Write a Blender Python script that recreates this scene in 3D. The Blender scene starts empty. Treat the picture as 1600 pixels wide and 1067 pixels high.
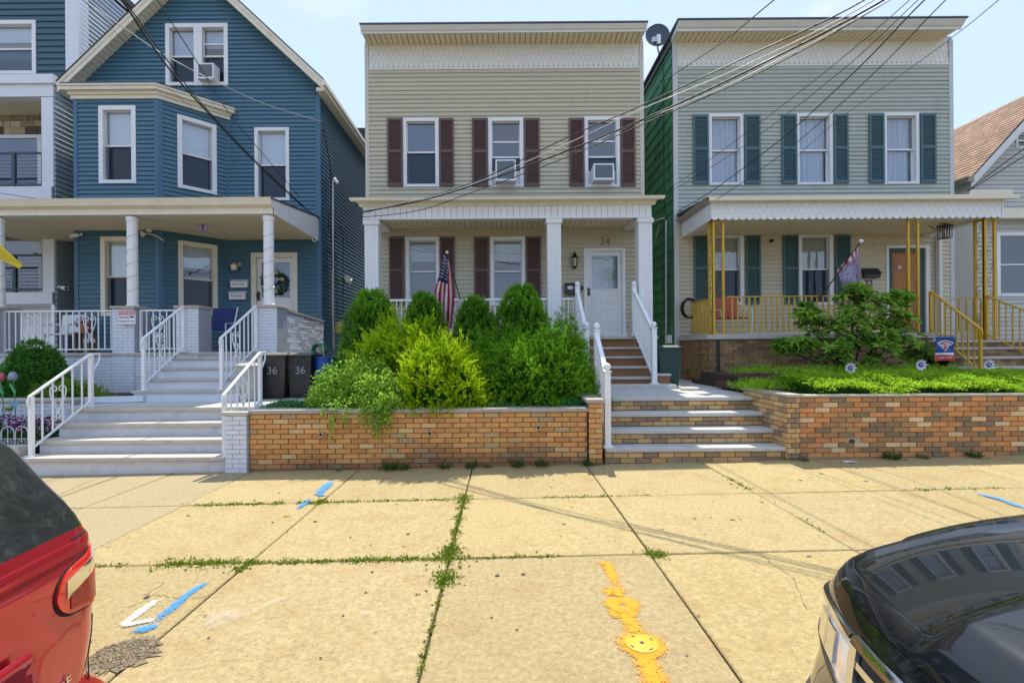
import bpy, bmesh, math, random
import numpy as np
from mathutils import Vector, Matrix
random.seed(7)
rng = np.random.default_rng(11)
R = math.radians
scene = bpy.context.scene
COL = scene.collection

# ------------------------------------------------------------------ camera
EYE = 1.6
F, CX, CY, ROLL = 800.0, 785.0, 545.0, 0.0075
cam_data = bpy.data.cameras.new('camera')
cam = bpy.data.objects.new('camera', cam_data)
COL.objects.link(cam)
cam.matrix_world = Matrix.Translation((0, 0, EYE)) @ Matrix.Rotation(R(90), 4, 'X') @ Matrix.Rotation(-ROLL, 4, 'Z')
cam_data.sensor_width = 36
cam_data.lens = 18.0
cam_data.shift_x = 15 / 1600
cam_data.shift_y = 11.5 / 1600
cam_data.clip_start = 0.05
cam_data.clip_end = 2000
scene.camera = cam

# ------------------------------------------------------------------ sky, sun, exposure
SUN_EL, SUN_AZ = 60.9, 7.6        # azimuth measured from +Y towards +X
world = bpy.data.worlds.new('World')
scene.world = world
world.use_nodes = True
wn = world.node_tree
wn.nodes.clear()
w_out = wn.nodes.new('ShaderNodeOutputWorld')
w_bg = wn.nodes.new('ShaderNodeBackground')
w_sky = wn.nodes.new('ShaderNodeTexSky')
w_sky.sky_type = 'NISHITA'
w_sky.sun_disc = False
w_sky.sun_elevation = R(SUN_EL)
w_sky.sun_rotation = R(SUN_AZ)
w_sky.air_density = 1.0
w_sky.dust_density = 0.15
w_sky.ozone_density = 3.0
# thin high cloud veils over the whole dome
w_tc = wn.nodes.new('ShaderNodeTexCoord')
w_map = wn.nodes.new('ShaderNodeMapping')
w_map.inputs['Scale'].default_value = (1.0, 1.0, 3.2)
w_noise = wn.nodes.new('ShaderNodeTexNoise')
w_noise.inputs['Scale'].default_value = 2.5
w_noise.inputs['Detail'].default_value = 7
w_noise.inputs['Roughness'].default_value = 0.58
w_noise.inputs['Distortion'].default_value = 0.5
w_ramp = wn.nodes.new('ShaderNodeValToRGB')
w_ramp.color_ramp.elements[0].position = 0.40
w_ramp.color_ramp.elements[0].color = (.92, .92, .92, 1)
w_ramp.color_ramp.elements[1].position = 0.78
w_ramp.color_ramp.elements[1].color = (0.98, 0.98, 0.98, 1)
w_mix = wn.nodes.new('ShaderNodeMix')
w_mix.data_type = 'RGBA'
w_tint = wn.nodes.new('ShaderNodeValToRGB')
w_tint.color_ramp.elements[0].position = 0.48
w_tint.color_ramp.elements[0].color = (.55, .69, .98, 1)
w_tint.color_ramp.elements[1].position = 0.82
w_tint.color_ramp.elements[1].color = (.84, .88, 1.0, 1)
w_gain = wn.nodes.new('ShaderNodeVectorMath')
w_gain.operation = 'SCALE'
w_gain.inputs['Scale'].default_value = 2.6
wn.links.new(w_noise.outputs['Fac'], w_tint.inputs['Fac'])
wn.links.new(w_tint.outputs['Color'], w_gain.inputs[0])
wn.links.new(w_gain.outputs['Vector'], w_mix.inputs['B'])
wn.links.new(w_tc.outputs['Generated'], w_map.inputs['Vector'])
wn.links.new(w_map.outputs['Vector'], w_noise.inputs['Vector'])
wn.links.new(w_noise.outputs['Fac'], w_ramp.inputs['Fac'])
wn.links.new(w_ramp.outputs['Color'], w_mix.inputs['Factor'])
wn.links.new(w_sky.outputs['Color'], w_mix.inputs['A'])
wn.links.new(w_mix.outputs['Result'], w_bg.inputs['Color'])
wn.links.new(w_bg.outputs['Background'], w_out.inputs['Surface'])
w_bg.inputs['Strength'].default_value = 0.15

sun_data = bpy.data.lights.new('sun', 'SUN')
sun = bpy.data.objects.new('sun', sun_data)
COL.objects.link(sun)
sun_data.energy = 2.1
sun_data.angle = R(0.53)
sun_data.color = (1.0, 0.945, 0.81)
sd = Vector((math.sin(R(SUN_AZ)) * math.cos(R(SUN_EL)), math.cos(R(SUN_AZ)) * math.cos(R(SUN_EL)), math.sin(R(SUN_EL))))
sun.rotation_euler = sd.to_track_quat('Z', 'Y').to_euler()
sun.location = (0, 0, 30)

scene.view_settings.view_transform = 'Standard'
scene.view_settings.look = 'None'
scene.view_settings.exposure = 1.66
scene.view_settings.gamma = 1.0
scene.view_settings.use_curve_mapping = False
scene.render.engine = 'CYCLES'
scene.cycles.max_bounces = 8
scene.cycles.diffuse_bounces = 4
scene.cycles.glossy_bounces = 4
scene.cycles.transmission_bounces = 6
scene.cycles.transparent_max_bounces = 10
scene.cycles.use_denoising = True
scene.cycles.sample_clamp_indirect = 8


# ------------------------------------------------------------------ survey: photo bearing + distance -> place
def U(px, py, D):
    dx, dy = px - CX, CY - py
    return Vector(((dx + dy * ROLL) / F * D, D, EYE + (dy - dx * ROLL) / F * D))
def UX(px, D, py=CY): return U(px, py, D).x
def UZ(py, D, px=CX): return U(px, py, D).z
GS = 0.014
def ground(x): return GS * x


# ------------------------------------------------------------------ materials
MATS = {}
def nd(nt, t, **kw):
    n = nt.nodes.new(t)
    for k, v in kw.items():
        if k in n.inputs.keys(): n.inputs[k].default_value = v
        else: setattr(n, k, v)
    return n
def mat(name, col, rough=0.6, var=0.10, scale=6.0, bump=0.0, bscale=60.0, metal=0.0, spec=0.5, coat=0.0,
        objcol=False, stain=None, attr=None, sheen=0.0, col2=None, stretch=(1, 1, 1), transl=0.0, coat_rough=.03, speck=None):
    if name in MATS: return MATS[name]
    m = bpy.data.materials.new(name); m.use_nodes = True
    nt = m.node_tree; nt.nodes.clear()
    out = nd(nt, 'ShaderNodeOutputMaterial')
    b = nd(nt, 'ShaderNodeBsdfPrincipled')
    b.inputs['Roughness'].default_value = rough
    b.inputs['Metallic'].default_value = metal
    b.inputs['Specular IOR Level'].default_value = spec
    b.inputs['Coat Weight'].default_value = coat
    b.inputs['Coat Roughness'].default_value = coat_rough
    L = nt.links.new
    geo = nd(nt, 'ShaderNodeNewGeometry')
    mp = nd(nt, 'ShaderNodeMapping'); mp.inputs['Scale'].default_value = stretch
    L(geo.outputs['Position'], mp.inputs['Vector'])
    if objcol:
        oi = nd(nt, 'ShaderNodeObjectInfo'); base = oi.outputs['Color']
    elif attr:
        at = nd(nt, 'ShaderNodeAttribute', attribute_name=attr)
        rp = nd(nt, 'ShaderNodeValToRGB')
        rp.color_ramp.elements[0].color = (*col, 1); rp.color_ramp.elements[1].color = (*(col2 or col), 1)
        L(at.outputs['Fac'], rp.inputs['Fac']); base = rp.outputs['Color']
    else:
        rgb = nd(nt, 'ShaderNodeRGB'); rgb.outputs[0].default_value = (*col, 1); base = rgb.outputs[0]
    if var > 0:
        n1 = nd(nt, 'ShaderNodeTexNoise', Scale=scale, Detail=6.0, Roughness=0.65)
        L(mp.outputs['Vector'], n1.inputs['Vector'])
        mr = nd(nt, 'ShaderNodeMapRange')
        mr.inputs['From Min'].default_value = 0.25; mr.inputs['From Max'].default_value = 0.75
        mr.inputs['To Min'].default_value = 1 - var; mr.inputs['To Max'].default_value = 1 + var
        L(n1.outputs['Fac'], mr.inputs['Value'])
        mx = nd(nt, 'ShaderNodeMix', data_type='RGBA', blend_type='MULTIPLY'); mx.inputs['Factor'].default_value = 1
        cmb = nd(nt, 'ShaderNodeCombineColor')
        for c in ('Red', 'Green', 'Blue'): L(mr.outputs['Result'], cmb.inputs[c])
        L(base, mx.inputs['A']); L(cmb.outputs['Color'], mx.inputs['B'])
        base = mx.outputs['Result']
    if stain:                                   # (colour, scale, threshold, amount, stretch)
        sc_, ss, th, am = stain[:4]
        smp = nd(nt, 'ShaderNodeMapping'); smp.inputs['Scale'].default_value = stain[4] if len(stain) > 4 else (1, 1, 1)
        L(geo.outputs['Position'], smp.inputs['Vector'])
        n2 = nd(nt, 'ShaderNodeTexNoise', Scale=ss, Detail=8.0, Roughness=0.7)
        L(smp.outputs['Vector'], n2.inputs['Vector'])
        m2 = nd(nt, 'ShaderNodeMapRange'); m2.inputs['From Min'].default_value = th; m2.inputs['From Max'].default_value = th + 0.17
        m2.inputs['To Max'].default_value = am
        L(n2.outputs['Fac'], m2.inputs['Value'])
        mx = nd(nt, 'ShaderNodeMix', data_type='RGBA')
        L(m2.outputs['Result'], mx.inputs['Factor']); L(base, mx.inputs['A']); mx.inputs['B'].default_value = (*sc_, 1)
        base = mx.outputs['Result']
    if speck:                                   # (colour, scale, threshold, amount): grit and pits
        n4 = nd(nt, 'ShaderNodeTexNoise', Scale=speck[1], Detail=3.0, Roughness=0.6)
        L(geo.outputs['Position'], n4.inputs['Vector'])
        m4 = nd(nt, 'ShaderNodeMapRange'); m4.inputs['From Min'].default_value = speck[2]; m4.inputs['From Max'].default_value = speck[2] + .08
        m4.inputs['To Max'].default_value = speck[3]
        L(n4.outputs['Fac'], m4.inputs['Value'])
        mx = nd(nt, 'ShaderNodeMix', data_type='RGBA')
        L(m4.outputs['Result'], mx.inputs['Factor']); L(base, mx.inputs['A']); mx.inputs['B'].default_value = (*speck[0], 1)
        base = mx.outputs['Result']
    L(base, b.inputs['Base Color'])
    if bump > 0:
        n3 = nd(nt, 'ShaderNodeTexNoise', Scale=bscale, Detail=5.0, Roughness=0.6)
        L(mp.outputs['Vector'], n3.inputs['Vector'])
        bp = nd(nt, 'ShaderNodeBump', Strength=bump, Distance=0.01)
        L(n3.outputs['Fac'], bp.inputs['Height']); L(bp.outputs['Normal'], b.inputs['Normal'])
    sh = b.outputs['BSDF']
    if transl > 0:
        tr = nd(nt, 'ShaderNodeBsdfTranslucent'); L(base, tr.inputs['Color'])
        ms = nd(nt, 'ShaderNodeMixShader'); ms.inputs['Fac'].default_value = transl
        L(sh, ms.inputs[1]); L(tr.outputs['BSDF'], ms.inputs[2]); sh = ms.outputs['Shader']
    L(sh, out.inputs['Surface'])
    m['bsdf'] = b.name
    m['base'] = col
    MATS[name] = m
    return m
def glass_mat(name, tint=(0.8, 0.9, 0.95), fac=0.82, rough=0.0):
    if name in MATS: return MATS[name]
    m = bpy.data.materials.new(name); m.use_nodes = True
    nt = m.node_tree; nt.nodes.clear(); L = nt.links.new
    out = nd(nt, 'ShaderNodeOutputMaterial')
    tr = nd(nt, 'ShaderNodeBsdfTransparent'); tr.inputs['Color'].default_value = (*tint, 1)
    gl = nd(nt, 'ShaderNodeBsdfGlossy'); gl.inputs['Roughness'].default_value = rough
    gl.inputs['Color'].default_value = (1, 1, 1, 1)
    lw = nd(nt, 'ShaderNodeLayerWeight', Blend=0.25)
    mr = nd(nt, 'ShaderNodeMapRange'); mr.inputs['To Min'].default_value = 1 - fac; mr.inputs['To Max'].default_value = 1
    L(lw.outputs['Fresnel'], mr.inputs['Value'])
    ms = nd(nt, 'ShaderNodeMixShader')
    # faint waviness of old panes
    geo = nd(nt, 'ShaderNodeNewGeometry')
    n3 = nd(nt, 'ShaderNodeTexNoise', Scale=2.5, Detail=2.0)
    L(geo.outputs['Position'], n3.inputs['Vector'])
    bp = nd(nt, 'ShaderNodeBump', Strength=0.12, Distance=0.02)
    L(n3.outputs['Fac'], bp.inputs['Height']); L(bp.outputs['Normal'], gl.inputs['Normal'])
    L(mr.outputs['Result'], ms.inputs['Fac']); L(tr.outputs['BSDF'], ms.inputs[1]); L(gl.outputs['BSDF'], ms.inputs[2])
    L(ms.outputs['Shader'], out.inputs['Surface'])
    MATS[name] = m
    return m


# ------------------------------------------------------------------ mesh building
class MB:
    def __init__(s): s.v = []; s.f = []; s.m = []; s.mi = 0
    def add(s, vs, fs):
        o = len(s.v); s.v += [tuple(v) for v in vs]
        for f in fs: s.f.append(tuple(i + o for i in f)); s.m.append(s.mi)
        return s
    def box(s, a, b):
        x0, y0, z0 = a; x1, y1, z1 = b
        if x0 > x1: x0, x1 = x1, x0
        if y0 > y1: y0, y1 = y1, y0
        if z0 > z1: z0, z1 = z1, z0
        return s.add([(x0, y0, z0), (x1, y0, z0), (x1, y1, z0), (x0, y1, z0), (x0, y0, z1), (x1, y0, z1), (x1, y1, z1), (x0, y1, z1)],
                     [(0, 3, 2, 1), (4, 5, 6, 7), (0, 1, 5, 4), (1, 2, 6, 5), (2, 3, 7, 6), (3, 0, 4, 7)])
    def obox(s, c, u, v, w):                      # centre + three half-extent vectors
        c, u, v, w = map(Vector, (c, u, v, w))
        P = [c + a * u + b * v + d * w for d in (-1, 1) for b in (-1, 1) for a in (-1, 1)]
        F_ = [(0, 2, 3, 1), (4, 5, 7, 6), (0, 1, 5, 4), (2, 6, 7, 3), (0, 4, 6, 2), (1, 3, 7, 5)]
        if u.cross(v).dot(w) < 0: F_ = [tuple(reversed(f)) for f in F_]
        return s.add(P, F_)
    def bar(s, p, q, w, h=None, up=(0, 0, 1)):
        p, q = Vector(p), Vector(q); h = h or w
        d = (q - p); L = d.length; d = d.normalized()
        a = d.cross(Vector(up))
        if a.length < 1e-4: a = d.cross(Vector((1, 0, 0)))
        a.normalize(); b = a.cross(d)
        return s.obox((p + q) / 2, d * L / 2, a * w / 2, b * h / 2)
    def tube(s, path, r, n=8, caps=True):
        path = [Vector(p) for p in path]; rs = r if hasattr(r, '__len__') else [r] * len(path)
        rings = []; prev = None
        for i, p in enumerate(path):
            d = (path[min(i + 1, len(path) - 1)] - path[max(i - 1, 0)]).normalized()
            if prev is None:
                a = d.orthogonal().normalized()
            else:
                a = prev - d * prev.dot(d)
                a = a.normalized() if a.length > 1e-5 else d.orthogonal().normalized()
            prev = a; b = d.cross(a)
            rings.append([p + (a * math.cos(2 * math.pi * k / n) + b * math.sin(2 * math.pi * k / n)) * rs[i] for k in range(n)])
        vs = [v for rg in rings for v in rg]; fs = []
        for i in range(len(path) - 1):
            for k in range(n):
                k2 = (k + 1) % n
                fs.append((i * n + k, i * n + k2, (i + 1) * n + k2, (i + 1) * n + k))
        if caps:
            fs.append(tuple(range(n))[::-1]); fs.append(tuple((len(path) - 1) * n + k for k in range(n)))
        return s.add(vs, fs)
    def lathe(s, prof, c=(0, 0, 0), n=12, ax=(0, 0, 1)):
        ax = Vector(ax).normalized(); a = ax.orthogonal().normalized(); b = ax.cross(a); c = Vector(c)
        vs = []; fs = []
        for r, h in prof:
            for k in range(n):
                t = 2 * math.pi * k / n
                vs.append(c + ax * h + (a * math.cos(t) + b * math.sin(t)) * max(r, 1e-4))
        for i in range(len(prof) - 1):
            for k in range(n):
                k2 = (k + 1) % n
                fs.append((i * n + k, i * n + k2, (i + 1) * n + k2, (i + 1) * n + k))
        fs.append(tuple(range(n))[::-1]); fs.append(tuple((len(prof) - 1) * n + k for k in range(n)))
        return s.add(vs, fs)
    def prism(s, poly, d):                        # closed polygon of 3-D points swept along d
        poly = [Vector(p) for p in poly]; d = Vector(d); n = len(poly)
        nrm = Vector((0, 0, 0))
        for i in range(n): nrm += poly[i].cross(poly[(i + 1) % n])
        if nrm.dot(d) < 0: poly = poly[::-1]
        vs = poly + [p + d for p in poly]
        fs = [tuple(range(n))[::-1], tuple(range(n, 2 * n))]
        for i in range(n):
            j = (i + 1) % n; fs.append((i, j, n + j, n + i))
        return s.add(vs, fs)
    def grid(s, fn, nu, nv, close_u=False):
        vs = [fn(i / (nu - (0 if close_u else 1)), j / (nv - 1)) for j in range(nv) for i in range(nu)]
        fs = []
        for j in range(nv - 1):
            for i in range(nu if close_u else nu - 1):
                i2 = (i + 1) % nu
                fs.append((j * nu + i, j * nu + i2, (j + 1) * nu + i2, (j + 1) * nu + i))
        return s.add(vs, fs)
    def ball(s, c, r, n=10, sc=(1, 1, 1)):
        c = Vector(c)
        prof = [(math.sin(math.pi * i / 6), -math.cos(math.pi * i / 6)) for i in range(7)]
        vs = []; fs = []
        for pr, h in prof:
            for k in range(n):
                t = 2 * math.pi * k / n
                vs.append(c + Vector((pr * math.cos(t) * r * sc[0], pr * math.sin(t) * r * sc[1], h * r * sc[2])))
        for i in range(6):
            for k in range(n):
                k2 = (k + 1) % n
                fs.append((i * n + k, i * n + k2, (i + 1) * n + k2, (i + 1) * n + k))
        return s.add(vs, fs)
    def mesh(s, name, mats, smooth=None):
        me = bpy.data.meshes.new(name)
        me.from_pydata(s.v, [], s.f)
        if not isinstance(mats, (list, tuple)): mats = [mats]
        for m in mats: me.materials.append(m)
        if len(mats) > 1: me.polygons.foreach_set('material_index', s.m)
        if smooth:
            me.polygons.foreach_set('use_smooth', [True] * len(me.polygons))
            me.update()
            me.set_sharp_from_angle(angle=R(smooth))
        me.update()
        return me
    def build(s, name, mats, parent=None, smooth=None, bevel=0.0, loc=None, kind=None, seg=2):
        o = link(name, s.mesh(name, mats, smooth), parent, loc)
        if bevel:
            bm = o.modifiers.new('bevel', 'BEVEL'); bm.width = bevel; bm.segments = seg; bm.limit_method = 'ANGLE'; bm.angle_limit = R(40)
            bm.harden_normals = False
        if kind: o['kind'] = kind
        return o
def link(name, me, parent=None, loc=None):
    o = bpy.data.objects.new(name, me); COL.objects.link(o)
    if parent is not None: o.parent = parent
    if loc is not None: o.location = loc
    return o
def thing(name, label, cat, group=None, loc=(0, 0, 0)):
    o = bpy.data.objects.new(name, None); COL.objects.link(o); o.empty_display_size = 0.1; o.location = loc
    return tag(o, label, cat, group)
def tag(o, label, cat, group=None):
    o['label'] = label; o['category'] = cat
    if group: o['group'] = group
    return o
def struct(o): o['kind'] = 'structure'; return o
def text_mesh(name, s, size, material, parent, loc, rot=(R(90), 0, 0), ext=0.004, align='CENTER', sx=1.0):
    c = bpy.data.curves.new('t', 'FONT'); c.body = s; c.size = size; c.extrude = ext; c.align_x = align; c.align_y = 'CENTER'
    o = bpy.data.objects.new('t', c); COL.objects.link(o)
    dg = bpy.context.evaluated_depsgraph_get()
    me = bpy.data.meshes.new_from_object(o.evaluated_get(dg))
    bpy.data.objects.remove(o); bpy.data.curves.remove(c)
    me.materials.clear(); me.materials.append(material); me.name = name
    t = link(name, me, parent, loc); t.rotation_euler = rot; t.scale = (sx, 1, 1)
    return t
def copy_tree(o, parent=None):
    c = o.copy(); COL.objects.link(c); c.parent = parent
    for ch in list(o.children): copy_tree(ch, c)
    return c


# ------------------------------------------------------------------ a wall plane: a along, b up, depth towards the viewer
class Plane:
    def __init__(s, o, u, n): s.o = Vector(o); s.u = Vector(u).normalized(); s.n = Vector(n).normalized()
    def P(s, a, b, d=0.0): return s.o + s.u * a + Vector((0, 0, b)) + s.n * d
    def box(s, mb, a0, a1, b0, b1, d0, d1):
        c = s.P((a0 + a1) / 2, (b0 + b1) / 2, (d0 + d1) / 2)
        return mb.obox(c, s.u * (a1 - a0) / 2, s.n * (d1 - d0) / 2, Vector((0, 0, (b1 - b0) / 2)))
def facade(D): return Plane((0, D, 0), (1, 0, 0), (0, -1, 0))

def cut(a0, a1, holes):
    iv = [(a0, a1)]
    for h0, h1 in holes:
        nx = []
        for x0, x1 in iv:
            if h1 <= x0 or h0 >= x1: nx.append((x0, x1)); continue
            if h0 > x0: nx.append((x0, h0))
            if h1 < x1: nx.append((h1, x1))
        iv = nx
    return [(x0, x1) for x0, x1 in iv if x1 - x0 > 0.012]

def siding(parent, pl, a0, a1, b0, b1, openings, m, expo=0.105, edge=None, name='siding_board', proud=0.024):
    """Clapboards, each a wedge-shaped board of its own; edge(b) -> (a0,a1) for gables."""
    n = max(1, round((b1 - b0) / expo)); ex = (b1 - b0) / n
    for k in range(n):
        zb, zt = b0 + k * ex, b0 + (k + 1) * ex
        cuts = sorted({zb, zt} | {z for o in openings for z in (o[2], o[3]) if zb + 0.004 < z < zt - 0.004})
        for q in range(len(cuts) - 1):
            y0, y1 = cuts[q], cuts[q + 1]; ym = (y0 + y1) / 2
            holes = [(o[0], o[1]) for o in openings if o[2] < ym < o[3]]
            if edge:
                e0, e1 = edge(y0), edge(y1); A0, A1 = min(e0[0], e1[0]), max(e0[1], e1[1])
            else: A0, A1 = a0, a1
            for x0, x1 in cut(A0, A1, holes):
                d0 = proud * (1 - (y0 - zb) / ex) + 0.003; d1 = proud * (1 - (y1 - zb) / ex) + 0.003
                xb0, xb1, xt0, xt1 = x0, x1, x0, x1
                if edge:
                    if x0 == A0: xb0, xt0 = e0[0], e1[0]
                    if x1 == A1: xb1, xt1 = e0[1], e1[1]
                P = pl.P
                vs = [P(xb0, y0, -0.01), P(xb1, y0, -0.01), P(xb1, y0, d0), P(xb0, y0, d0), P(xt1, y1, d1), P(xt0, y1, d1), P(xb1, y0 + .012, d0), P(xb0, y0 + .012, d0)]
                mb = MB(); mb.add(vs, [(0, 1, 2, 3), (3, 2, 6, 7), (7, 6, 4, 5), (0, 3, 7, 5), (1, 4, 6, 2)])
                if pl.u.cross(Vector((0, 0, 1))).dot(pl.n) < 0: mb.f = [f[::-1] for f in mb.f]
                o = mb.build(name, m, parent)
                if 'base' in m: t_ = 1 + random.uniform(-.045, .045); o.color = (*[c_ * t_ for c_ in m['base']], 1)

def wall_sheet(mb, pl, a0, a1, b0, b1, openings, d=-0.012, edge=None):
    """Backing sheet with real window and door openings."""
    bs = sorted({b0, b1} | {z for o in openings for z in (o[2], o[3]) if b0 < z < b1})
    for q in range(len(bs) - 1):
        y0, y1 = bs[q], bs[q + 1]; ym = (y0 + y1) / 2
        for x0, x1 in cut(a0, a1, [(o[0], o[1]) for o in openings if o[2] < ym < o[3]]):
            mb.add([pl.P(x0, y0, d), pl.P(x1, y0, d), pl.P(x1, y1, d), pl.P(x0, y1, d)], [(0, 1, 2, 3)])
# ------------------------------------------------------------------ palette
m_conc = mat('sidewalk_concrete', (0.42, 0.315, 0.155), .85, var=.30, scale=30.0, bump=.9, bscale=120, spec=.25, objcol=True, stain=((.30, .165, .05), 2.3, .50, .34), speck=((.13, .09, .05), 80, .60, .6))
m_agg = mat('aggregate_concrete', (0.36, 0.29, 0.17), .9, var=.30, scale=55, bump=.6, bscale=120, spec=.2, stain=((.22, .17, .10), 1.6, .55, .35), speck=((.13, .11, .08), 60, .58, .5))
m_step = mat('step_concrete', (0.50, 0.49, 0.46), .8, var=.12, scale=7, bump=.25, bscale=80, spec=.3, stain=((.25, .21, .16), 2.2, .57, .45))
m_stepblue = mat('painted_step', (0.60, 0.61, 0.62), .75, var=.12, scale=6, bump=.2, bscale=60, stain=((.33, .31, .27), 2.5, .55, .5))
m_nosing = mat('bluestone_tread', (0.47, 0.44, 0.38), .8, var=.14, scale=9, bump=.25, bscale=70, stain=((.22, .17, .11), 3.0, .55, .5))
m_coping = mat('wall_coping', (0.40, 0.35, 0.29), .85, var=.15, scale=9, bump=.3, bscale=60, stain=((.18, .15, .12), 3, .55, .5))
m_mortar = mat('mortar', (0.30, 0.21, 0.13), .95, var=.15, scale=20, bump=.4, bscale=120)
m_mortar_lt = mat('light_mortar', (0.47, 0.38, 0.28), .95, var=.15, scale=20, bump=.4, bscale=120)
m_brick = mat('brick', (0.5, 0.2, 0.08), .85, var=.22, scale=38, bump=.5, bscale=110, objcol=True, spec=.25, stain=((.05, .035, .025), 1.7, .60, .75, (1, 1, 2.2)))
m_brick_r = mat('brick_mixed', (0.5, 0.2, 0.08), .85, var=.18, scale=38, bump=.5, bscale=110, objcol=True, spec=.25)
m_soil = mat('soil', (0.055, 0.038, 0.025), .95, var=.35, scale=14, bump=.8, bscale=30)
m_road = mat('asphalt', (0.07, 0.07, 0.072), .85, var=.2, scale=30, bump=.5, bscale=150)
m_kerb = mat('kerb_stone', (0.38, 0.36, 0.33), .85, var=.15, scale=12, bump=.3)
m_earth = mat('distant_ground', (0.16, 0.15, 0.11), .95, var=.3, scale=.2)
m_joint = mat('joint_dirt', (0.06, 0.045, 0.028), .95, var=.3, scale=20, bump=.5)
m_white = mat('white_paint', (0.76, 0.77, 0.77), .5, var=.06, scale=5, stain=((.50, .46, .38), 6, .62, .35, (1, 1, .5)))
m_whitemetal = mat('white_enamel', (0.78, 0.79, 0.80), .4, var=.05, scale=9, bump=.03, stain=((.42, .36, .28), 11, .63, .45))
m_cream = mat('cream_trim', (0.74, 0.69, 0.55), .55, var=.08, scale=4, stain=((.45, .36, .22), 2.6, .56, .35, (1, 1, .4)))
m_trimw = mat('aluminium_trim', (0.66, 0.67, 0.64), .45, var=.06, scale=3)
m_wbrick = mat('white_painted_brick', (0.66, 0.70, 0.76), .8, var=.10, scale=9, bump=.6, bscale=30, stain=((.42, .43, .45), 4.5, .60, .4))
m_wcore = mat('painted_joint', (.36, .38, .42), .9, var=.15, scale=12)
m_dark = mat('dark_room', (0.02, 0.022, 0.025), .9, var=0)
m_black = mat('black_plastic', (0.02, 0.02, 0.022), .4, var=0)
m_steel = mat('galvanised_steel', (0.45, 0.46, 0.47), .4, metal=.8, var=.1)
m_wire = mat('black_cable', (0.012, 0.012, 0.013), .5, var=0)
m_wirew = mat('pale_cable', (0.62, 0.62, 0.60), .5, var=0)

# ------------------------------------------------------------------ ground, road, kerb, sidewalk
g = MB(); g.add([(-900, -900, -1.2), (900, -900, -1.2), (900, 900, -1.2), (-900, 900, -1.2)], [(0, 1, 2, 3)])
struct(g.build('ground', m_earth))
g = MB(); g.add([(-60, -9, ground(-60) - .14), (60, -9, ground(60) - .14), (60, 2.3, ground(60) - .14), (-60, 2.3, ground(-60) - .14)], [(0, 1, 2, 3)])
struct(g.build('road', m_road))
g = MB(); g.prism([(-60, 2.22, ground(-60) - .3), (60, 2.22, ground(60) - .3), (60, 2.22, ground(60) - .004), (-60, 2.22, ground(-60) - .004)], (0, .17, 0))
struct(g.build('kerb', m_kerb, bevel=.015))
# far pavement and forecourts across the road catch and return the daylight
g = MB(); g.add([(-60, -30, ground(-60) - .02), (60, -30, ground(60) - .02), (60, -9, ground(60) - .02), (-60, -9, ground(-60) - .02)], [(0, 1, 2, 3)])
struct(g.build('pavement', m_agg))

walk = MB(); walk.add([(-60, 2.39, ground(-60) - .03), (60, 2.39, ground(60) - .03), (60, 7.3, ground(60) - .03), (-60, 7.3, ground(-60) - .03)], [(0, 1, 2, 3)])
sidewalk = struct(walk.build('sidewalk', m_joint))
ROWS = [2.395, 3.93, 5.47, 7.02]
COLS = [-15.1, -13.6, -12.0, -10.5, -9.0, -7.5, -6.0, -4.5, -3.42, -1.965, -.42, 1.125, 2.69, 4.22, 5.77, 7.32, 8.87, 10.4, 12.0, 13.5]
sl_rand = random.Random(3)
for i in range(len(COLS) - 1):
    for j in range(3):
        x0, x1, y0, y1 = COLS[i] + .007, COLS[i + 1] - .007, ROWS[j] + .007, ROWS[j + 1] - .007
        dz = [sl_rand.uniform(-.004, .004) for _ in range(4)]
        b = .008
        def gz(x, k): return ground(x) + dz[k]
        top = [(x0 + b, y0 + b, gz(x0, 0)), (x1 - b, y0 + b, gz(x1, 1)), (x1 - b, y1 - b, gz(x1, 2)), (x0 + b, y1 - b, gz(x0, 3))]
        mid = [(x0, y0, gz(x0, 0) - b), (x1, y0, gz(x1, 1) - b), (x1, y1, gz(x1, 2) - b), (x0, y1, gz(x0, 3) - b)]
        low = [(p[0], p[1], p[2] - .08) for p in mid]
        s = MB(); s.add(top + mid + low, [(0, 1, 2, 3)] + [(4 + k, 4 + (k + 1) % 4, (k + 1) % 4, k) for k in range(4)] + [(8 + k, 8 + (k + 1) % 4, 4 + (k + 1) % 4, 4 + k) for k in range(4)])
        agg = COLS[i + 1] < -3.3 and not (j == 0)
        o = s.build('slab', m_agg if agg else m_conc, sidewalk)
        k = 1 + sl_rand.uniform(-.06, .05); o.color = (.405 * k, .315 * k, .155 * k * (1 + sl_rand.uniform(-.05, .06)), 1)

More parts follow.
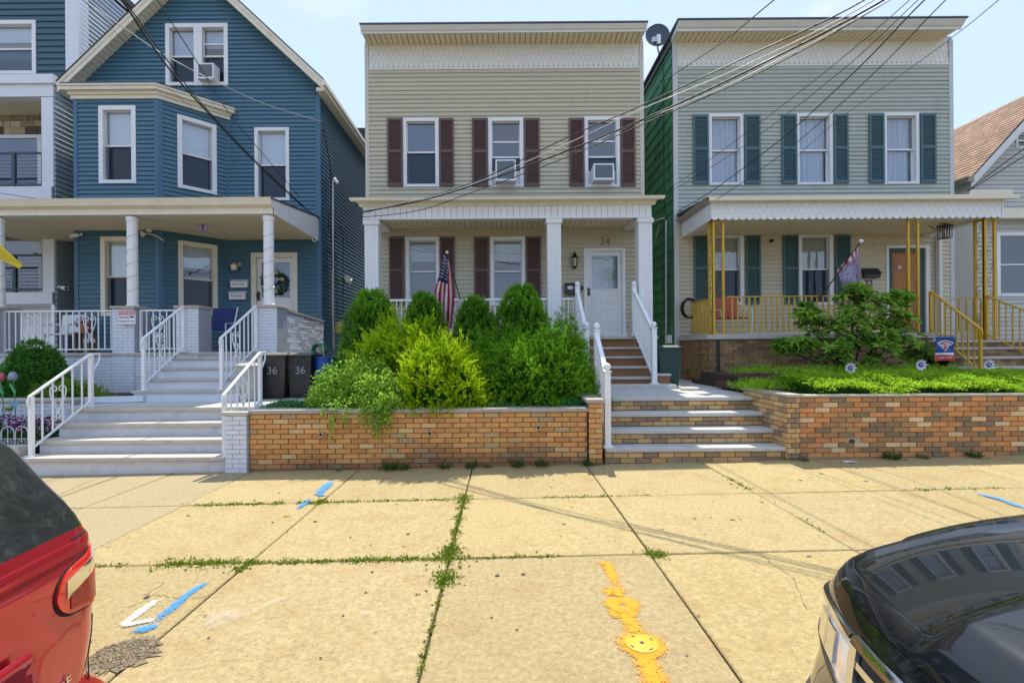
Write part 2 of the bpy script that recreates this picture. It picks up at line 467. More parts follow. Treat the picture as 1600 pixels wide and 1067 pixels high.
# ------------------------------------------------------------------ brick walls, one object per brick
def brick_mesh(L, H, T, key={}):
    k = (round(L, 3), round(H, 3), round(T, 3))
    if k not in key:
        mb = MB(); b = .005
        x, y, z = L / 2, T, H / 2
        fr = [(-x + b, -y, -z + b), (x - b, -y, -z + b), (x - b, -y, z - b), (-x + b, -y, z - b)]
        md = [(-x, -y + b, -z), (x, -y + b, -z), (x, -y + b, z), (-x, -y + b, z)]
        bk = [(-x, 0, -z), (x, 0, -z), (x, 0, z), (-x, 0, z)]
        mb.add(fr + md + bk, [(0, 1, 2, 3)] + [(4 + q, 4 + (q + 1) % 4, (q + 1) % 4, q) for q in range(4)] + [(8 + q, 8 + (q + 1) % 4, 4 + (q + 1) % 4, 4 + q) for q in range(4)])
        key[k] = mb.mesh('brick', m_brick)
    return key[k]
def brick_face(parent, pl, a0, a1, b0, b1, colf, rnd, L=.213, C=.0685, J=.009, bottom=None, skip=None, rot=0.0, mixed=False, off=0):
    n = round((b1 - b0) / C); C = (b1 - b0) / n
    for k in range(n):
        z = b0 + (k + .5) * C
        x = a0 - (L / 2 if (k + off) % 2 else 0)
        while x < a1 - .02:
            s, e = max(x, a0), min(x + L, a1); x += L
            if e - s < .03: continue
            if bottom and z - C / 2 < bottom((s + e) / 2) - .03: continue
            if skip and skip((s + e) / 2, z): continue
            w = e - s - J
            me = brick_mesh(round(w, 2), C - J, .03)
            if mixed:
                me2 = brick_mesh_r.get(me.name)
                if me2 is None:
                    me2 = me.copy(); me2.materials[0] = m_brick_r; brick_mesh_r[me.name] = me2
                me = me2
            o = link('brick', me, parent, pl.P((s + e) / 2, z, -.02 + rnd.uniform(-.002, .003)))
            o.rotation_euler = (rnd.uniform(-.008, .008), 0, rot + rnd.uniform(-.006, .006))
            o.color = (*colf(rnd, (s + e) / 2, z), 1)
brick_mesh_r = {}
def jit(rnd, c, v=.12):
    k = 1 + rnd.uniform(-v, v); return tuple(max(0, min(1, x * k * (1 + rnd.uniform(-.04, .04)))) for x in c)
def col_tan(rnd, x, z):
    r = rnd.random()
    if r < .09: c = (.62, .43, .20)
    elif r < .16: c = (.44, .32, .16)
    elif r < .30: c = (.54, .26, .09)
    else: c = (.62, .325, .115)
    # soot: patches near the ground and under the vine
    h = (z - ground(x)) / .75; s = .5 + .5 * math.sin(x * 2.9 + 1.0) * math.sin(x * 1.3 + .4)
    k = max(0, min(1, (.55 * s + .12 - h) * 2.4 + rnd.uniform(-.25, .25) + max(0, .17 - h) * 4))
    c = tuple(a * (1 - .60 * k) + .02 * k for a in c)
    return jit(rnd, c)
def col_mix(rnd, x, z):
    r = rnd.random()
    if r < .11: c = (.70, .50, .27)
    elif r < .28: c = (.27, .185, .10)
    elif r < .55: c = (.42, .225, .095)
    else: c = (.60, .275, .10)
    return jit(rnd, c)
def col_step(rnd, x, z):
    r = rnd.random()
    if r < .35: c = (.33, .23, .14)
    elif r < .7: c = (.56, .35, .15)
    else: c = (.62, .41, .19)
    return jit(rnd, c)
br = random.Random(21)
DW = 6.98
WL, WR = UX(390, DW, 690), UX(918, DW, 690)
ZT = .735
front = facade(DW)
w = thing('brick_wall', 'long tan brick garden wall below the evergreen bushes, with three round drain holes', 'wall', loc=(0, 0, 0))
mb = MB(); mb.box((WL, DW + .012, -.3), (WR, DW + .22, ZT)); mb.build('mortar_core', m_mortar, w)
holes = [(U(503, 678, DW)), (U(672, 676, DW)), (U(841, 667, DW))]
brick_face(w, front, WL, WR, ZT - .0685 * 13, ZT, col_tan, br, bottom=ground, skip=None)
mb = MB(); mb.box((WL - .005, DW - .035, ZT + .003), (WR + .02, DW + .26, ZT + .055)); mb.build('coping', m_coping, w, bevel=.008)
for h in holes:
    mb = MB()
    n = 14
    rin, rout = .024, .036
    for k in range(n):
        a, b2 = 2 * math.pi * k / n, 2 * math.pi * (k + 1) / n
        q = lambda r, t, y: (h.x + r * math.cos(t), y, h.z + r * math.sin(t))
        y0, y1 = DW - .052, DW - .01
        mb.add([q(rin, a, y0), q(rout, a, y0), q(rout, b2, y0), q(rin, b2, y0), q(rin, a, y1), q(rout, a, y1), q(rout, b2, y1), q(rin, b2, y1)],
               [(0, 1, 2, 3), (1, 5, 6, 2), (3, 7, 4, 0)])
    mb.build('drain_pipe', m_mortar_lt, w)
    mb = MB(); mb.lathe([(rin + .001, 0), (rin + .001, .004)], (h.x, DW - .038, h.z), 12, (0, 1, 0)); mb.build('drain_hole', m_black, w)
# pier left of the centre steps
PL_, PR_ = UX(920, 6.93, 690), UX(941, 6.93, 690)
PT = UZ(624, 6.93, 930)
w = thing('brick_pier', 'narrow brick pier with a flat cap beside the foot of the middle steps', 'pier')
mb = MB(); mb.box((PL_ + .012, 6.945, -.2), (PR_ - .012, 7.9, PT - .05)); mb.build('mortar_core', m_mortar, w)
brick_face(w, facade(6.93), PL_, PR_, PT - .05 - .0685 * 13, PT - .05, col_tan, br, L=.19, bottom=ground)
brick_face(w, Plane((PR_ - .004, 6.93, 0), (0, 1, 0), (1, 0, 0)), 0.005, .9, PT - .05 - .0685 * 13, PT - .05, col_tan, br, bottom=lambda x: .03, rot=R(90))
mb = MB(); mb.box((PL_ - .03, 6.88, PT - .047), (PR_ + .03, 7.95, PT + .005)); mb.build('cap', m_coping, w, bevel=.008)
# right garden wall with its cheek beside the steps
RL, RR = UX(1228, DW, 690), 9.0
RT = .905
w = w2 = thing('brick_wall', 'mixed red brown and cream brick garden wall under the low green hedge', 'wall')
mb = MB(); mb.box((RL + .02, DW + .012, -.2), (RR, DW + .24, RT)); mb.build('mortar_core', m_mortar_lt, w)
PIERR = UX(1248, DW, 690)
brick_face(w, facade(DW - .03), RL, PIERR, RT - .0685 * 13, RT, col_step, br, L=.11, bottom=ground, mixed=True)
hole = U(1335, 690, DW)
brick_face(w, front, PIERR + .004, 7.46, RT - .0685 * 13, RT, col_mix, br, bottom=ground, mixed=True, skip=lambda x, z: abs(x - hole.x) < .1 and abs(z - hole.z) < .034)
mb = MB(); mb.lathe([(.035, 0), (.035, .03)], (hole.x - .03, DW - .005, hole.z), 12, (0, 1, 0)); mb.build('drain_hole', m_black, w)
mb = MB(); mb.box((RL + .01, DW + .02, -.1), (RL + .2, 8.2, RT + .0)); mb.build('cheek_core', m_mortar_lt, w)
brick_face(w, Plane((RL - .0, DW - .03, 0), (0, 1, 0), (-1, 0, 0)), .003, 1.25, RT - .0685 * 13, RT, col_step, br, bottom=lambda x: .06, rot=R(-90), mixed=True)
mb = MB(); mb.box((RL - .005, DW - .05, RT + .003), (RL + .22, 8.25, RT + .045)); mb.build('cheek_cap', m_coping, w, bevel=.008)
mb = MB(); mb.box((RL + .224, DW - .02, RT + .003), (RR, DW + .2, RT + .03)); mb.build('coping', m_coping, w, bevel=.006)

mb = MB(); q = random.Random(2)
for k in range(13):
    z = RT - (k + 1) * .0685; x = 7.463 + (.1 if k % 2 else 0)
    while x < RR - .21: mb.box((x, DW - .012, z + .005), (x + .204, DW + .02, z + .0635)); x += .213
o = mb.build('brick_courses', m_brick_r, w2, kind='stuff'); o.color = (.46, .21, .085, 1)

# ------------------------------------------------------------------ garden beds, landings, paths
g = MB(); g.box((-3.3, 7.2, .2), (1.3, 10.95, .74)); struct(g.build('garden_soil', m_soil))
g = MB(); g.box((RL + .21, 7.2, .2), (13.5, 11.0, .93)); struct(g.build('planting_bed', m_soil))
g = MB(); g.box((-6.95, 8.2, 0.1), (-3.31, 14.5, .738)); g.box((-3.75, 7.19, 0.1), (-3.31, 8.2, .738)); struct(g.build('landing', m_step, bevel=.01))
g = MB(); g.box((1.6, 8.19, .2), (4.0, 9.5, .838)); g.box((2.93, 9.5, .2), (4.75, 14.0, .842)); struct(g.build('path', m_step))

# ------------------------------------------------------------------ middle steps (lower flight), brick risers
w = thing('front_steps', 'lower flight of grey concrete steps with tan brick risers in the middle', 'steps')
SX0, SX1 = UX(945, 7.0, 700), RL + .0
TZ = [.235, .435, .635, .838]; TD = [7.0, 7.3, 7.6, 7.9]
for i in range(4):
    b0 = TZ[i - 1] if i else .0
    mb = MB(); mb.box((SX0, TD[i] + .015, b0 - .15), (SX1, TD[i] + .30 + (.5 if i == 3 else 0), TZ[i] - .06)); mb.build('riser', m_mortar, w)
    pl = facade(TD[i] + .005)
    brick_face(w, pl, SX0, SX1, b0 + (.02 if i == 0 else .003), TZ[i] - .063, col_step, br, L=.21, C=.068, off=i, bottom=ground, mixed=True)
    mb = MB(); mb.box((SX0 - (.0), TD[i] - .035, TZ[i] - .058), (SX1 - .002, TD[i] + .3 + (.0 if i < 3 else .012), TZ[i])); mb.build('tread', m_step, w, bevel=.012)

# upper flight
w = thing('porch_steps', 'upper flight of brown brick steps rising to the white front door', 'steps')
UXL, UXR = 1.55, 2.88
m_stepbrick = mat('step_brick_dark', (.27, .135, .06), .85, var=.35, scale=16, bump=.6, bscale=60, stretch=(1, 1, 3))
uz = [.92, 1.045, 1.24, 1.43, 1.62, 1.845]; ud = [9.4, 9.7, 10.0, 10.3, 10.6, 10.9]
mb = MB(); mb.box((UXL - .1, ud[0], .7), (UXR + .32, ud[0] + .34, uz[0])); mb.build('base_slab', m_step, w, bevel=.015)
for i in range(1, 6):
    mb = MB(); mb.box((UXL, ud[i] + .02, uz[i - 1] + .002 if i > 1 else .7), (UXR, ud[i] + .33, uz[i] - .046)); mb.build('riser', m_stepbrick, w)
    if i < 5:
        mb = MB(); mb.box((UXL - .02, ud[i] - .02, uz[i] - .045), (UXR + .02, ud[i] + .34, uz[i])); mb.build('tread', m_nosing, w, bevel=.01)
mb = MB(); mb.box((UXR + .03, ud[1] + .02, .8), (UXR + .3, ud[1] + .3, 1.06)); mb.build('side_block', m_stepbrick, w)
mb = MB(); mb.box((UXR + .025, ud[1], 1.063), (UXR + .32, ud[1] + .32, 1.105)); mb.build('block_cap', m_step, w, bevel=.01)
mb = MB(); mb.lathe([(.17, 0), (.18, .02), (.16, .045)], (3.35, 9.15, .843), 10); mb.build('stepping_stone', m_nosing, w)

# ------------------------------------------------------------------ blue house steps
w = thing('front_steps', 'wide white painted concrete steps at the left, leading to the blue house', 'steps')
BX0, BX1 = -6.72, UX(357, 7.0, 690)
bz = [.16, .345, .54, .738]; bd = [7.0, 7.3, 7.6, 7.9]
xl = [-6.68, -6.64, -6.62, -6.72]
for i in range(4):
    b0 = bz[i - 1] if i else -.2
    mb = MB(); mb.box((xl[i] + .02, bd[i] + .015, b0 - .1), (BX1, bd[i] + .33, bz[i] - .062)); mb.build('riser', m_stepblue, w)
    mb = MB(); mb.box((xl[i], bd[i] - .03, bz[i] - .06), (BX1 - .003, bd[i] + .3, bz[i])); mb.build('tread', m_nosing, w, bevel=.012)
mb = MB(); mb.box((BX1, DW - .06, -.2), (WL - .004, 7.2, .722)); mb.build('end_pillar', m_wcore, w)
mb = MB()
# painted brick courses on the end pillar
pr = random.Random(5)
for k in range(12):
    z = -.05 + k * .0645; x = BX1 - (0.1 if k % 2 else 0)
    while x < WL:
        s, e = max(x, BX1), min(x + .2, WL - .006)
        if e - s > .03: mb.box((s + .004, DW - .068 - pr.uniform(0, .004), z + .004), (e - .004, DW - .05, z + .0605))
        x += .2
mb.build('painted_brick', m_wbrick, w, kind='stuff')
mb = MB(); mb.box((BX1 - .04, DW - .09, .725), (WL + .01, 7.22, .775)); mb.build('pillar_cap', m_nosing, w, bevel=.008)
w = thing('porch_steps', 'upper flight of white and grey steps rising to the blue house porch', 'steps')
vz = [.93, 1.115, 1.30, 1.48, 1.58]; vd = [8.75, 9.0, 9.3, 9.65, 9.98]
for i in range(5):
    mb = MB(); mb.box((-6.32 + i * .03, vd[i] + .015, .6), (-4.52, vd[i] + .36, vz[i] - .047)); mb.build('riser', m_wbrick, w)
    if i < 4: mb = MB(); mb.box((-6.34 + i * .03, vd[i] - .02, vz[i] - .045), (-4.5, vd[i] + .37, vz[i])); mb.build('tread', m_nosing, w, bevel=.01)
# low planter and flower bed on the left
w = thing('planter_wall', 'low white brick planter in front of the blue house porch', 'planter')
mb = MB(); mb.box((-13, 8.25, -.2), (-6.96, 8.45, .80)); mb.build('wall', m_wcore, w)
mb = MB()
for k in range(15):
    z = -.15 + k * .0625; x = -9.6 - (.1 if k % 2 else 0)
    while x < -6.98:
        mb.box((x + .004, 8.243 - pr.uniform(0, .004), z + .004), (min(x + .2, -6.97), 8.26, z + .058)); x += .204
mb.build('painted_brick', m_wbrick, w, kind='stuff')
mb = MB(); mb.box((-13, 8.2, .803), (-6.93, 8.5, .85)); mb.build('coping', m_nosing, w, bevel=.008)
mb = MB(); mb.obox((-6.55, 8.62, .80), Vector((.42, .12, .0)), Vector((-.006, .02, 0)), (0, 0, .05)); mb.build('edging_board', m_wbrick, w)
g = MB(); g.box((-13, 8.45, .2), (-6.96, 10.0, .80)); struct(g.build('planter_soil', m_soil))
g = MB(); g.box((-13, 7.28, -.2), (-6.74, 8.24, .27)); struct(g.build('flower_bed_soil', m_soil))
g = MB(); g.box((-13, 7.06, -.3), (-6.70, 7.28, .30)); tag(g.build('bed_kerb', m_nosing, bevel=.03), 'low pale concrete kerb around the small flower bed', 'kerb')
# ------------------------------------------------------------------ windows, shutters, doors
m_glass = glass_mat('window_glass', (.78, .87, .95), .88)
m_glass_sky = glass_mat('sky_reflection_glass', (.30, .55, .85), .86)  # blue sky reflection put into the tint of the upper panes
m_shade = mat('roller_shade', (0.80, 0.80, 0.80), .9, var=.03, scale=3)
m_shade_w = mat('beige_shade', (0.55, 0.50, 0.40), .9, var=.05, scale=3)
m_curtain = mat('sheer_curtain', (0.58, 0.62, 0.68), .9, var=.06, scale=5)
m_screen = mat('insect_screen', (0.10, 0.13, 0.16), .8, var=.05, scale=4)
m_shut_b = mat('brown_shutter', (0.115, 0.068, 0.062), .55, var=.08, scale=5)
m_shut_t = mat('teal_shutter', (0.065, 0.135, 0.155), .55, var=.10, scale=5)
m_shut_g = mat('green_shutter', (0.060, 0.125, 0.125), .55, var=.10, scale=5)

def window(parent, pl, a0, a1, b0, b1, fm=None, c=.085, cover='shade', split=.5, bars=0, low='screen', proud=.035, mat_shade=None, glass=None):
    """Double-hung window. Returns the wall opening."""
    fm = fm or m_white
    B = pl.box
    w_ = MB()
    B(w_, a0, a0 + c, b0, b1, -.03, proud); B(w_, a1 - c, a1, b0, b1, -.03, proud)
    B(w_, a0 + c, a1 - c, b1 - c, b1, -.03, proud + .003); B(w_, a0 + c, a1 - c, b0, b0 + c * .8, -.03, proud + .012)
    # jambs
    i0, i1, j0, j1 = a0 + c * .75, a1 - c * .75, b0 + c * .6, b1 - c * .75
    B(w_, i0 - .02, i0, j0, j1, -.2, -.031); B(w_, i1, i1 + .02, j0, j1, -.2, -.031)
    B(w_, i0, i1, j1, j1 + .02, -.2, -.031); B(w_, i0, i1, j0 - .02, j0, -.2, -.031)
    win = w_.build('window', fm, parent, bevel=.004)
    jm = j0 + (j1 - j0) * split
    s = .038
    for lo, (z0, z1, d) in enumerate(((jm - .01, j1, -.06), (j0, jm + .03, -.105))):
        m_ = MB()
        B(m_, i0, i0 + s, z0, z1, d - .03, d); B(m_, i1 - s, i1, z0, z1, d - .03, d)
        B(m_, i0 + s, i1 - s, z1 - s, z1, d - .03, d - .001); B(m_, i0 + s, i1 - s, z0, z0 + s, d - .03, d - .001)
        if bars and lo == 0:
            zz = z0 + (z1 - z0) * .42; B(m_, i0 + s, i1 - s, zz, zz + .035, d - .028, d + .004)
        m_.build('sash', fm, win)
        g_ = MB(); g_.add([pl.P(i0 + s - .004, z0 + s - .004, d - .015), pl.P(i1 - s + .004, z0 + s - .004, d - .015), pl.P(i1 - s + .004, z1 - s + .004, d - .015), pl.P(i0 + s - .004, z1 - s + .004, d - .015)], [(0, 1, 2, 3)])
        g_.build('pane', glass or m_glass, win)
    if cover in ('shade', 'half'):
        zb = jm + .02 if cover == 'shade' else jm + (j1 - jm) * .35
        q = MB(); B(q, i0 + .01, i1 - .01, zb, j1, -.152, -.148); q.build('shade', mat_shade or m_shade, win)
    if cover == 'blinds':
        q = MB(); n = int((j1 - jm) / .04)
        for k in range(n):
            z = jm + (k + .5) * .04
            q.obox(pl.P((i0 + i1) / 2, z, -.155), pl.u * (i1 - i0 - .03) / 2, pl.n * .014 + Vector((0, 0, .011)), (Vector((0, 0, .0008))))
        q.build('blind', mat('blue_blind', (.30, .36, .45), .6, var=.05), win)
    if cover == 'curtain':
        q = MB()
        ph = random.uniform(0, 6)
        q.grid(lambda u, v: pl.P(i0 + .01 + u * (i1 - i0 - .02), j0 + v * (j1 - j0), -.19 + .034 * math.sin(u * 30 + ph + .6 * math.sin(v * 5)) + .014 * math.sin(u * 71 + 2)), 64, 6)
        q.build('curtain', m_curtain, win, smooth=60)
    if low == 'screen':
        q = MB(); q.add([pl.P(i0, j0, -.085), pl.P(i1, j0, -.085), pl.P(i1, jm, -.085), pl.P(i0, jm, -.085)], [(0, 1, 2, 3)])
        q.build('screen', SCREEN, win)
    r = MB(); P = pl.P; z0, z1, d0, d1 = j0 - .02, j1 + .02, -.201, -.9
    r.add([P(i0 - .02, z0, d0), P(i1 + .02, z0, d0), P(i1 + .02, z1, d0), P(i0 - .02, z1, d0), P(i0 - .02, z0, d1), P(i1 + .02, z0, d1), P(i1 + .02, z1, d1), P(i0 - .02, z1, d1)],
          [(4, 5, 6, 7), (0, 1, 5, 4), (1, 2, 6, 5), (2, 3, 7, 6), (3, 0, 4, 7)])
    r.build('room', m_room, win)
    return (a0 + .02, a1 - .02, b0 + .02, b1 - .02)
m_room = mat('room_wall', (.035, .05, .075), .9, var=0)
# insect screen: a sheet that lets about half of the view through
SCREEN = bpy.data.materials.new('screen_mesh'); SCREEN.use_nodes = True
_nt = SCREEN.node_tree; _nt.nodes.clear()
_o = _nt.nodes.new('ShaderNodeOutputMaterial'); _t = _nt.nodes.new('ShaderNodeBsdfTransparent'); _d = _nt.nodes.new('ShaderNodeBsdfDiffuse')
_d.inputs['Color'].default_value = (.03, .055, .085, 1); _x = _nt.nodes.new('ShaderNodeMixShader'); _x.inputs['Fac'].default_value = .5
_nt.links.new(_t.outputs[0], _x.inputs[1]); _nt.links.new(_d.outputs[0], _x.inputs[2]); _nt.links.new(_x.outputs[0], _o.inputs['Surface'])

def shutter(parent, pl, a0, a1, b0, b1, m, d=.032):
    s = MB(); B = pl.box; t = .045; st = .035
    bm_ = (b0 + b1) / 2 + .02
    B(s, a0, a0 + t, b0, b1, d, d + st); B(s, a1 - t, a1, b0, b1, d, d + st)
    for z0, z1 in ((b0, b0 + .07), (bm_ - .035, bm_ + .035), (b1 - .06, b1)): B(s, a0 + t, a1 - t, z0, z1, d, d + st - .001)
    B(s, a0 + t, a1 - t, b0 + .07, b1 - .06, d, d + .004)
    for z0, z1 in ((b0 + .07, bm_ - .035), (bm_ + .035, b1 - .06)):
        n = int((z1 - z0) / .042)
        for k in range(n):
            z = z0 + (k + .5) * (z1 - z0) / n
            s.obox(pl.P((a0 + a1) / 2, z, d + .014), pl.u * (a1 - a0 - 2 * t) / 2, pl.n * .011 - Vector((0, 0, .014)), Vector((0, 0, .003)) + pl.n * .002)
    s.build('shutter', m, parent)

def W(pl, D, x0, y0, x1, y1):
    """Photo rectangle on a facade at distance D -> (a0,a1,b0,b1)."""
    xm, ym = (x0 + x1) / 2, (y0 + y1) / 2
    return UX(x0, D, ym), UX(x1, D, ym), UZ(y1, D, xm), UZ(y0, D, xm)

def profile_x(mb, x0, x1, prof, miter0=0.0, miter1=0.0):
    """Extrude a (y,z) profile along x; mitre>0 lets the outer lip run farther at that end."""
    n = len(prof); ymin = min(p[0] for p in prof); ymax = max(p[0] for p in prof)
    k = lambda y: (ymax - y) / max(1e-6, ymax - ymin)
    vs = [(x0 - miter0 * k(y), y, z) for y, z in prof] + [(x1 + miter1 * k(y), y, z) for y, z in prof]
    fs = [tuple(range(n)), tuple(range(2 * n - 1, n - 1, -1))]
    for i in range(n):
        j = (i + 1) % n; fs.append((j, i, n + i, n + j))
    # orient
    area = sum(prof[i][0] * prof[(i + 1) % n][1] - prof[(i + 1) % n][0] * prof[i][1] for i in range(n))
    if area > 0: fs = [f[::-1] for f in fs]
    return mb.add(vs, fs)

def scallops(mb, pl, a0, a1, b0, rows, w, h, d=.004):
    """Overlapping fish-scale shingles, upper rows in front of lower ones."""
    for r in range(rows):
        zb = b0 + r * h; x = a0 - (w / 2 if r % 2 else 0); dd = d + .004
        while x < a1 - .01:
            s, e = max(x, a0), min(x + w - .004, a1); x += w
            if e - s < .02: continue
            n = 6; rad = (e - s) / 2; arc = min(h * .42, rad)
            pts = [(s, zb + h * 1.3), (s, zb + arc)] + [((s + e) / 2 - rad * math.cos(math.pi * k / n), zb + arc - arc * math.sin(math.pi * k / n)) for k in range(1, n)] + [(e, zb + arc), (e, zb + h * 1.3)]
            top_d, bot_d = d * .3, d + .005
            vs = [pl.P(a, b, bot_d + (top_d - bot_d) * (b - zb) / (h * 1.3)) for a, b in pts]
            back = [v - pl.n * .01 for v in vs]
            m = len(pts)
            mb.add(vs + back, [tuple(range(m))] + [(i, m + i, m + i + 1, i + 1) for i in range(m - 1)])

def ac_unit(label, pl, a0, a1, b0, b1, deep=.3):
    t = thing('window_air_conditioner', label, 'air conditioner', 'air conditioners in the windows', loc=pl.P((a0 + a1) / 2, b0, 0))
    off = pl.P((a0 + a1) / 2, b0, 0)
    class Q: pass
    mb = MB(); pl.box(mb, a0, a1, b0, b1, -.05, deep)
    def bld(mb, nm, m, bv=0): 
        mb.v = [tuple(Vector(v) - off) for v in mb.v]; return mb.build(nm, m, t, bevel=bv)
    bld(mb, 'case', m_whitemetal, .008)
    mb = MB(); pl.box(mb, a0 + .035, a1 - .035, b0 + .05, b1 - .035, deep, deep + .003); bld(mb, 'coil', mat('coil', (.10, .13, .16), .5, var=.3, scale=60))
    mb = MB(); n = 13
    for k in range(n):
        z = b0 + .06 + (b1 - b0 - .105) * k / (n - 1); pl.box(mb, a0 + .03, a1 - .03, z - .002, z + .002, deep + .004, deep + .010)
    bld(mb, 'grille', mat('ac_grille', (.35, .40, .45), .5, var=0))
    mb = MB(); pl.box(mb, a0 - .0, a0 + .03, b0, b1, deep - .01, deep + .014); pl.box(mb, a1 - .03, a1, b0, b1, deep - .01, deep + .014)
    pl.box(mb, a0 + .03, a1 - .03, b1 - .03, b1, deep - .01, deep + .013); pl.box(mb, a0 + .03, a1 - .03, b0, b0 + .045, deep - .01, deep + .013)
    bld(mb, 'front_frame', m_whitemetal, .004)
    return t
# ------------------------------------------------------------------ middle house
m_beige = mat('beige_siding', (0.50, 0.465, 0.345), objcol=True, rough=.6, var=.05, scale=2.0, stretch=(.3, 1, 6), stain=((.34, .29, .20), 2.6, .54, .30, (2, 2, .3)))
m_beige_c = mat('beige_corner', (0.56, 0.53, 0.45), .6, var=.04)
m_roofing = mat('roof_felt', (0.10, 0.11, 0.12), .9, var=.2)
m_soffit = mat('cream_soffit', (0.74, 0.65, 0.45), .7, var=.05, scale=4)
m_soffgap = mat('soffit_gap_shade', (.34, .28, .18), .9, var=.1)  # backing coloured darker to paint the shade in the gaps between strips
m_scal = mat('white_scallop', (0.70, 0.70, 0.65), .65, var=.06, scale=5, stain=((.48, .42, .30), 5, .62, .5, (1, 1, .35)))
m_fascia = mat('white_fascia', (0.74, 0.75, 0.75), .55, var=.05, scale=5)
m_foundation = mat('foundation_brick', (.30, .18, .09), .9, var=.3, scale=14, bump=.6, bscale=40, stretch=(1, 1, 3))

HD = 12.1
hx0, hx1 = -3.20, 3.38
pl = facade(HD)
house = thing('house', 'beige clapboard house in the middle with brown shutters and a white columned porch', 'house')
ZP = 1.845                                 # porch floor
ZC = 8.80                                  # soffit level
ZFR = 8.24                                 # frieze bottom
ops = []
up = [W(pl, HD, 630, 185, 686, 293), W(pl, HD, 763, 184.5, 818, 293), W(pl, HD, 913, 183, 968.5, 293)]
for i, r in enumerate(up):
    ops.append(window(house, pl, *r, cover='blinds' if i == 0 else 'none', split=.52 if i == 0 else .44, bars=0 if i == 0 else 1, low='screen', glass=m_glass_sky))
shx = [(606, 630), (687, 709.5), (738, 762), (819, 843), (889, 912.5), (969, 992)]
for a, b in shx:
    shutter(house, pl, *W(pl, HD, a, 186.5, b, 292), m_shut_b)
lo = [W(pl, HD, 634, 370.5, 687, 478), W(pl, HD, 766, 370, 821, 478)]
for r in lo:
    ops.append(window(house, pl, *r, cover='half', split=.5, low='none', mat_shade=m_shade_w))
for a, b in [(609, 632), (688, 711), (741, 764.5), (822, 845)]:
    shutter(house, pl, *W(pl, HD, a, 371, b, 477), m_shut_b)
dr = W(pl, HD, 912.5, 388, 977, 522)
ops.append((dr[0] + .03, dr[1] - .03, ZP, dr[3] - .03))
wall = MB(); wall_sheet(wall, pl, hx0, hx1, .3, ZC + .1, ops)
wall.box((hx0, HD + .95, .3), (hx1, 22, 8.9))
wall.add([(hx0, HD + .012, .3), (hx0, HD + .95, .3), (hx0, HD + .95, 8.9), (hx0, HD + .012, 8.9)], [(0, 1, 2, 3)])
wall.add([(hx1, HD + .012, .3), (hx1, HD + .95, .3), (hx1, HD + .95, 8.9), (hx1, HD + .012, 8.9)], [(3, 2, 1, 0)])
wall.add([(hx0, HD + .012, 8.9), (hx1, HD + .012, 8.9), (hx1, HD + .95, 8.9), (hx0, HD + .95, 8.9)], [(0, 1, 2, 3)])
wall.build('wall', m_beige_c, house)
siding(house, pl, hx0 + .09, hx1 - .09, 4.86, ZFR - .02, ops, m_beige, .1015)
siding(house, pl, hx0 + .09, hx1 - .09, ZP + .05, 4.48, ops, m_beige, .1015)
for a0, a1 in ((hx0, hx0 + .092), (hx1 - .092, hx1)):
    mb = MB(); pl.box(mb, a0, a1, .9, ZC, -.02, .028); mb.build('corner_board', m_beige_c, house, bevel=.004)
mb = MB(); pl.box(mb, hx0 + .093, hx1 - .093, ZFR - .045, ZFR + .0, -.01, .03); mb.build('frieze_band', m_trimw, house)
mb = MB(); scallops(mb, pl, hx0 + .093, hx1 - .093, ZFR + .003, 4, .118, .135); mb.build('scallop_shingles', m_scal, house, kind='stuff')
# cornice: soffit strips, crown, roof edge
n = 52; sw = (hx1 - hx0 - .14) / n
for k in range(n):
    mb = MB(); x = hx0 + .07 + k * sw
    mb.box((x + .009, 11.665, ZC - .012), (x + sw - .009, HD + .02, ZC + .012)); mb.build('soffit_strip', m_soffit, house)
mb = MB(); mb.box((hx0 + .07, 11.64, ZC + .013), (hx1 - .07, HD, ZC + .02)); mb.build('soffit_board', m_soffgap, house)
mb = MB()
profile_x(mb, hx0 + .06, hx1 - .07, [(11.66, ZC - .02), (11.63, ZC - .02), (11.625, ZC + .02), (11.60, ZC + .03), (11.55, ZC + .10), (11.55, ZC + .125), (12.2, ZC + .125), (12.2, ZC + .022), (11.66, ZC + .022)], .02, .02)
mb.build('cornice', m_trimw, house)
mb = MB(); mb.box((hx0 + .03, 11.52, ZC + .127), (hx1 - .04, 22, ZC + .155)); mb.build('roof', m_roofing, house)
# porch
PD = 10.9
px0, px1 = UX(571, 11.0, 420), UX(1018, 11.0, 420)
mb = MB(); mb.box((px0 - .1, PD - .04, ZP - .06), (px1 + .1, HD - .01, ZP - .0)); mb.build('porch_floor', m_nosing, house, bevel=.01)
mb = MB(); mb.box((px0 - .05, PD + .02, .3), (1.5, HD - .02, ZP - .065)); mb.build('porch_base', m_foundation, house)
mb = MB(); mb.box((2.9, PD + .02, .3), (px1 + .05, HD - .02, ZP - .065)); mb.build('porch_base', m_foundation, house)
zf0 = UZ(340, 10.86, 785); zf1 = UZ(322.5, 10.86, 785)
zc = zf0 + .07
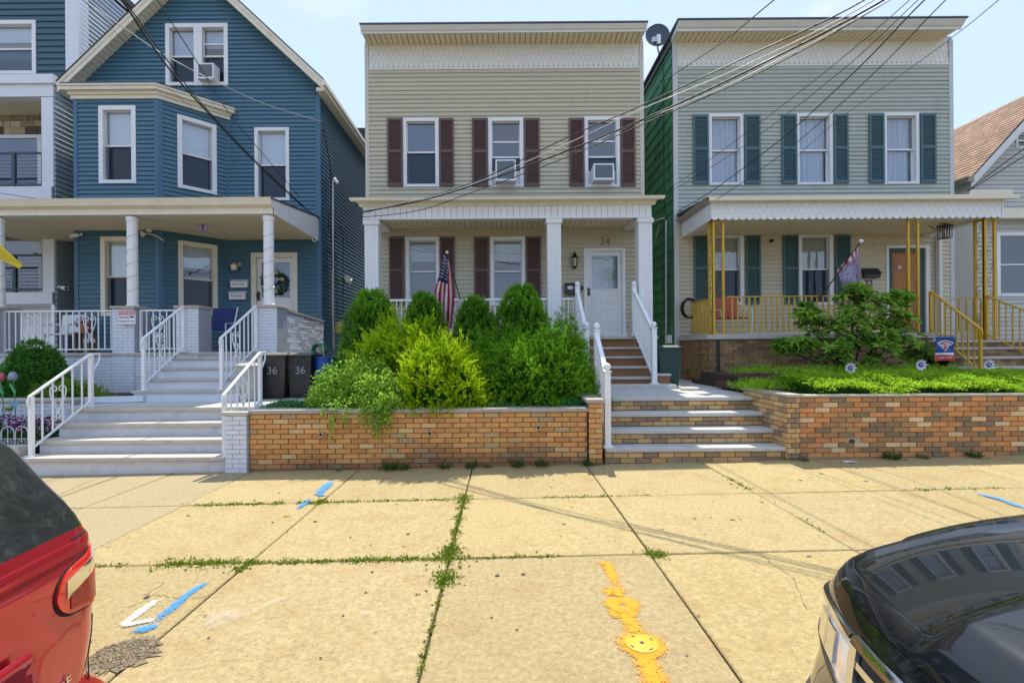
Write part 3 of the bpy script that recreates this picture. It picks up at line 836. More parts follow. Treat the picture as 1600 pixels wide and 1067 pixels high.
# fascia planks
n = 46; fx0, fx1 = UX(567, 10.86, 330), UX(1018, 10.86, 330); fw = (fx1 - fx0) / n
for k in range(n):
    mb = MB(); x = fx0 + k * fw; mb.box((x + .004, 10.85, zf0), (x + fw - .004, 10.88, zf1)); mb.build('fascia_plank', m_fascia, house)
mb = MB(); mb.box((fx0, 10.878, zf0 + .002), (fx1, 11.15, zf1)); mb.build('porch_beam', m_fascia, house)
mb = MB(); mb.box((fx0 + .0, 10.83, zf0 - .03), (fx1, 10.9, zf0 - .002)); mb.build('fascia_trim', m_fascia, house)
for x0, x1 in ((fx0, fx0 + .32), (fx1 - .32, fx1)):
    mb = MB(); mb.box((x0, 11.152, zf0 - .02), (x1, HD - .03, zf1)); mb.build('side_beam', m_fascia, house)
n = 46; c0, c1 = fx0 + .325, fx1 - .325; cw = (c1 - c0) / n
for k in range(n):
    mb = MB(); x = c0 + k * cw; mb.box((x + .007, 11.153, zc - .008), (x + cw - .007, HD - .02, zc + .01)); mb.build('ceiling_strip', m_soffit, house)
mb = MB(); mb.box((c0, 11.153, zc + .012), (c1, HD - .02, zc + .02)); mb.build('porch_ceiling', m_soffgap, house)
mb = MB()
zg = UZ(307, 10.6, 785)
profile_x(mb, fx0 - .02, fx1 + .02, [(10.9, zf1 + .002), (10.83, zf1 + .002), (10.80, zf1 + .07), (10.70, zf1 + .10), (10.66, zg - .07), (10.62, zg - .055), (10.60, zg), (10.9, zg + .01)], .20, .20)
mb.build('porch_cornice', m_cream, house)
mb = MB(); mb.prism([(fx0 - .16, 10.62, zg + .012), (fx0 - .16, HD - .0, zg + .10), (fx0 - .16, HD - .0, zg + .0), (fx0 - .16, 10.62, zg - .0)], (fx1 - fx0 + .32, 0, 0)); mb.build('porch_roof', m_roofing, house)
# columns
for x0, x1 in ((572, 594.5), (854.5, 876), (994, 1018)):
    a0, a1 = UX(x0, 11.0, 430), UX(x1, 11.0, 430)
    c = (a0 + a1) / 2; h = .145
    mb = MB(); mb.box((c - h, 11.0 - h, ZP), (c + h, 11.0 + h, zf0 - .05))
    col_ = mb.build('column', m_fascia, house, bevel=.006)
    mb = MB()
    for d_ in (-.075, 0, .075): mb.box((c + d_ - .004, 11.0 - h - .002, ZP + .3), (c + d_ + .004, 11.0 - h + .002, zf0 - .14))
    mb.build('flute', mat('flute_groove', (.60, .61, .62), .6, var=0), col_)
    mb = MB(); mb.box((c - h - .03, 11.0 - h - .03, zf0 - .135), (c + h + .03, 11.0 + h + .03, zf0 - .032)); mb.build('capital', m_fascia, col_, bevel=.015)
    mb = MB(); mb.box((c - h - .02, 11.0 - h - .02, ZP), (c + h + .02, 11.0 + h + .02, ZP + .12)); mb.build('plinth', m_fascia, col_, bevel=.01)
# front door
a0, a1, b0, b1 = dr[0], dr[1], ZP, dr[3]
mb = MB()
for x0, x1, y0, y1 in ((a0, a0 + .07, b0, b1), (a1 - .07, a1, b0, b1), (a0 + .07, a1 - .07, b1 - .07, b1)): pl.box(mb, x0, x1, y0, y1, -.1, .035)
pl.box(mb, a0 - .02, a1 + .02, b0, b0 + .07, -.1, .10)
frame = mb.build('door_frame', m_white, house, bevel=.004)
l0, l1, t0, t1 = a0 + .072, a1 - .072, b0 + .075, b1 - .072
gr = W(pl, HD, 925, 400, 965.5, 451)
mb = MB()
for x0, x1, y0, y1 in ((l0, gr[0], t0, t1), (gr[1], l1, t0, t1), (gr[0], gr[1], gr[3], t1), (gr[0], gr[1], t0, gr[2])): pl.box(mb, x0, x1, y0, y1, -.08, -.03)
door = mb.build('door', m_white, house)
mb = MB(); t = .03
for x0, x1, y0, y1 in ((gr[0] - t, gr[0], gr[2] - t, gr[3] + t), (gr[1], gr[1] + t, gr[2] - t, gr[3] + t), (gr[0], gr[1], gr[3], gr[3] + t), (gr[0], gr[1], gr[2] - t, gr[2])): pl.box(mb, x0, x1, y0, y1, -.035, -.015)
mb.build('glass_frame', m_white, door, bevel=.004)
mb = MB(); mb.add([pl.P(gr[0], gr[2], -.05), pl.P(gr[1], gr[2], -.05), pl.P(gr[1], gr[3], -.05), pl.P(gr[0], gr[3], -.05)], [(0, 1, 2, 3)]); mb.build('pane', m_glass, door)
mb = MB(); mb.add([pl.P(gr[0] - .1, gr[2] - .1, -.14), pl.P(gr[1] + .1, gr[2] - .1, -.14), pl.P(gr[1] + .1, gr[3] + .1, -.14), pl.P(gr[0] - .1, gr[3] + .1, -.14)], [(0, 1, 2, 3)])
mb.build('door_curtain', mat('lace_curtain', (.52, .55, .55), .9, var=.35, scale=9), door)
wm = (l0 + l1) / 2
for x0, x1 in ((l0 + .1, wm - .05), (wm + .05, l1 - .1)):
    for y0, y1 in ((t0 + .1, t0 + .62), (t0 + .72, gr[2] - .12)):
        mb = MB()
        for (p0, p1, q0, q1) in ((x0, x0 + .02, y0, y1), (x1 - .02, x1, y0, y1), (x0, x1, y0, y0 + .02), (x0, x1, y1 - .02, y1)): pl.box(mb, p0, p1, q0, q1, -.031, -.022)
        pl.box(mb, x0 + .05, x1 - .05, y0 + .05, y1 - .05, -.031, -.024)
        mb.build('door_panel', m_white, door, bevel=.004)
hp = U(920, 456, HD)
mb = MB(); mb.box((hp.x - .03, HD + .005, hp.z - .09), (hp.x + .03, HD + .03, hp.z + .09)); mb.ball((hp.x, HD - .03, hp.z - .03), .032); mb.ball((hp.x, HD - .005, hp.z + .06), .022)
mb.build('handle', mat('aged_bronze', (.13, .10, .07), .35, metal=.8), door, smooth=40)
# wreath of dried flowers on the inside of the door glass
fr_ = random.Random(4)
wr = thing('door_wreath', 'dried flower spray with pastel ribbons hanging inside the white door glass', 'wreath')
wc = U(953, 428, HD)
for nm, cs in (('leaf_spray', [(.20, .24, .08), 60, (0.02, -.02), .10, .17]), ('flowers', [(.62, .42, .40), 26, (-.17, .05), .12, .22]), ('ribbon', [(.35, .45, .62), 22, (-.12, .0), .16, .10])):
    mb = MB()
    for k in range(cs[1]):
        c = Vector((wc.x + cs[2][0] + fr_.gauss(0, cs[3] * .5), HD + .075 + fr_.uniform(0, .03), wc.z + cs[2][1] + fr_.gauss(0, cs[4] * .5)))
        c.x = min(max(c.x, gr[0] + .03), gr[1] - .03); c.z = min(max(c.z, gr[2] + .04), gr[3] - .03)
        v = Vector((fr_.uniform(-1, 1), fr_.uniform(-.2, .2), fr_.uniform(-1, 1))).normalized(); w_ = v.cross(Vector((0, 1, 0)))
        mb.obox(c, v * .034, w_ * .012, v.cross(w_).normalized() * .004)
    mb.build(nm, mat('dried_' + nm, cs[0], .8, var=.3, scale=40), wr)
# number, lantern, mailbox, bell
text_mesh('house_number', '34', .26, mat('brass_number', (.27, .19, .09), .4, metal=.5), house, U(945, 378.5, HD) + Vector((0, -.022, 0)), ext=.008)
lp = U(897, 407, HD)
lt = thing('wall_lantern', 'dark bronze wall lantern beside the white front door', 'lantern', loc=(lp.x, HD, lp.z))
mbz = mat('bronze_lantern', (.055, .04, .03), .4, metal=.7)
mb = MB(); mb.box((-.05, -.03, -.16), (.05, 0, .06)); mb.build('back_plate', mbz, lt, bevel=.005)
mb = MB(); mb.lathe([(.085, 0), (.09, .012), (.05, .06), (.055, .075), (.02, .12), (.01, .16)], (0, -.12, .03), 8); mb.build('cap', mbz, lt)
mb = MB(); mb.lathe([(.055, -.16), (.075, .03)], (0, -.12, 0), 8); mb.build('glass', mat('lantern_glass', (.55, .5, .38), .2, var=0), lt)
mb = MB(); mb.lathe([(.02, -.21), (.05, -.19), (.06, -.16)], (0, -.12, 0), 8)
for k in range(6):
    t = k * math.pi / 3; mb.bar((.057 * math.cos(t), -.12 + .057 * math.sin(t), -.16), (.08 * math.cos(t), -.12 + .08 * math.sin(t), .03), .012)
mb.bar((0, 0, -.1), (0, -.12, -.19), .02); mb.build('cage', mbz, lt)
mp_ = U(890, 453, HD)
mbx = thing('mailbox', 'dark mailbox with a pale oval plate beside the white front door', 'mailbox', loc=(mp_.x, HD, mp_.z))
mb = MB(); mb.box((-.12, -.1, -.13), (.12, -.02, .13)); mb.build('box', m_black, mbx, bevel=.01)
mb = MB(); mb.lathe([(.055, 0), (.055, .006)], (0, -.107, 0), 16, (0, 1, 0)); o = mb.build('plate', m_steel, mbx); o.scale = (1.25, 1, .8); o.location = (0, 0, .04)
mb = MB(); mb.box((-.12, -.115, .131), (.12, -.02, .15)); mb.build('lid', m_black, mbx, bevel=.006)
mb = MB(); bp = U(909, 450, HD); mb.box((bp.x - .03, HD - .05, bp.z - .06), (bp.x + .03, HD - .02, bp.z + .05)); tag(mb.build('doorbell', m_black, bevel=.006), 'small black doorbell beside the frame of the white front door', 'doorbell')
# air conditioners
ac_unit('white air conditioner in the middle upper window of the beige house', pl, *W(pl, HD, 774.5, 257, 805.5, 289.5))
ac_unit('white air conditioner in the right upper window of the beige house', pl, *W(pl, HD, 924, 263, 955, 288))
for i, x in ((1, (768, 814)), (2, (918, 964))):
    r = W(pl, HD, x[0], 266, x[1], 289)
    mb = MB(); pl.box(mb, r[0] + .02, r[1] - .02, r[2], r[3], -.10, -.07); mb.build('side_curtain', m_whitemetal, house)
# porch balustrade behind the bushes
bal = thing('porch_railing', 'white metal railing along the front of the middle porch behind the evergreens', 'railing')
zt = UZ(467, 10.95, 700); xb0, xb1 = px0 + .3, UX(855, 10.95, 467)
mb = MB(); mb.box((xb0, 10.92, zt - .05), (xb1, 10.98, zt)); mb.box((UX(877, 10.95), 10.92, zt - .05), (1.62, 10.98, zt)); mb.build('top_rail', m_whitemetal, bal, bevel=.006)
mb = MB(); mb.box((xb0, 10.93, ZP + .08), (xb1, 10.97, ZP + .12)); mb.box((UX(877, 10.95), 10.93, ZP + .08), (1.62, 10.97, ZP + .12)); mb.build('bottom_rail', m_whitemetal, bal)
me = None
x = xb0 + .06
while x < 1.6:
    if not (xb1 < x < UX(877, 10.95)):
        if me is None:
            mb = MB(); mb.box((-.012, -.012, 0), (.012, .012, zt - .05 - ZP - .12)); me = mb.mesh('baluster', m_whitemetal)
        link('baluster', me, bal, (x, 10.95, ZP + .12))
    x += .105

# ------------------------------------------------------------------ white metal stair railings of the middle house
def stair_rail(label, p0, p1, h, n, mat_=m_whitemetal, group='white stair railings with ball finials', pitch=.105, post=.09):
    """From bottom post p0 to top post p1 (base points); straight sloping rails, thin pickets, ball finials."""
    p0, p1 = Vector(p0), Vector(p1)
    t = thing('stair_railing', label, 'railing', group, loc=p0)
    q1 = p1 - p0; up = Vector((0, 0, 1))
    for q in (Vector((0, 0, 0)), q1):
        mb = MB(); mb.box((q.x - post / 2, q.y - post / 2, q.z), (q.x + post / 2, q.y + post / 2, q.z + h + .06)); po = mb.build('post', mat_, t, bevel=.005)
        mb = MB(); mb.box((q.x - post * .62, q.y - post * .62, q.z + h + .06), (q.x + post * .62, q.y + post * .62, q.z + h + .08)); mb.ball((q.x, q.y, q.z + h + .135), .055, 12); mb.build('finial', mat_, po, smooth=50)
        mb = MB(); mb.box((q.x - post * .8, q.y - post * .8, q.z + .001), (q.x + post * .8, q.y + post * .8, q.z + .025)); mb.build('foot', mat_, po)
    mb = MB(); mb.bar(up * h, q1 + up * h, .07, .045); mb.build('top_rail', mat_, t, bevel=.008)
    mb = MB(); mb.bar(up * .12, q1 + up * .12, .05, .03); mb.build('bottom_rail', mat_, t)
    mb = MB(); mb.box((-.0125, -.0125, 0), (.0125, .0125, h - .15)); me = mb.mesh('picket', mat_)
    for k in range(1, n):
        f = k / n; link('picket', me, t, q1 * f + up * .13)
    return t
stair_rail('white railing with ball finials on the right of the upper porch steps', (2.83, 9.56, .92), (2.80, 10.86, ZP), .98, 12)
stair_rail('white railing with ball finials left of the upper porch steps, behind a yew', (1.57, 9.56, .92), (1.60, 10.86, ZP), .98, 12)
stair_rail('white railing with ball finials at the bottom left of the lower middle steps', (1.44, 7.06, .235), (1.47, 7.98, .838), .97, 8, post=.085)
mb = MB(); q = U(1001, 500, 11.0); mb.box((2.94, 10.85, ZP), (3.03, 10.94, ZP + 1.0)); mb.ball((2.985, 10.895, ZP + 1.06), .05, 10)
o = mb.build('newel_post', m_whitemetal, smooth=40); tag(o, 'short white newel post with a ball beside the right porch column', 'post')

# satellite dish on the roof edge of the grey house
sp = U(1027, 57, 13.2)
ds = thing('satellite_dish', 'round dark grey satellite dish between the two flat-topped houses', 'satellite dish', loc=sp)
m_dish = mat('dish_grey', (.045, .065, .085), .45, var=.08)
mb = MB(); axd = Vector((-.12, -1, .18)).normalized()
mb.lathe([(.001, .0), (.10, .006), (.19, .022), (.26, .045), (.30, .065), (.305, .072), (.298, .08), (.255, .06), (.18, .036), (.09, .02), (.001, .014)], -axd * .03, 32, axd)
o = mb.build('dish', m_dish, ds, smooth=40); o.scale = (1.0, 1.0, 1.08)
mb = MB(); base = Vector((.28, .45, -.62))
mb.tube([axd * -.06, Vector((.05, .12, -.25)), base], .025, 8); mb.build('mast', m_steel, ds, smooth=40)
mb = MB(); mb.tube([Vector((.0, -.03, -.25)), Vector((-.08, -.30, -.40)), Vector((-.18, -.42, -.36))], .014, 6); mb.box((-.26, -.48, -.42), (-.14, -.38, -.30)); mb.build('feed_arm', m_steel, ds)
mb = MB(); mb.box((-.05, -.14, -.27), (.05, -.02, -.03)); mb.build('bracket', m_whitemetal, ds, bevel=.01)
# ------------------------------------------------------------------ blue gabled house
m_blue = mat('blue_siding', (0.055, 0.142, 0.205), objcol=True, rough=.36, var=.07, scale=2.0, stretch=(.3, .3, 6), stain=((.10, .17, .21), 2.6, .55, .28, (2, 2, .3)))
m_bluec = mat('blue_corner', (0.050, 0.140, 0.225), .45, var=.05)
m_shingle = mat('dark_shingle', (0.05, 0.05, 0.055), .9, var=.3, scale=20)
BD = 12.6
pl = facade(BD)
house = thing('house', 'blue clapboard house with a tall gable, bay windows and a white columned porch', 'house')
bx0, bx1 = -10.35, -4.45
AP, AZ, SLP = -7.43, 11.08, .942
ZB = 1.58
def g_edge(z):
    hw = (AZ - .14 - z) / SLP
    return (max(bx0 + .0, AP - hw), min(bx1 - .1, AP + hw))
ops = []
gw = W(pl, BD, 259.5, 38, 357, 135); gm = (gw[0] + gw[1]) / 2
ops.append(window(house, pl, gw[0], gm + .03, gw[2], gw[3], cover='shade', c=.10, mat_shade=m_curtain))
ops.append(window(house, pl, gm + .032, gw[1], gw[2], gw[3], cover='half', c=.10, bars=1, mat_shade=m_curtain))
r = W(pl, BD, 398.5, 200, 452.5, 314); ops.append(window(house, pl, *r, cover='shade'))
dr = W(pl, BD, 393.5, 395, 465.5, 540); dr = (dr[0], dr[1], ZB, dr[3])
ops.append((dr[0] + .03, dr[1] - .03, ZB, dr[3] - .03))
wall = MB(); wall_sheet(wall, pl, bx0, bx1, .3, 7.9, ops)
bk = MB()
zs = [7.9] + sorted({o[2] for o in ops[:2]} | {o[3] for o in ops[:2]}) + [AZ - .15]
for q in range(len(zs) - 1):
    y0, y1 = zs[q], zs[q + 1]; e0, e1 = g_edge(y0), g_edge(y1)
    hs = [(o[0], o[1]) for o in ops[:2] if o[2] < (y0 + y1) / 2 < o[3]]
    if not hs:
        wall.add([pl.P(e0[0], y0, -.012), pl.P(e0[1] + .1, y0, -.012), pl.P(e1[1] + .05, y1, -.012), pl.P(e1[0], y1, -.012)], [(0, 1, 2, 3)])
    else:
        h0, h1 = min(h[0] for h in hs), max(h[1] for h in hs)
        wall.add([pl.P(e0[0], y0, -.012), pl.P(h0, y0, -.012), pl.P(h0, y1, -.012), pl.P(e1[0], y1, -.012)], [(0, 1, 2, 3)])
        wall.add([pl.P(h1, y0, -.012), pl.P(e0[1], y0, -.012), pl.P(e1[1], y1, -.012), pl.P(h1, y1, -.012)], [(0, 1, 2, 3)])
        wall.add([pl.P(hs[0][1], y0, -.012), pl.P(hs[1][0], y0, -.012), pl.P(hs[1][0], y1, -.012), pl.P(hs[0][1], y1, -.012)], [(0, 1, 2, 3)])
wall.box((bx0, BD + .95, .3), (bx1 - .02, 22, 7.9))
wall.add([(bx1 - .015, BD + .012, .3), (bx1 - .015, BD + .95, .3), (bx1 - .015, BD + .95, 7.9), (bx1 - .015, BD + .012, 7.9)], [(0, 1, 2, 3)])
wall.prism([(bx0, BD + .96, 7.9), (bx1, BD + .96, 7.9), (AP, BD + .96, AZ - .15)], (0, 9, 0))
wall.build('wall', m_bluec, house)
siding(house, pl, bx0 + .0, bx1 - .1, ZB + .05, 7.9, ops, m_blue, .1015)
siding(house, pl, 0, 0, 7.9, AZ - .3, ops, m_blue, .1015, edge=g_edge)
mb = MB(); pl.box(mb, bx1 - .098, bx1 + .02, .74, 7.86, -.03, .03); mb.build('corner_board', m_bluec, house, bevel=.004)
side = Plane((bx1, BD, 0), (0, 1, 0), (1, 0, 0))
siding(house, side, .035, 7.0, .98, 7.86, [], m_blue, .1015)
mb = MB(); mb.box((bx1 - .03, BD + .03, .5), (bx1 + .03, 19.6, .975)); mb.build('foundation', m_wbrick, house)
# roof slabs, rakes, gutter
for s in (-1, 1):
    ex = AP + s * 3.20; ez = AZ - 3.20 * SLP
    mb = MB(); mb.prism([(AP, 12.24, AZ + .03), (ex, 12.24, ez + .03), (ex, 12.24, ez + .0), (AP, 12.24, AZ + .0)], (0, 10, 0)); mb.build('roof_slope', m_shingle, house)
    mb = MB(); mb.prism([(AP, 12.27, AZ - .002), (ex, 12.27, ez - .002), (ex, 12.27, ez - .24), (AP, 12.27, AZ - .24)], (0, .03, 0)); mb.build('rake_board', m_cream, house)
    mb = MB(); mb.prism([(AP, 12.255, AZ - .0), (ex, 12.255, ez - .0), (ex, 12.255, ez - .10), (AP, 12.255, AZ - .10)], (0, .014, 0)); mb.build('rake_moulding', m_cream, house)
    n = 34
    for k in range(n):
        t0, t1 = (k + .03) / n, (k + .97) / n
        A = lambda t: Vector((AP + (ex - AP) * t, 0, AZ + (ez - AZ) * t - .20))
        mb = MB(); a, b = A(t0), A(t1)
        mb.add([(a.x, 12.301, a.z), (b.x, 12.301, b.z), (b.x, BD + .0, b.z), (a.x, BD + .0, a.z)], [(0, 1, 2, 3) if s > 0 else (3, 2, 1, 0)])
        mb.build('soffit_strip', m_cream, house)
mb = MB(); ex = AP + 3.20; ez = AZ - 3.20 * SLP
mb.prism([(ex - .05, 12.22, ez - .02), (ex + .05, 12.22, ez - .02), (ex + .06, 12.22, ez - .13), (ex - .0, 12.22, ez - .15), (ex - .05, 12.22, ez - .13)], (0, 10, 0)); mb.build('gutter', m_cream, house)
mb = MB(); mb.box((bx1 + .02, 12.3, ez - .24), (ex + .02, 21.5, ez - .16)); mb.build('eave_board', m_cream, house)
# bay
b0x, b1x, b2x = UX(117, 11.5, 250), UX(247.5, 11.5, 250), UX(358, BD, 250)
fpl = facade(11.5)
apl = Plane((b1x, 11.5, 0), (b2x - b1x, BD - 11.5, 0), Vector((BD - 11.5, -(b2x - b1x), 0)))
al = math.hypot(b2x - b1x, BD - 11.5)
bt = 7.28
fo = [window(house, fpl, *W(fpl, 11.5, 155.5, 166, 213.5, 287.5), cover='shade', c=.10), window(house, fpl, *W(fpl, 11.5, 158.5, 370, 215, 494), cover='shade', c=.10, fm=m_cream)]
ao = [window(house, apl, .37, 1.20, 5.36, 7.05, cover='shade', c=.10), window(house, apl, .37, 1.20, 2.44, 4.15, cover='half', c=.10, fm=m_cream)]
wb = MB(); wall_sheet(wb, fpl, b0x, b1x, .5, bt, fo); wall_sheet(wb, apl, 0, al, .5, bt, ao)
wb.add([(b0x, 11.512, .5), (b0x, BD, .5), (b0x, BD, bt), (b0x, 11.512, bt)], [(0, 1, 2, 3)]); wb.build('bay_wall', m_bluec, house)
siding(house, fpl, b0x + .08, b1x - .07, ZB, bt, fo, m_blue, .1015)
siding(house, apl, .075, al - .05, ZB, bt, ao, m_blue, .1015)
mb = MB(); fpl.box(mb, b0x - .01, b0x + .08, ZB, bt, -.02, .03); fpl.box(mb, b1x - .07, b1x + .012, ZB, bt, -.02, .03); apl.box(mb, -.012, .075, ZB, bt, -.02, .03); apl.box(mb, al - .05, al, ZB, bt, -.02, .02); mb.build('bay_corner', m_bluec, house)
def bay_ring(off): return [(b0x - off, BD - .02), (b0x - off, 11.5 - off), (b1x + off * .4, 11.5 - off), (b2x + off * 1.0, BD - .02 - off * .35), (b2x + off, BD - .02)]
mb = MB()
for off, z0, z1 in ((.05, bt - .02, bt + .06), (.09, bt + .06, bt + .13), (.17, bt + .13, bt + .21), (.20, bt + .21, bt + .245)):
    mb.prism([(x, y, z0) for x, y in bay_ring(off)], (0, 0, z1 - z0 - .001))
mb.build('bay_cornice', m_cream, house)
mb = MB(); mb.prism([(x, y, bt + .247) for x, y in bay_ring(.18)], (0, 0, .04)); mb.build('bay_roof', m_roofing, house)
# porch
qx0, qx1 = -13.0, -4.50
zg1 = UZ(311, 10.0, 213); zg0 = UZ(323, 10.0, 213); zbm = UZ(336, 10.1, 213)
mb = MB(); mb.box((qx0, 10.0, .3), (-6.42, BD - .0, ZB - .06)); mb.build('porch_base', m_wcore, house)
pr = random.Random(9); mb = MB()
for k in range(20):
    z = .30 + k * .0625; x = -11.2 - (.1 if k % 2 else 0)
    while x < -6.43:
        mb.box((x + .004, 9.992 - pr.uniform(0, .004), z + .004), (min(x + .2, -6.43), 10.01, z + .058)); x += .204
mb.build('painted_brick', m_wbrick, house, kind='stuff')
mb = MB(); mb.box((qx0, 9.95, ZB - .055), (-4.5, BD - .02, ZB)); mb.build('porch_floor', m_nosing, house, bevel=.01)
mb = MB(); mb.box((-6.42, 10.35, .3), (-4.48, BD - .02, ZB - .06)); mb.build('porch_base', m_wcore, house)
# side parapet on the right, rough white stone
mb = MB(); mb.prism([(-4.50, 10.42, .5), (-4.50, BD - .02, .5), (-4.50, BD - .02, 2.28), (-4.50, 10.42, 2.40)], (.10, 0, 0)); mb.build('porch_parapet', m_wcore, house)
mb = MB(); k = 0; z = .76
while z < 2.3:
    y = 10.44 - (.15 if k % 2 else 0); hh = pr.choice((.05, .065, .08))
    while y < BD - .1:
        L_ = pr.uniform(.18, .42); s, e = max(y, 10.43), min(y + L_, BD - .05); y += L_
        if e - s < .03 or z + hh > 2.38 - .12 * (e - 10.42) / 2.2: continue
        mb.box((-4.41, s + .004, z + .003), (-4.397 + pr.uniform(0, .022), e - .004, z + hh - .003))
    z += hh; k += 1
mb.build('rough_stone', m_wbrick, house, kind='stuff')
mb = MB(); mb.prism([(-4.53, 10.4, 2.285 + .118), (-4.53, BD - .02, 2.285), (-4.53, BD - .02, 2.33), (-4.53, 10.4, 2.448)], (.16, 0, 0)); mb.build('parapet_cap', m_coping, house)
for nm, x0, x1 in (('pillar', 184, 218), ('pillar', 282, 317), ('pillar', 402, 438), ('pillar', -22, 9)):
    a0, a1 = UX(x0, 10.12, 500), UX(x1, 10.12, 500)
    mb = MB(); mb.box((a0, 9.98, .6), (a1, 10.42, 2.43)); p_ = mb.build('pillar', m_wcore, house)
    mb = MB()
    for k in range(29):
        z = .62 + k * .0625; x = a0 - (.1 if k % 2 else 0)
        while x < a1:
            s, e = max(x, a0), min(x + .2, a1); x += .2
            if e - s > .03: mb.box((s + .003, 9.972 - pr.uniform(0, .003), z + .003), (e - .003, 9.985, z + .0585))
    mb.build('painted_brick', m_wbrick, p_, kind='stuff')
    mb = MB(); mb.box((a0 - .03, 9.94, 2.432), (a1 + .03, 10.46, 2.49)); mb.build('pillar_cap', m_coping, p_, bevel=.01)
for x0, x1 in ((199, 215), (412.5, 427.5), (-10, 6)):
    c = (UX(x0, 10.2, 400) + UX(x1, 10.2, 400)) / 2
    n = 40; mb = MB(); vs = []
    hts = [(2.49, 1.18), (2.52, 1.18), (2.54, 1.0), (zbm - .12, .96), (zbm - .10, 1.1), (zbm - .02, 1.12)]
    for z, f in hts:
        for k in range(n):
            t = 2 * math.pi * k / n; rr = .098 * f * (1 if k % 4 else .93)
            vs.append((c + rr * math.cos(t), 10.2 + rr * math.sin(t), z))
    fs = [(i * n + k, i * n + (k + 1) % n, (i + 1) * n + (k + 1) % n, (i + 1) * n + k) for i in range(len(hts) - 1) for k in range(n)]
    mb.add(vs, fs); cl = mb.build('column', m_white, house, smooth=25)
    mb = MB(); mb.tube([(c + .104 * math.cos(t), 10.2 + .104 * math.sin(t), 2.6 + t * .0425) for t in [q * .35 for q in range(100)] if 2.6 + t * .0425 < zbm - .15], .004, 5); mb.build('light_string', m_steel, cl)
mb = MB(); profile_x(mb, qx0, qx1, [(10.14, zg0 - .02), (10.09, zg0 - .02), (10.05, zg0), (9.99, zg0 + .02), (9.95, zg1 - .04), (9.93, zg1), (10.14, zg1)], 0, .02); mb.build('gutter', m_cream, house)
mb = MB(); mb.box((qx0, 10.1, zbm), (qx1 - .01, 10.3, zg0 - .021)); mb.build('porch_beam', m_cream, house)
mb = MB(); mb.box((qx0, 10.075, zbm), (qx1 - .08, 10.099, zbm + .045)); mb.build('beam_trim', m_cream, house)
zc = zbm + .03
n = 86; cw = (qx1 - .02 - qx0) / n
for k in range(n):
    x = qx0 + k * cw
    if x + cw < -11.6: continue
    mb = MB(); mb.box((x + .005, 10.301, zc - .006), (x + cw - .005, BD - .02, zc + .01)); mb.build('ceiling_strip', m_soffit, house)
mb = MB(); mb.box((qx0, 10.301, zc + .012), (qx1 - .02, BD - .02, zc + .02)); mb.build('porch_ceiling', m_soffgap, house)
rz = UZ(345, BD, 498)
mb = MB(); mb.prism([(qx0, 9.96, zg1 + .003), (qx0, BD, rz + .10), (qx0, BD, rz + .07), (qx0, 9.96, zg1 - .03 + .003)], (qx1 - qx0 + .03, 0, 0)); mb.build('porch_roof', m_shingle, house)
n = 26
for k in range(n):
    y0, y1 = 10.0 + (BD - .02 - 10.0) * k / n, 10.0 + (BD - .02 - 10.0) * (k + 1) / n
    zt = lambda y: zg1 - .03 + (rz + .065 - zg1 + .03) * (y - 9.96) / (BD - 9.96)
    zl = lambda y: (zg0 - .02 if y < 10.12 else zbm + .0)
    mb = MB(); mb.add([(qx1 + .012, y0 + .004, zl((y0 + y1) / 2)), (qx1 + .012, y1 - .004, zl((y0 + y1) / 2)), (qx1 + .012, y1 - .004, zt(y1)), (qx1 + .012, y0 + .004, zt(y0)),
                  (qx1 - .02, y0 + .004, zl((y0 + y1) / 2)), (qx1 - .02, y1 - .004, zl((y0 + y1) / 2))], [(0, 1, 2, 3), (4, 5, 1, 0)])
    mb.build('end_plank', m_fascia, house)
# door
a0, a1, b0, b1 = dr; mb = MB()
for x0, x1, y0, y1 in ((a0, a0 + .12, b0, b1), (a1 - .12, a1, b0, b1), (a0 + .12, a1 - .12, b1 - .12, b1)): pl.box(mb, x0, x1, y0, y1, -.1, .04)
mb.build('door_frame', m_cream, house, bevel=.005)
l0, l1, t0, t1 = a0 + .122, a1 - .122, b0 + .02, b1 - .122
gr = W(pl, BD, 408, 410, 452, 465)
mb = MB()
for x0, x1, y0, y1 in ((l0, gr[0], t0, t1), (gr[1], l1, t0, t1), (gr[0], gr[1], gr[3], t1), (gr[0], gr[1], t0, gr[2])): pl.box(mb, x0, x1, y0, y1, -.09, -.03)
door = mb.build('door', m_white, house)
mb = MB(); mb.add([pl.P(gr[0], gr[2], -.06), pl.P(gr[1], gr[2], -.06), pl.P(gr[1], gr[3], -.06), pl.P(gr[0], gr[3], -.06)], [(0, 1, 2, 3)]); mb.build('pane', m_glass, door)
mb = MB(); pl.box(mb, gr[0] - .05, gr[1] + .05, gr[2] - .05, gr[3] + .05, -.4, -.35); mb.build('room', mat('blue_room', (.05, .09, .16), .7, var=.2), door)
mb = MB(); hp = U(404, 462, BD); mb.box((hp.x - .025, BD - .0, hp.z - .12), (hp.x + .025, BD + .03, hp.z + .1)); mb.tube([(hp.x, BD - .05, hp.z - .08), (hp.x, BD - .07, hp.z), (hp.x, BD - .05, hp.z + .06)], .012, 6); mb.build('handle', m_black, door)
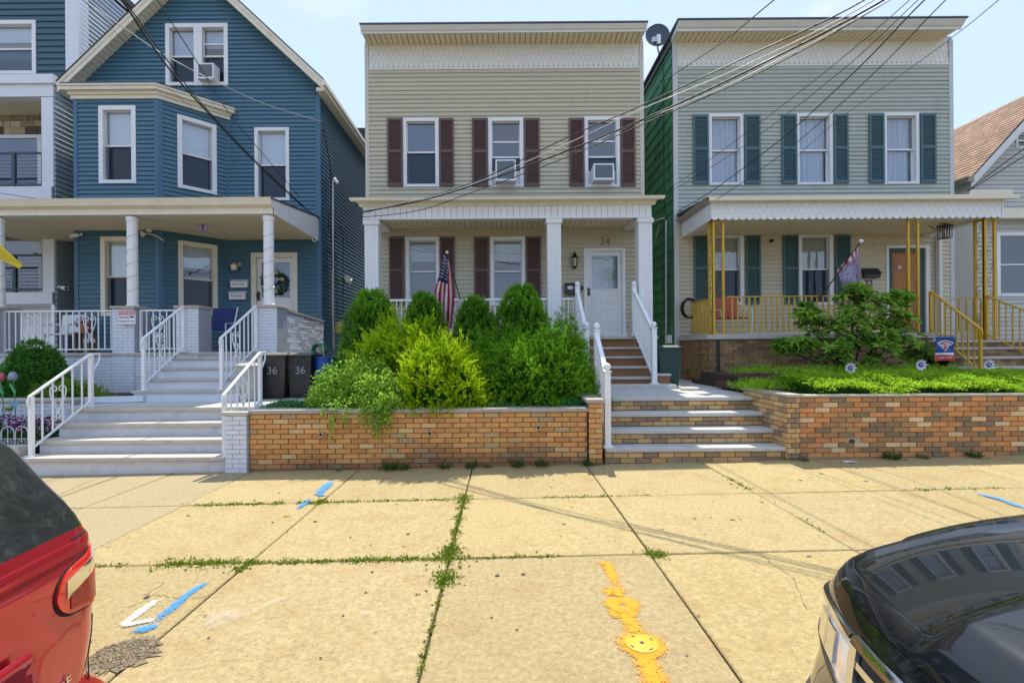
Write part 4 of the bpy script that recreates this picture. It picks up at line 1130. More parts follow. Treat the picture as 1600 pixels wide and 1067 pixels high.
# wreath on the door
wc = U(429, 442, BD) + Vector((0, -.03, 0))
wr = thing('door_wreath', 'green wreath with pink and gold bows on the blue house door', 'wreath', loc=wc)
mb = MB(); rr = random.Random(8)
for k in range(420):
    t = rr.uniform(0, 2 * math.pi); rad = .24 + rr.gauss(0, .035)
    c = Vector((rad * math.cos(t), -.03 + rr.gauss(0, .02), rad * math.sin(t))); v = Vector((rr.gauss(0, 1), rr.gauss(0, .5), rr.gauss(0, 1))).normalized()
    w_ = v.orthogonal().normalized(); mb.add([c - v * .045, c + w_ * .016, c + v * .045, c - w_ * .016], [(0, 1, 2, 3)])
mb.build('leaves', mat('wreath_leaf', (.02, .10, .04), .6, var=.3, scale=30, transl=.1), wr)
mb = MB()
for t, c_ in ((2.6, 0), (1.2, 0), (.3, 0), (3.6, 0), (5.0, 0)): mb.ball((.24 * math.cos(t), -.07, .24 * math.sin(t)), .05, 8)
mb.build('berries', mat('gold_bow', (.62, .38, .14), .5, var=.2), wr, smooth=60)
mb = MB(); mb.ball((.02, -.09, .03), .07, 8); mb.ball((-.08, -.09, -.02), .05, 8); mb.build('bow', mat('pink_bow', (.65, .22, .28), .6, var=.2), wr, smooth=60)
# mailboxes, sconce, cameras, lights
for i, (x0, y0, x1, y1) in enumerate(((363, 437, 389, 450), (360.5, 455, 386, 468.5))):
    r = W(pl, BD, x0, y0, x1, y1); c = Vector(((r[0] + r[1]) / 2, BD, r[2]))
    t = thing('mailbox', ['white mailbox with scrollwork, the upper of two beside the blue house door', 'white mailbox with scrollwork, the lower of two beside the blue house door'][i], 'mailbox', loc=c)
    hw, hh = (r[1] - r[0]) / 2, r[3] - r[2]
    mb = MB(); mb.box((-hw, -.1, 0), (hw, -.02, hh * .75)); mb.build('box', m_whitemetal, t, bevel=.01)
    mb = MB(); mb.prism([(-hw - .01, -.115, hh * .72), (-hw - .01, -.02, hh * 1.0), (-hw - .01, -.02, hh * .76), (-hw - .01, -.11, hh * .66)], (2 * hw + .02, 0, 0)); mb.build('lid', m_whitemetal, t)
    mb = MB()
    for q in (-.12, -.04, .05, .12): mb.tube([(q + .02 * math.cos(a), -.106, hh * .36 + .025 * math.sin(a)) for a in [z * .7 for z in range(7)]], .006, 5)
    mb.build('scroll', m_black, t)
sc = U(371, 417, BD); t = thing('wall_sconce', 'small brass and glass sconce above the two white mailboxes', 'sconce', loc=(sc.x, BD, sc.z))
mb = MB(); mb.lathe([(.045, 0), (.05, .02)], (.06, -.04, .05), 10, (0, 1, 0)); mb.tube([(.06, -.03, .05), (.03, -.12, .09), (0, -.12, .06)], .012, 6); mb.build('arm', mat('brass', (.6, .45, .2), .35, metal=.8), t)
mb = MB(); mb.lathe([(.05, -.1), (.075, -.09), (.08, .02), (.03, .06)], (-.02, -.12, 0), 8); mb.build('glass', mat('sconce_glass', (.75, .68, .5), .2, var=.1), t)
def security_camera(label, p, d, base):
    t = thing('security_camera', label, 'security camera', 'security cameras on the blue house', loc=p)
    d = Vector(d).normalized()
    mb = MB(); mb.lathe([(.03, -.07), (.042, -.06), (.045, .07), (.05, .075), (.05, .1), (.034, .1)], (0, 0, 0), 12, d); mb.build('body', m_whitemetal, t, smooth=40)
    mb = MB(); mb.lathe([(.033, .09), (.033, .101)], (0, 0, 0), 12, d); mb.build('lens', m_black, t)
    mb = MB(); mb.tube([(0, 0, 0), Vector(base) * .5, Vector(base)], .014, 6); mb.lathe([(.04, 0), (.04, .02)], Vector(base), 10, Vector(base)); mb.build('mount', m_whitemetal, t)
security_camera('white security camera under the blue porch ceiling, right of the door', U(490, 374, 12.4), (.5, -.8, -.3), (0, 0, .09))
security_camera('white security camera at the left corner of the blue bay window', U(117, 368, 11.4), (-.6, -.7, -.3), (.1, .05, .03))
security_camera('white bullet camera low on the striped wall of the leftmost house', U(100, 450, 12.2), (.9, -.4, -.2), (-.12, .02, .03))
t = thing('floodlight', 'pale twin floodlight with a long arm on the blue bay wall', 'floodlight', loc=U(230, 365, 11.4))
mb = MB(); mb.lathe([(.03, 0), (.07, .07), (.07, .09)], (-.03, 0, 0), 10, (-.7, -.6, -.3)); mb.lathe([(.03, 0), (.06, .06), (.06, .08)], (.08, 0, .04), 10, (-.2, -.7, .5)); mb.build('lamp_head', m_cream, t, smooth=40)
mb = MB(); mb.tube([(0, 0, 0), (.2, 0, -.05), (.38, -.02, -.17)], .012, 6); mb.build('arm', m_cream, t)
bp = U(317, 355, 10.9); t = thing('butterfly_ornament', 'lilac butterfly hanging under the blue house porch ceiling', 'ornament', loc=bp)
mb = MB()
for s in (-1, 1):
    mb.prism([(0, 0, -.02), (s * .12, 0, .07), (s * .15, 0, .03), (s * .09, 0, -.01), (s * .11, 0, -.06), (s * .03, 0, -.07)], (0, .012, 0))
mb.build('wings', mat('lilac', (.34, .26, .62), .6, var=.15), t)
mb = MB(); mb.tube([(0, 0, -.07), (0, 0, .06)], .012, 6); mb.tube([(0, 0, .06), (0, 0, .38)], .002, 4); mb.build('body', m_black, t)
ac_unit('white air conditioner in the attic gable window of the blue house', pl, *W(pl, BD, 316.5, 107, 342, 131), deep=.22)
# utility run on the side wall: mast, conduit, meter, flood lamp
t = thing('service_mast', 'dark conduit with wires running down the side wall of the blue house', 'conduit')
X = bx1 + .06
def SP(px, py):
    D = X * F / (px - CX); return U(px, py, D)
mb = MB(); mb.tube([SP(520, 280), SP(520, 350), SP(520, 470), SP(521, 545)], .035, 8); mb.build('conduit', m_steel, t, smooth=40)
mb = MB(); mb.tube([SP(505, 200), SP(510, 225), SP(516, 262), SP(518, 285)], .012, 6); mb.tube([SP(516, 330), SP(513, 350), SP(518, 372), SP(519, 420)], .012, 6); mb.tube([SP(522, 345), SP(536, 360), SP(536, 500)], .010, 6); mb.build('cable', m_wire, t)
mb = MB(); p = SP(530, 512); mb.box((X - .05, p.y - .22, p.z - .14), (X + .12, p.y + .22, p.z + .14)); mb.build('meter_box', mat('ochre_box', (.48, .38, .16), .6, var=.1), t, bevel=.01)
mb = MB(); p = SP(520, 283); mb.ball(p + Vector((.05, 0, .03)), .06, 8); mb.ball(p + Vector((.12, -.05, -.05)), .05, 8); mb.build('insulator', m_whitemetal, t, smooth=60)
t = thing('flood_lamp', 'twin white flood lamps on the side wall of the blue house', 'floodlight', loc=SP(541, 436))
mb = MB(); mb.lathe([(.03, 0), (.09, .1), (.09, .12)], (0, -.05, 0), 10, (.6, -.7, .0)); mb.lathe([(.03, 0), (.09, .1), (.09, .12)], (0, .08, -.03), 10, (.8, .2, -.3)); mb.build('lamp_head', m_whitemetal, t, smooth=40)
mb = MB(); mb.lathe([(.06, 0), (.06, .04)], (-.06, 0, 0), 10, (1, 0, 0)); mb.build('base', m_black, t)

# ------------------------------------------------------------------ wrought-iron railings with heart scrolls
def spiral(c, r, turns, a0, ux, uz, n=16, sgn=1):
    return [c + (ux * math.cos(a0 + sgn * t * turns * 2 * math.pi) + uz * math.sin(a0 + sgn * t * turns * 2 * math.pi)) * r * (1 - .75 * t) for t in [k / n for k in range(n + 1)]]
def heart(mb, c, w, h, ux, uz=Vector((0, 0, 1)), r=.006):
    for s in (-1, 1):
        u = ux * s
        mb.tube([c - uz * h * .22 + u * .0] + [c + u * w * .5 * math.sin(q * math.pi / 2) * 1.0 + uz * (h * (-.22 + .56 * q)) for q in (.35, .7, .95)] + spiral(c + u * w * .24 + uz * h * .36, w * .24, 1.15, 0, u, uz, sgn=1), r, 5)
        mb.tube(spiral(c + u * w * .22 + uz * h * .02, w * .15, 1.0, math.pi * .9, u, uz, sgn=-1), r, 5)
        mb.tube([c - uz * h * .2 + u * .002, c - uz * h * .34 + u * w * .10] + spiral(c + u * w * .26 - uz * h * .38, w * .2, 1.1, math.pi, u, uz, sgn=1), r, 5)
def iron_rail(label, p0, p1, h, n, heart_at, group='white wrought iron railings of the blue house steps', mt=m_whitemetal, top_run=0.0, twist=False, post=.055, group_cat='railing', curl=True):
    p0, p1 = Vector(p0), Vector(p1)
    t = thing('stair_railing', label, group_cat, group, loc=p0)
    q = p1 - p0; up = Vector((0, 0, 1)); hd = Vector((q.x, q.y, 0)).normalized()
    for c in (Vector((0, 0, 0)), q):
        mb = MB(); mb.box((c.x - post / 2, c.y - post / 2, c.z), (c.x + post / 2, c.y + post / 2, c.z + h)); mb.box((c.x - post, c.y - post, c.z + .001), (c.x + post, c.y + post, c.z + .014)); mb.build('post', mt, t, bevel=.004)
    mb = MB(); e = -hd * .03
    path = [e + up * (h + .0), up * (h + .02), q + up * (h + .01)]
    if top_run: path.append(q + hd * top_run + up * (h + .01))
    mb.bar(path[0] * 1.0, path[1], .05, .03)
    for i in range(1, len(path) - 1): mb.bar(path[i], path[i + 1], .05, .03)
    if curl:
        mb.tube([up * h - hd * .03, up * (h - .06) - hd * .055, up * (h - .13) - hd * .04, up * (h - .17) - hd * .01], .016, 6)
        if top_run: mb.tube([q + hd * top_run + up * h] + [q + hd * (top_run - .01) + up * (h - .10), q + hd * .05 + up * (h - .24), q + hd * .03 + up * (h - .3)], .014, 6)
    mb.build('handrail', mt, t, bevel=.008)
    mb = MB(); mb.bar(up * .10, q + up * .10, .028, .02); mb.build('bottom_rail', mt, t)
    for k in range(1, n):
        f = k / n
        mb = MB(); a, b = q * f + up * .10, q * f + up * h
        mb.bar(a, b, .018)
        if twist and k % 2 == 0:
            for z in range(14): mb.bar(a + up * (.08 + z * .045), a + up * (.11 + z * .045) + hd * .006, .027)
        mb.build('picket', mt, t)
    for f in heart_at:
        mb = MB(); heart(mb, q * f + up * (h * .56), .25, .56, hd, r=.008); mb.build('heart_scroll', mt, t, smooth=50)
    return t
iron_rail('white iron railing with heart scroll on the left of the wide painted steps', (-6.54, 7.1, .16), (-6.45, 8.02, .738), .82, 6, [.42], top_run=.16)
iron_rail('white iron railing with heart scroll on the right of the wide painted steps', (-3.86, 7.1, .16), (-3.80, 8.02, .738), .82, 6, [.5], top_run=.16)
iron_rail('white iron railing with heart scroll on the left of the blue porch steps', (-6.18, 8.82, .93), (-6.2, 9.95, 1.58), .88, 8, [.4])
iron_rail('white iron railing with heart scroll on the right of the blue porch steps', (-4.84, 8.82, .93), (-4.78, 9.95, 1.58), .88, 8, [.4])
def flat_rail(label, x0, x1, D, z0, z1, hearts, group='white iron railings around the blue porch', mt=m_whitemetal):
    t = thing('porch_railing', label, 'railing', group, loc=(x0, D, z0)); h = z1 - z0; L_ = x1 - x0
    mb = MB(); mb.box((0, -.02, h - .03), (L_, .02, h)); mb.build('top_rail', mt, t, bevel=.005)
    mb = MB(); mb.box((0, -.014, .04), (L_, .014, .065)); mb.build('bottom_rail', mt, t)
    n = int(L_ / .125)
    mbs = MB(); mbs.box((-.009, -.009, .066), (.009, .009, h - .031)); me = mbs.mesh('picket', mt)
    for k in range(1, n): link('picket', me, t, (L_ * k / n, 0, 0))
    for x in (.02, L_ - .02):
        mb = MB(); mb.box((x - .022, -.022, 0), (x + .022, .022, h - .03)); mb.build('post', mt, t)
    for f in hearts:
        mb = MB(); heart(mb, Vector((f * L_, -.012, h * .54)), .25, .58, Vector((1, 0, 0)), r=.008); mb.build('heart_scroll', mt, t, smooth=50)
    return t
flat_rail('long white iron porch railing with two heart scrolls left of the warning sign', UX(5, 10.1), UX(184, 10.1), 10.1, 1.60, 2.42, [.27, .76])
flat_rail('short white iron porch railing between two white brick pillars', UX(219, 10.1), UX(282, 10.1), 10.1, 1.60, 2.42, [.45])
# warning sign
sp = U(198, 496.5, 9.9)
t = thing('warning_sign', 'small red and white warning sign about security cameras on a white pillar', 'sign', loc=sp)
mb = MB(); mb.box((-.165, 0, -.125), (.165, .012, .125)); mb.build('panel', m_white, t)
mb = MB(); mb.box((-.165, -.004, .055), (.165, -.001, .125)); mb.build('red_band', mat('sign_red', (.60, .03, .05), .5, var=0), t)
text_mesh('text', 'WARNING', .075, m_white, t, (0, -.006, .088), ext=.001)
text_mesh('text', 'Security', .06, m_black, t, (-.05, -.003, .01), ext=.001)
text_mesh('text', 'Cameras In Use', .046, m_black, t, (0, -.003, -.065), ext=.001)
mb = MB(); mb.box((.08, -.004, .0), (.14, -.001, .03)); mb.box((.06, -.004, .012), (.08, -.001, .035)); mb.build('camera_symbol', m_black, t)
# blue patio chair on the porch
cp = Vector((UX(338, 11.0), 11.2, ZB))
t = thing('patio_chair', 'navy blue patio chair on the blue house porch', 'chair', loc=cp); m_navy = mat('navy_fabric', (.02, .035, .14), .8, var=.1)
mb = MB(); mb.obox((0, .12, .72), (.27, 0, 0), (0, .05, .25), (0, .012, -.003)); mb.build('backrest', m_navy, t, bevel=.02)
mb = MB(); mb.box((-.28, -.36, .40), (.28, .1, .44)); mb.build('seat', mat('teal_cushion', (.06, .25, .33), .8, var=.2, scale=20), t, bevel=.015)
for s in (-1, 1):
    mb = MB(); mb.tube([(s * .29, -.36, 0), (s * .29, -.36, .60), (s * .29, .0, .62), (s * .28, .16, .98)], .013, 6); mb.build('arm_frame', m_whitemetal, t, smooth=40)
    mb = MB(); mb.tube([(s * .29, .12, 0), (s * .29, .02, .45)], .013, 6); mb.build('leg', m_whitemetal, t)
# white plastic chair and small table behind the railing
cp = Vector((UX(100, 11.0), 11.0, ZB)); t = thing('plastic_chair', 'white plastic chair behind the left porch railing', 'chair', loc=cp)
mb = MB(); mb.box((-.25, -.25, .38), (.25, .22, .42)); mb.build('seat', m_white, t, bevel=.02)
mb = MB(); mb.obox((0, .24, .62), (.25, 0, 0), (0, .03, .22), (0, .012, 0)); mb.build('backrest', m_white, t, bevel=.02)
for a in (-1, 1):
    for b in (-1, 1): mb = MB(); mb.tube([(a * .22, b * .2, .4), (a * .27, b * .26, 0)], .025, 6); mb.build('leg', m_white, t)
    mb = MB(); mb.tube([(a * .27, -.24, .4), (a * .28, -.22, .60), (a * .27, .22, .62)], .022, 6); mb.build('arm', m_white, t, smooth=40)
cp = Vector((UX(133, 10.6), 10.6, ZB)); t = thing('flower_pot', 'clay pot of pink flowers on a stand behind the porch railing', 'flower pot', loc=cp)
mb = MB(); mb.box((-.18, -.12, .40), (.18, .12, .43))
for a in (-.14, .14): mb.box((a - .02, -.1, 0), (a + .02, .1, .4))
mb.build('stand', mat('wood_stand', (.20, .12, .07), .7), t)
mb = MB(); mb.lathe([(.07, .431), (.11, .58), (.12, .60)], (0, 0, 0), 12); mb.build('pot', mat('terracotta', (.42, .17, .08), .8), t)
mb = MB(); rr = random.Random(2)
for k in range(60):
    c = Vector((rr.gauss(0, .08), rr.gauss(0, .06), .66 + rr.gauss(0, .06))); mb.ball(c, .022, 5)
mb.build('flowers', mat('pink_flower', (.55, .30, .42), .7, var=.4, scale=40), t)
mb = MB()
for k in range(80):
    c = Vector((rr.gauss(0, .08), rr.gauss(0, .06), .62 + rr.gauss(0, .04))); v = Vector((rr.gauss(0, 1), rr.gauss(0, 1), rr.gauss(0, 1))).normalized(); w_ = v.orthogonal().normalized()
    mb.add([c - v * .03, c + w_ * .015, c + v * .03, c - w_ * .015], [(0, 1, 2, 3)])
mb.build('leaves', mat('pot_leaf', (.05, .13, .03), .7, var=.3, transl=.2), t)

# ------------------------------------------------------------------ leftmost modern house
m_teal = mat('teal_siding', (0.030, 0.085, 0.115), objcol=True, rough=.35, var=.06, scale=2, stretch=(.3, .3, 5))
m_pale = mat('pale_side_siding', (0.46, 0.52, 0.54), objcol=True, rough=.4, var=.06, scale=2, stretch=(.3, .3, 5))
m_wtrim = mat('white_pvc_trim', (.72, .74, .78), .45, var=.03)
m_stone = mat('stone_veneer', (.3, .25, .18), .9, var=.25, scale=25, bump=.5, bscale=40, objcol=True)
m_rail = mat('black_blue_rail', (.03, .06, .08), .4, var=0)
house = thing('house', 'modern teal house with white balconies at the far left edge', 'house')
LX = -10.78; LD = 12.32; UD = 13.08
z = lambda y, D=LD: UZ(y, D, 50)
mb = MB(); mb.box((-18, UD + .4, 0), (LX - .02, 24, 12.5)); mb.build('core_wall', m_teal, house)
pu = facade(UD)
wo = [window(house, pu, UX(-60, UD), UX(61, UD), UZ(117, UD, 20), UZ(33, UD, 20), cover='half', c=.1)]
wl = MB(); wall_sheet(wl, pu, -16, LX - .1, 8.3, 11.5, wo); wl.build('wall', m_teal, house)
siding(house, pu, -15, LX - .30, 8.3, 11.3, wo, m_teal, .16)
mb = MB(); pu.box(mb, LX - .30, LX + .03, 8.3, 11.6, -.3, .03); mb.build('corner_board', m_wtrim, house)
mb = MB(); pu.box(mb, -15, LX + .05, 11.36, 11.55, -.02, .06); mb.build('frieze_board', m_cream, house)
mb = MB(); mb.box((-18, LD - .06, z(132)), (LX + .06, UD + .3, z(118))); mb.box((-18, LD - .0, z(151)), (LX + .02, LD + .25, z(132) - .002)); mb.build('balcony_roof', m_wtrim, house)
for (t0, t1, f0, f1) in ((152, 292, 292, 312), (345, 460, 457, 475)):
    mb = MB(); mb.box((LX - .28, LD + .01, z(f0)), (LX + .0, LD + .27, z(t0))); mb.build('balcony_post', m_wtrim, house)
    mb = MB(); mb.box((-18, LD - .03, z(f1)), (LX - .02, LD + 1.4, z(f0))); mb.build('balcony_floor', m_wtrim, house)
    zt, zb = z(235 if t0 == 152 else 396), z(f0) + .02
    r_ = MB(); r_.box((-17, LD + .1, zt - .05), (LX - .28, LD + .14, zt)); r_.box((-17, LD + .1, zb + .04), (LX - .28, LD + .14, zb + .09))
    rail = r_.build('balcony_rail', m_rail, house)
    for x in (LX - .33, LX - 1.05, LX - 1.9, LX - 2.8): mb = MB(); mb.box((x - .04, LD + .09, zb), (x + .04, LD + .15, zt)); mb.build('rail_post', m_rail, rail)
    for k in range(1, 9): mb = MB(); mb.box((-17, LD + .115, zb + .06 + (zt - zb - .1) * k / 9), (LX - .3, LD + .125, zb + .07 + (zt - zb - .1) * k / 9)); mb.build('cable', m_rail, rail)
    yb = 13.42
    mb = MB(); mb.box((-18, yb - .02, z(f0)), (LX - .02, yb + .1, z(t0) + .1)); mb.build('back_wall', m_mortar_lt, house)
    # sliding door
    dz1 = UZ(218 if t0 == 152 else 365, yb, 30)
    mb = MB(); xs = [LX - .1, LX - 1.25, LX - 2.4]
    for x in xs: mb.box((x - .05, yb - .08, z(f0)), (x + .05, yb - .02, dz1))
    mb.box((-14, yb - .081, dz1), (LX - .05, yb - .02, dz1 + .09)); sl = mb.build('sliding_door', m_wtrim, house)
    mb = MB(); mb.add([(-14, yb - .05, z(f0)), (LX - .1, yb - .05, z(f0)), (LX - .1, yb - .05, dz1), (-14, yb - .05, dz1)], [(0, 1, 2, 3)]); mb.build('pane', m_glass, sl)
    mb = MB(); mb.box((-14, yb - .04, z(f0)), (LX - .1, yb - .025, dz1)); mb.build('room', mat('night_blue', (.05, .09, .14), .5, var=.4, scale=3), sl)
    rr = random.Random(6 + t0); yy = dz1 + .11
    while yy < z(t0) + .05:
        hh = rr.choice((.12, .16, .2)); x = -14.0
        while x < LX:
            ww = rr.uniform(.15, .42)
            mb = MB(); mb.box((x + .005, yb - .02 - rr.uniform(.01, .04), yy + .005), (min(x + ww, LX) - .005, yb - .015, yy + hh - .005)); o = mb.build('stone', m_stone, house)
            o.color = (*jit(rr, rr.choice(((.42, .35, .24), (.30, .24, .17), (.14, .10, .08), (.50, .44, .34), (.36, .30, .2))), .2), 1); x += ww
        yy += hh
    mb = MB(); mb.box((-18, LD + .02, z(t0) + .06), (LX, yb + .1, z(t0) + .1)); mb.build('balcony_ceiling', m_soffit, house)
side = Plane((LX, 0, 0), (0, 1, 0), (1, 0, 0))
mb = MB(); mb.box((LX - .1, LD + .03, 0), (LX - .02, 14.0, 8.25)); mb.box((LX - .1, UD, 8.25), (LX - .02, 20, 11.5)); mb.build('side_wall', m_pale, house)
siding(house, side, LD + .04, 15.0, 1.0, 8.26, [], m_pale, .125, proud=.03)
siding(house, side, UD + .04, 18.0, 8.3, 11.4, [], m_pale, .125, proud=.03)
mb = MB(); mb.box((-18.2, UD - .1, 11.6), (LX + .1, 24, 11.75)); mb.build('roof', m_shingle, house)
# ------------------------------------------------------------------ grey-green house on the right
m_grey = mat('grey_siding', (0.405, 0.44, 0.385), objcol=True, rough=.6, var=.05, scale=2.0, stretch=(.3, 1, 6), stain=((.27, .28, .24), 2.6, .54, .30, (2, 2, .3)))
m_greyc = mat('grey_corner', (0.52, 0.545, 0.54), .55, var=.05)
m_tan = mat('tan_siding', (0.57, 0.51, 0.37), objcol=True, rough=.6, var=.05, scale=2.0, stretch=(.3, 1, 6), stain=((.36, .30, .20), 2.6, .55, .28, (2, 2, .3)))
m_gold = mat('gold_iron', (0.56, 0.33, 0.008), .5, var=.10, scale=14, metal=.0, coat=.2)
m_green = mat('green_shingle', (0.012, 0.075, 0.03), .75, var=.2, scale=6, objcol=True)
RD = 12.4
pl = facade(RD)
house = thing('house', 'grey-green clapboard house on the right with teal shutters and a porch on gold iron posts', 'house')
rx0, rx1 = UX(1052, RD, 250), UX(1489, RD, 250)
ZR = 1.86
ZC = UZ(47, 11.95, 1270); ZFR = UZ(101, RD, 1270)
ops = []
for r in ((1107, 178.5, 1161, 290), (1243.5, 178, 1300.5, 289.5), (1379.5, 177, 1435, 288.5)):
    ops.append(window(house, pl, *W(pl, RD, *r), cover='curtain', c=.075, low='none'))
for a, b, y0, y1 in ((1082, 1106, 181, 289), (1162, 1186.5, 181, 288.5), (1220, 1243.5, 180.5, 288), (1301, 1323.5, 180, 287.5), (1356, 1379.5, 179.5, 287), (1436, 1460, 179, 286.5)):
    shutter(house, pl, *W(pl, RD, a, y0, b, y1), m_shut_t)
for r in ((1108, 365, 1161.5, 477), (1247, 364, 1301, 477)):
    ops.append(window(house, pl, *W(pl, RD, *r), cover='shade', c=.085, low='screen', mat_shade=m_shade_w))
for a, b in ((1083, 1107), (1164, 1187), (1222, 1246), (1303, 1327)):
    shutter(house, pl, *W(pl, RD, a, 367, b, 475), m_shut_g)
dr = W(pl, RD, 1384, 384, 1452, 522); dr = (dr[0], dr[1], ZR, dr[3])
ops.append((dr[0] + .03, dr[1] - .03, ZR, dr[3] - .03))
wall = MB(); wall_sheet(wall, pl, rx0, rx1, .3, ZC + .1, ops)
wall.box((rx0 + .02, RD + .95, .3), (rx1, 22, ZC))
wall.add([(rx0 + .02, RD + .012, .3), (rx0 + .02, RD + .95, .3), (rx0 + .02, RD + .95, ZC), (rx0 + .02, RD + .012, ZC)], [(0, 1, 2, 3)])
wall.build('wall', m_greyc, house)
zpr = UZ(306, 10.6, 1340)
siding(house, pl, rx0 + .1, rx1 - .1, zpr + .0, ZFR - .02, ops, m_grey, .1)
siding(house, pl, rx0 + .1, rx1 - .1, ZR + .03, zpr, ops, m_tan, .1)
for a0, a1 in ((rx0 - .0, rx0 + .11), (rx1 - .1, rx1)):
    mb = MB(); pl.box(mb, a0, a1, 1.0, ZC, -.02, .03); mb.build('corner_board', m_greyc, house, bevel=.004)
mb = MB(); pl.box(mb, rx0 + .112, rx1 - .102, ZFR - .045, ZFR, -.01, .03); mb.build('frieze_band', m_trimw, house)
mb = MB(); scallops(mb, pl, rx0 + .112, rx1 - .102, ZFR + .003, 4, .118, .14); mb.build('scallop_shingles', m_scal, house, kind='stuff')
n = 52; sw = (rx1 - rx0 - .28) / n
for k in range(n):
    mb = MB(); x = rx0 + .0 + k * sw; mb.box((x + .009, 11.965, ZC - .012), (x + sw - .009, RD + .02, ZC + .012)); mb.build('soffit_strip', m_soffit, house)
mb = MB(); mb.box((rx0 - .0, 11.94, ZC + .013), (rx1 - .27, RD, ZC + .02)); mb.build('soffit_board', m_soffgap, house)
mb = MB(); profile_x(mb, rx0 - .0, rx1 - .27, [(11.96, ZC - .02), (11.93, ZC - .02), (11.925, ZC + .03), (11.89, ZC + .045), (11.82, ZC + .13), (11.82, ZC + .16), (12.5, ZC + .16), (12.5, ZC + .022), (11.96, ZC + .022)], .05, .09); mb.build('cornice', m_trimw, house)
mb = MB(); mb.box((rx0 - .08, 11.79, ZC + .162), (rx1 - .15, 22, ZC + .195)); mb.build('roof', m_roofing, house)
# green shingled side wall
gs = random.Random(12); k = 0; zz = 1.0
while zz < ZC - .05:
    hh = .30; y = RD + .06 - (.3 if k % 2 else 0)
    while y < 19:
        s, e = max(y, RD + .06), y + .6; y += .6
        mb = MB(); X = rx0 + .012
        zt = min(zz + hh, ZC)
        mb.add([(X, s + .004, zt), (X, e - .004, zt), (X - .022, e - .004, zz + .004), (X - .022, s + .004, zz + .004), (X, e - .004, zz + .004), (X, s + .004, zz + .004)], [(0, 1, 2, 3), (3, 2, 4, 5)])
        o = mb.build('side_shingle', m_green, house); o.color = (*jit(gs, (.035, .21, .09), .2), 1)
    zz += hh; k += 1
mb = MB(); mb.box((rx0 - .06, RD + .02, ZC - .06), (rx0 + .05, 20, ZC + .02)); mb.build('side_eave', m_roofing, house)
mb = MB(); mb.box((rx0 - .01, RD + .05, .5), (rx0 + .05, 16, 1.0)); mb.build('foundation', m_foundation, house)
# porch
PDr = 10.6; qx0, qx1 = UX(1112, PDr, 330), UX(1566, PDr, 330)
zs0, zs1 = UZ(340.5, PDr, 1340), UZ(318, PDr, 1340)
zg = UZ(305.5, 10.45, 1340)
fp = facade(PDr + .02)
mb = MB(); mb.box((qx0, PDr + .03, zs0 + .02), (qx1, PDr + .3, zs1 + .05)); mb.build('porch_beam', m_scal, house)
mb = MB(); scallops(mb, fp, qx0, qx1, zs0 - .02, 3, .145, .115, d=.003); mb.build('scallop_fascia', m_fascia, house, kind='stuff')
sp_ = Plane((qx0, PDr + .03, 0), (0, 1, 0), (-1, 0, 0))
mb = MB(); mb.box((qx0 + .004, PDr + .05, zs0 + .02), (qx0 + .2, RD - .03, zs1 + .05)); mb.build('side_beam', m_scal, house)
mb = MB(); scallops(mb, sp_, 0, RD - PDr - .05, zs0 - .02, 3, .145, .115, d=.003); mb.build('scallop_fascia', m_fascia, house, kind='stuff')
mb = MB(); mb.box((qx1 - .2, PDr + .31, zs0 - .0), (qx1 - .0, RD - .03, zs1 + .05)); mb.build('side_beam', m_fascia, house)
mb = MB(); mb.box((qx1 + .001, PDr + .0, zs0 - .02), (qx1 + .03, PDr + .3, zs1 + .04)); mb.build('end_trim', m_fascia, house)
mb = MB(); profile_x(mb, qx0 - .0, qx1 + .02, [(PDr + .1, zs1 + .05), (PDr - .0, zs1 + .05), (PDr - .02, zs1 + .08), (PDr - .10, zg - .09), (PDr - .15, zg - .08), (PDr - .16, zg), (PDr + .1, zg)], .12, .20); mb.build('gutter', m_cream, house)
mb = MB(); mb.prism([(qx0 - .15, PDr + .0, zg), (qx0 - .01, PDr + .0, zg), (qx0 - .01, PDr + .0, zs1 + .05), (qx0 - .08, PDr + .0, zs1 + .06)], (0, RD - PDr - .04, 0)); mb.build('side_gutter', mat('brown_grey_gutter', (.33, .29, .24), .5), house)
mb = MB(); mb.prism([(qx0 - .12, PDr - .12, zg + .003), (qx0 - .12, RD - .02, zg + .16), (qx0 - .12, RD - .02, zg + .1), (qx0 - .12, PDr - .12, zg - .01)], (qx1 - qx0 + .24, 0, 0)); mb.build('porch_roof', m_roofing, house)
n = 44; c0, c1 = qx0 + .205, qx1 - .205; cw = (c1 - c0) / n; zc = zs0 + .04
for k in range(n):
    mb = MB(); x = c0 + k * cw; mb.box((x + .007, PDr + .31, zc - .008), (x + cw - .007, RD - .02, zc + .01)); mb.build('ceiling_strip', m_soffit, house)
mb = MB(); mb.box((c0, PDr + .31, zc + .012), (c1, RD - .02, zc + .02)); mb.build('porch_ceiling', m_soffgap, house)
fl0 = UX(1077, 12.0, 525)
fx0, fx1 = UX(1082, 10.7, 525) - .0, UX(1455, 10.7, 525)
fx0 = UX(1108, 10.7, 525) - .03
mb = MB(); mb.box((fx0 - .06, 10.58, ZR - .10), (fx1 + .5, RD - .02, ZR)); mb.build('porch_floor', m_nosing, house, bevel=.012)
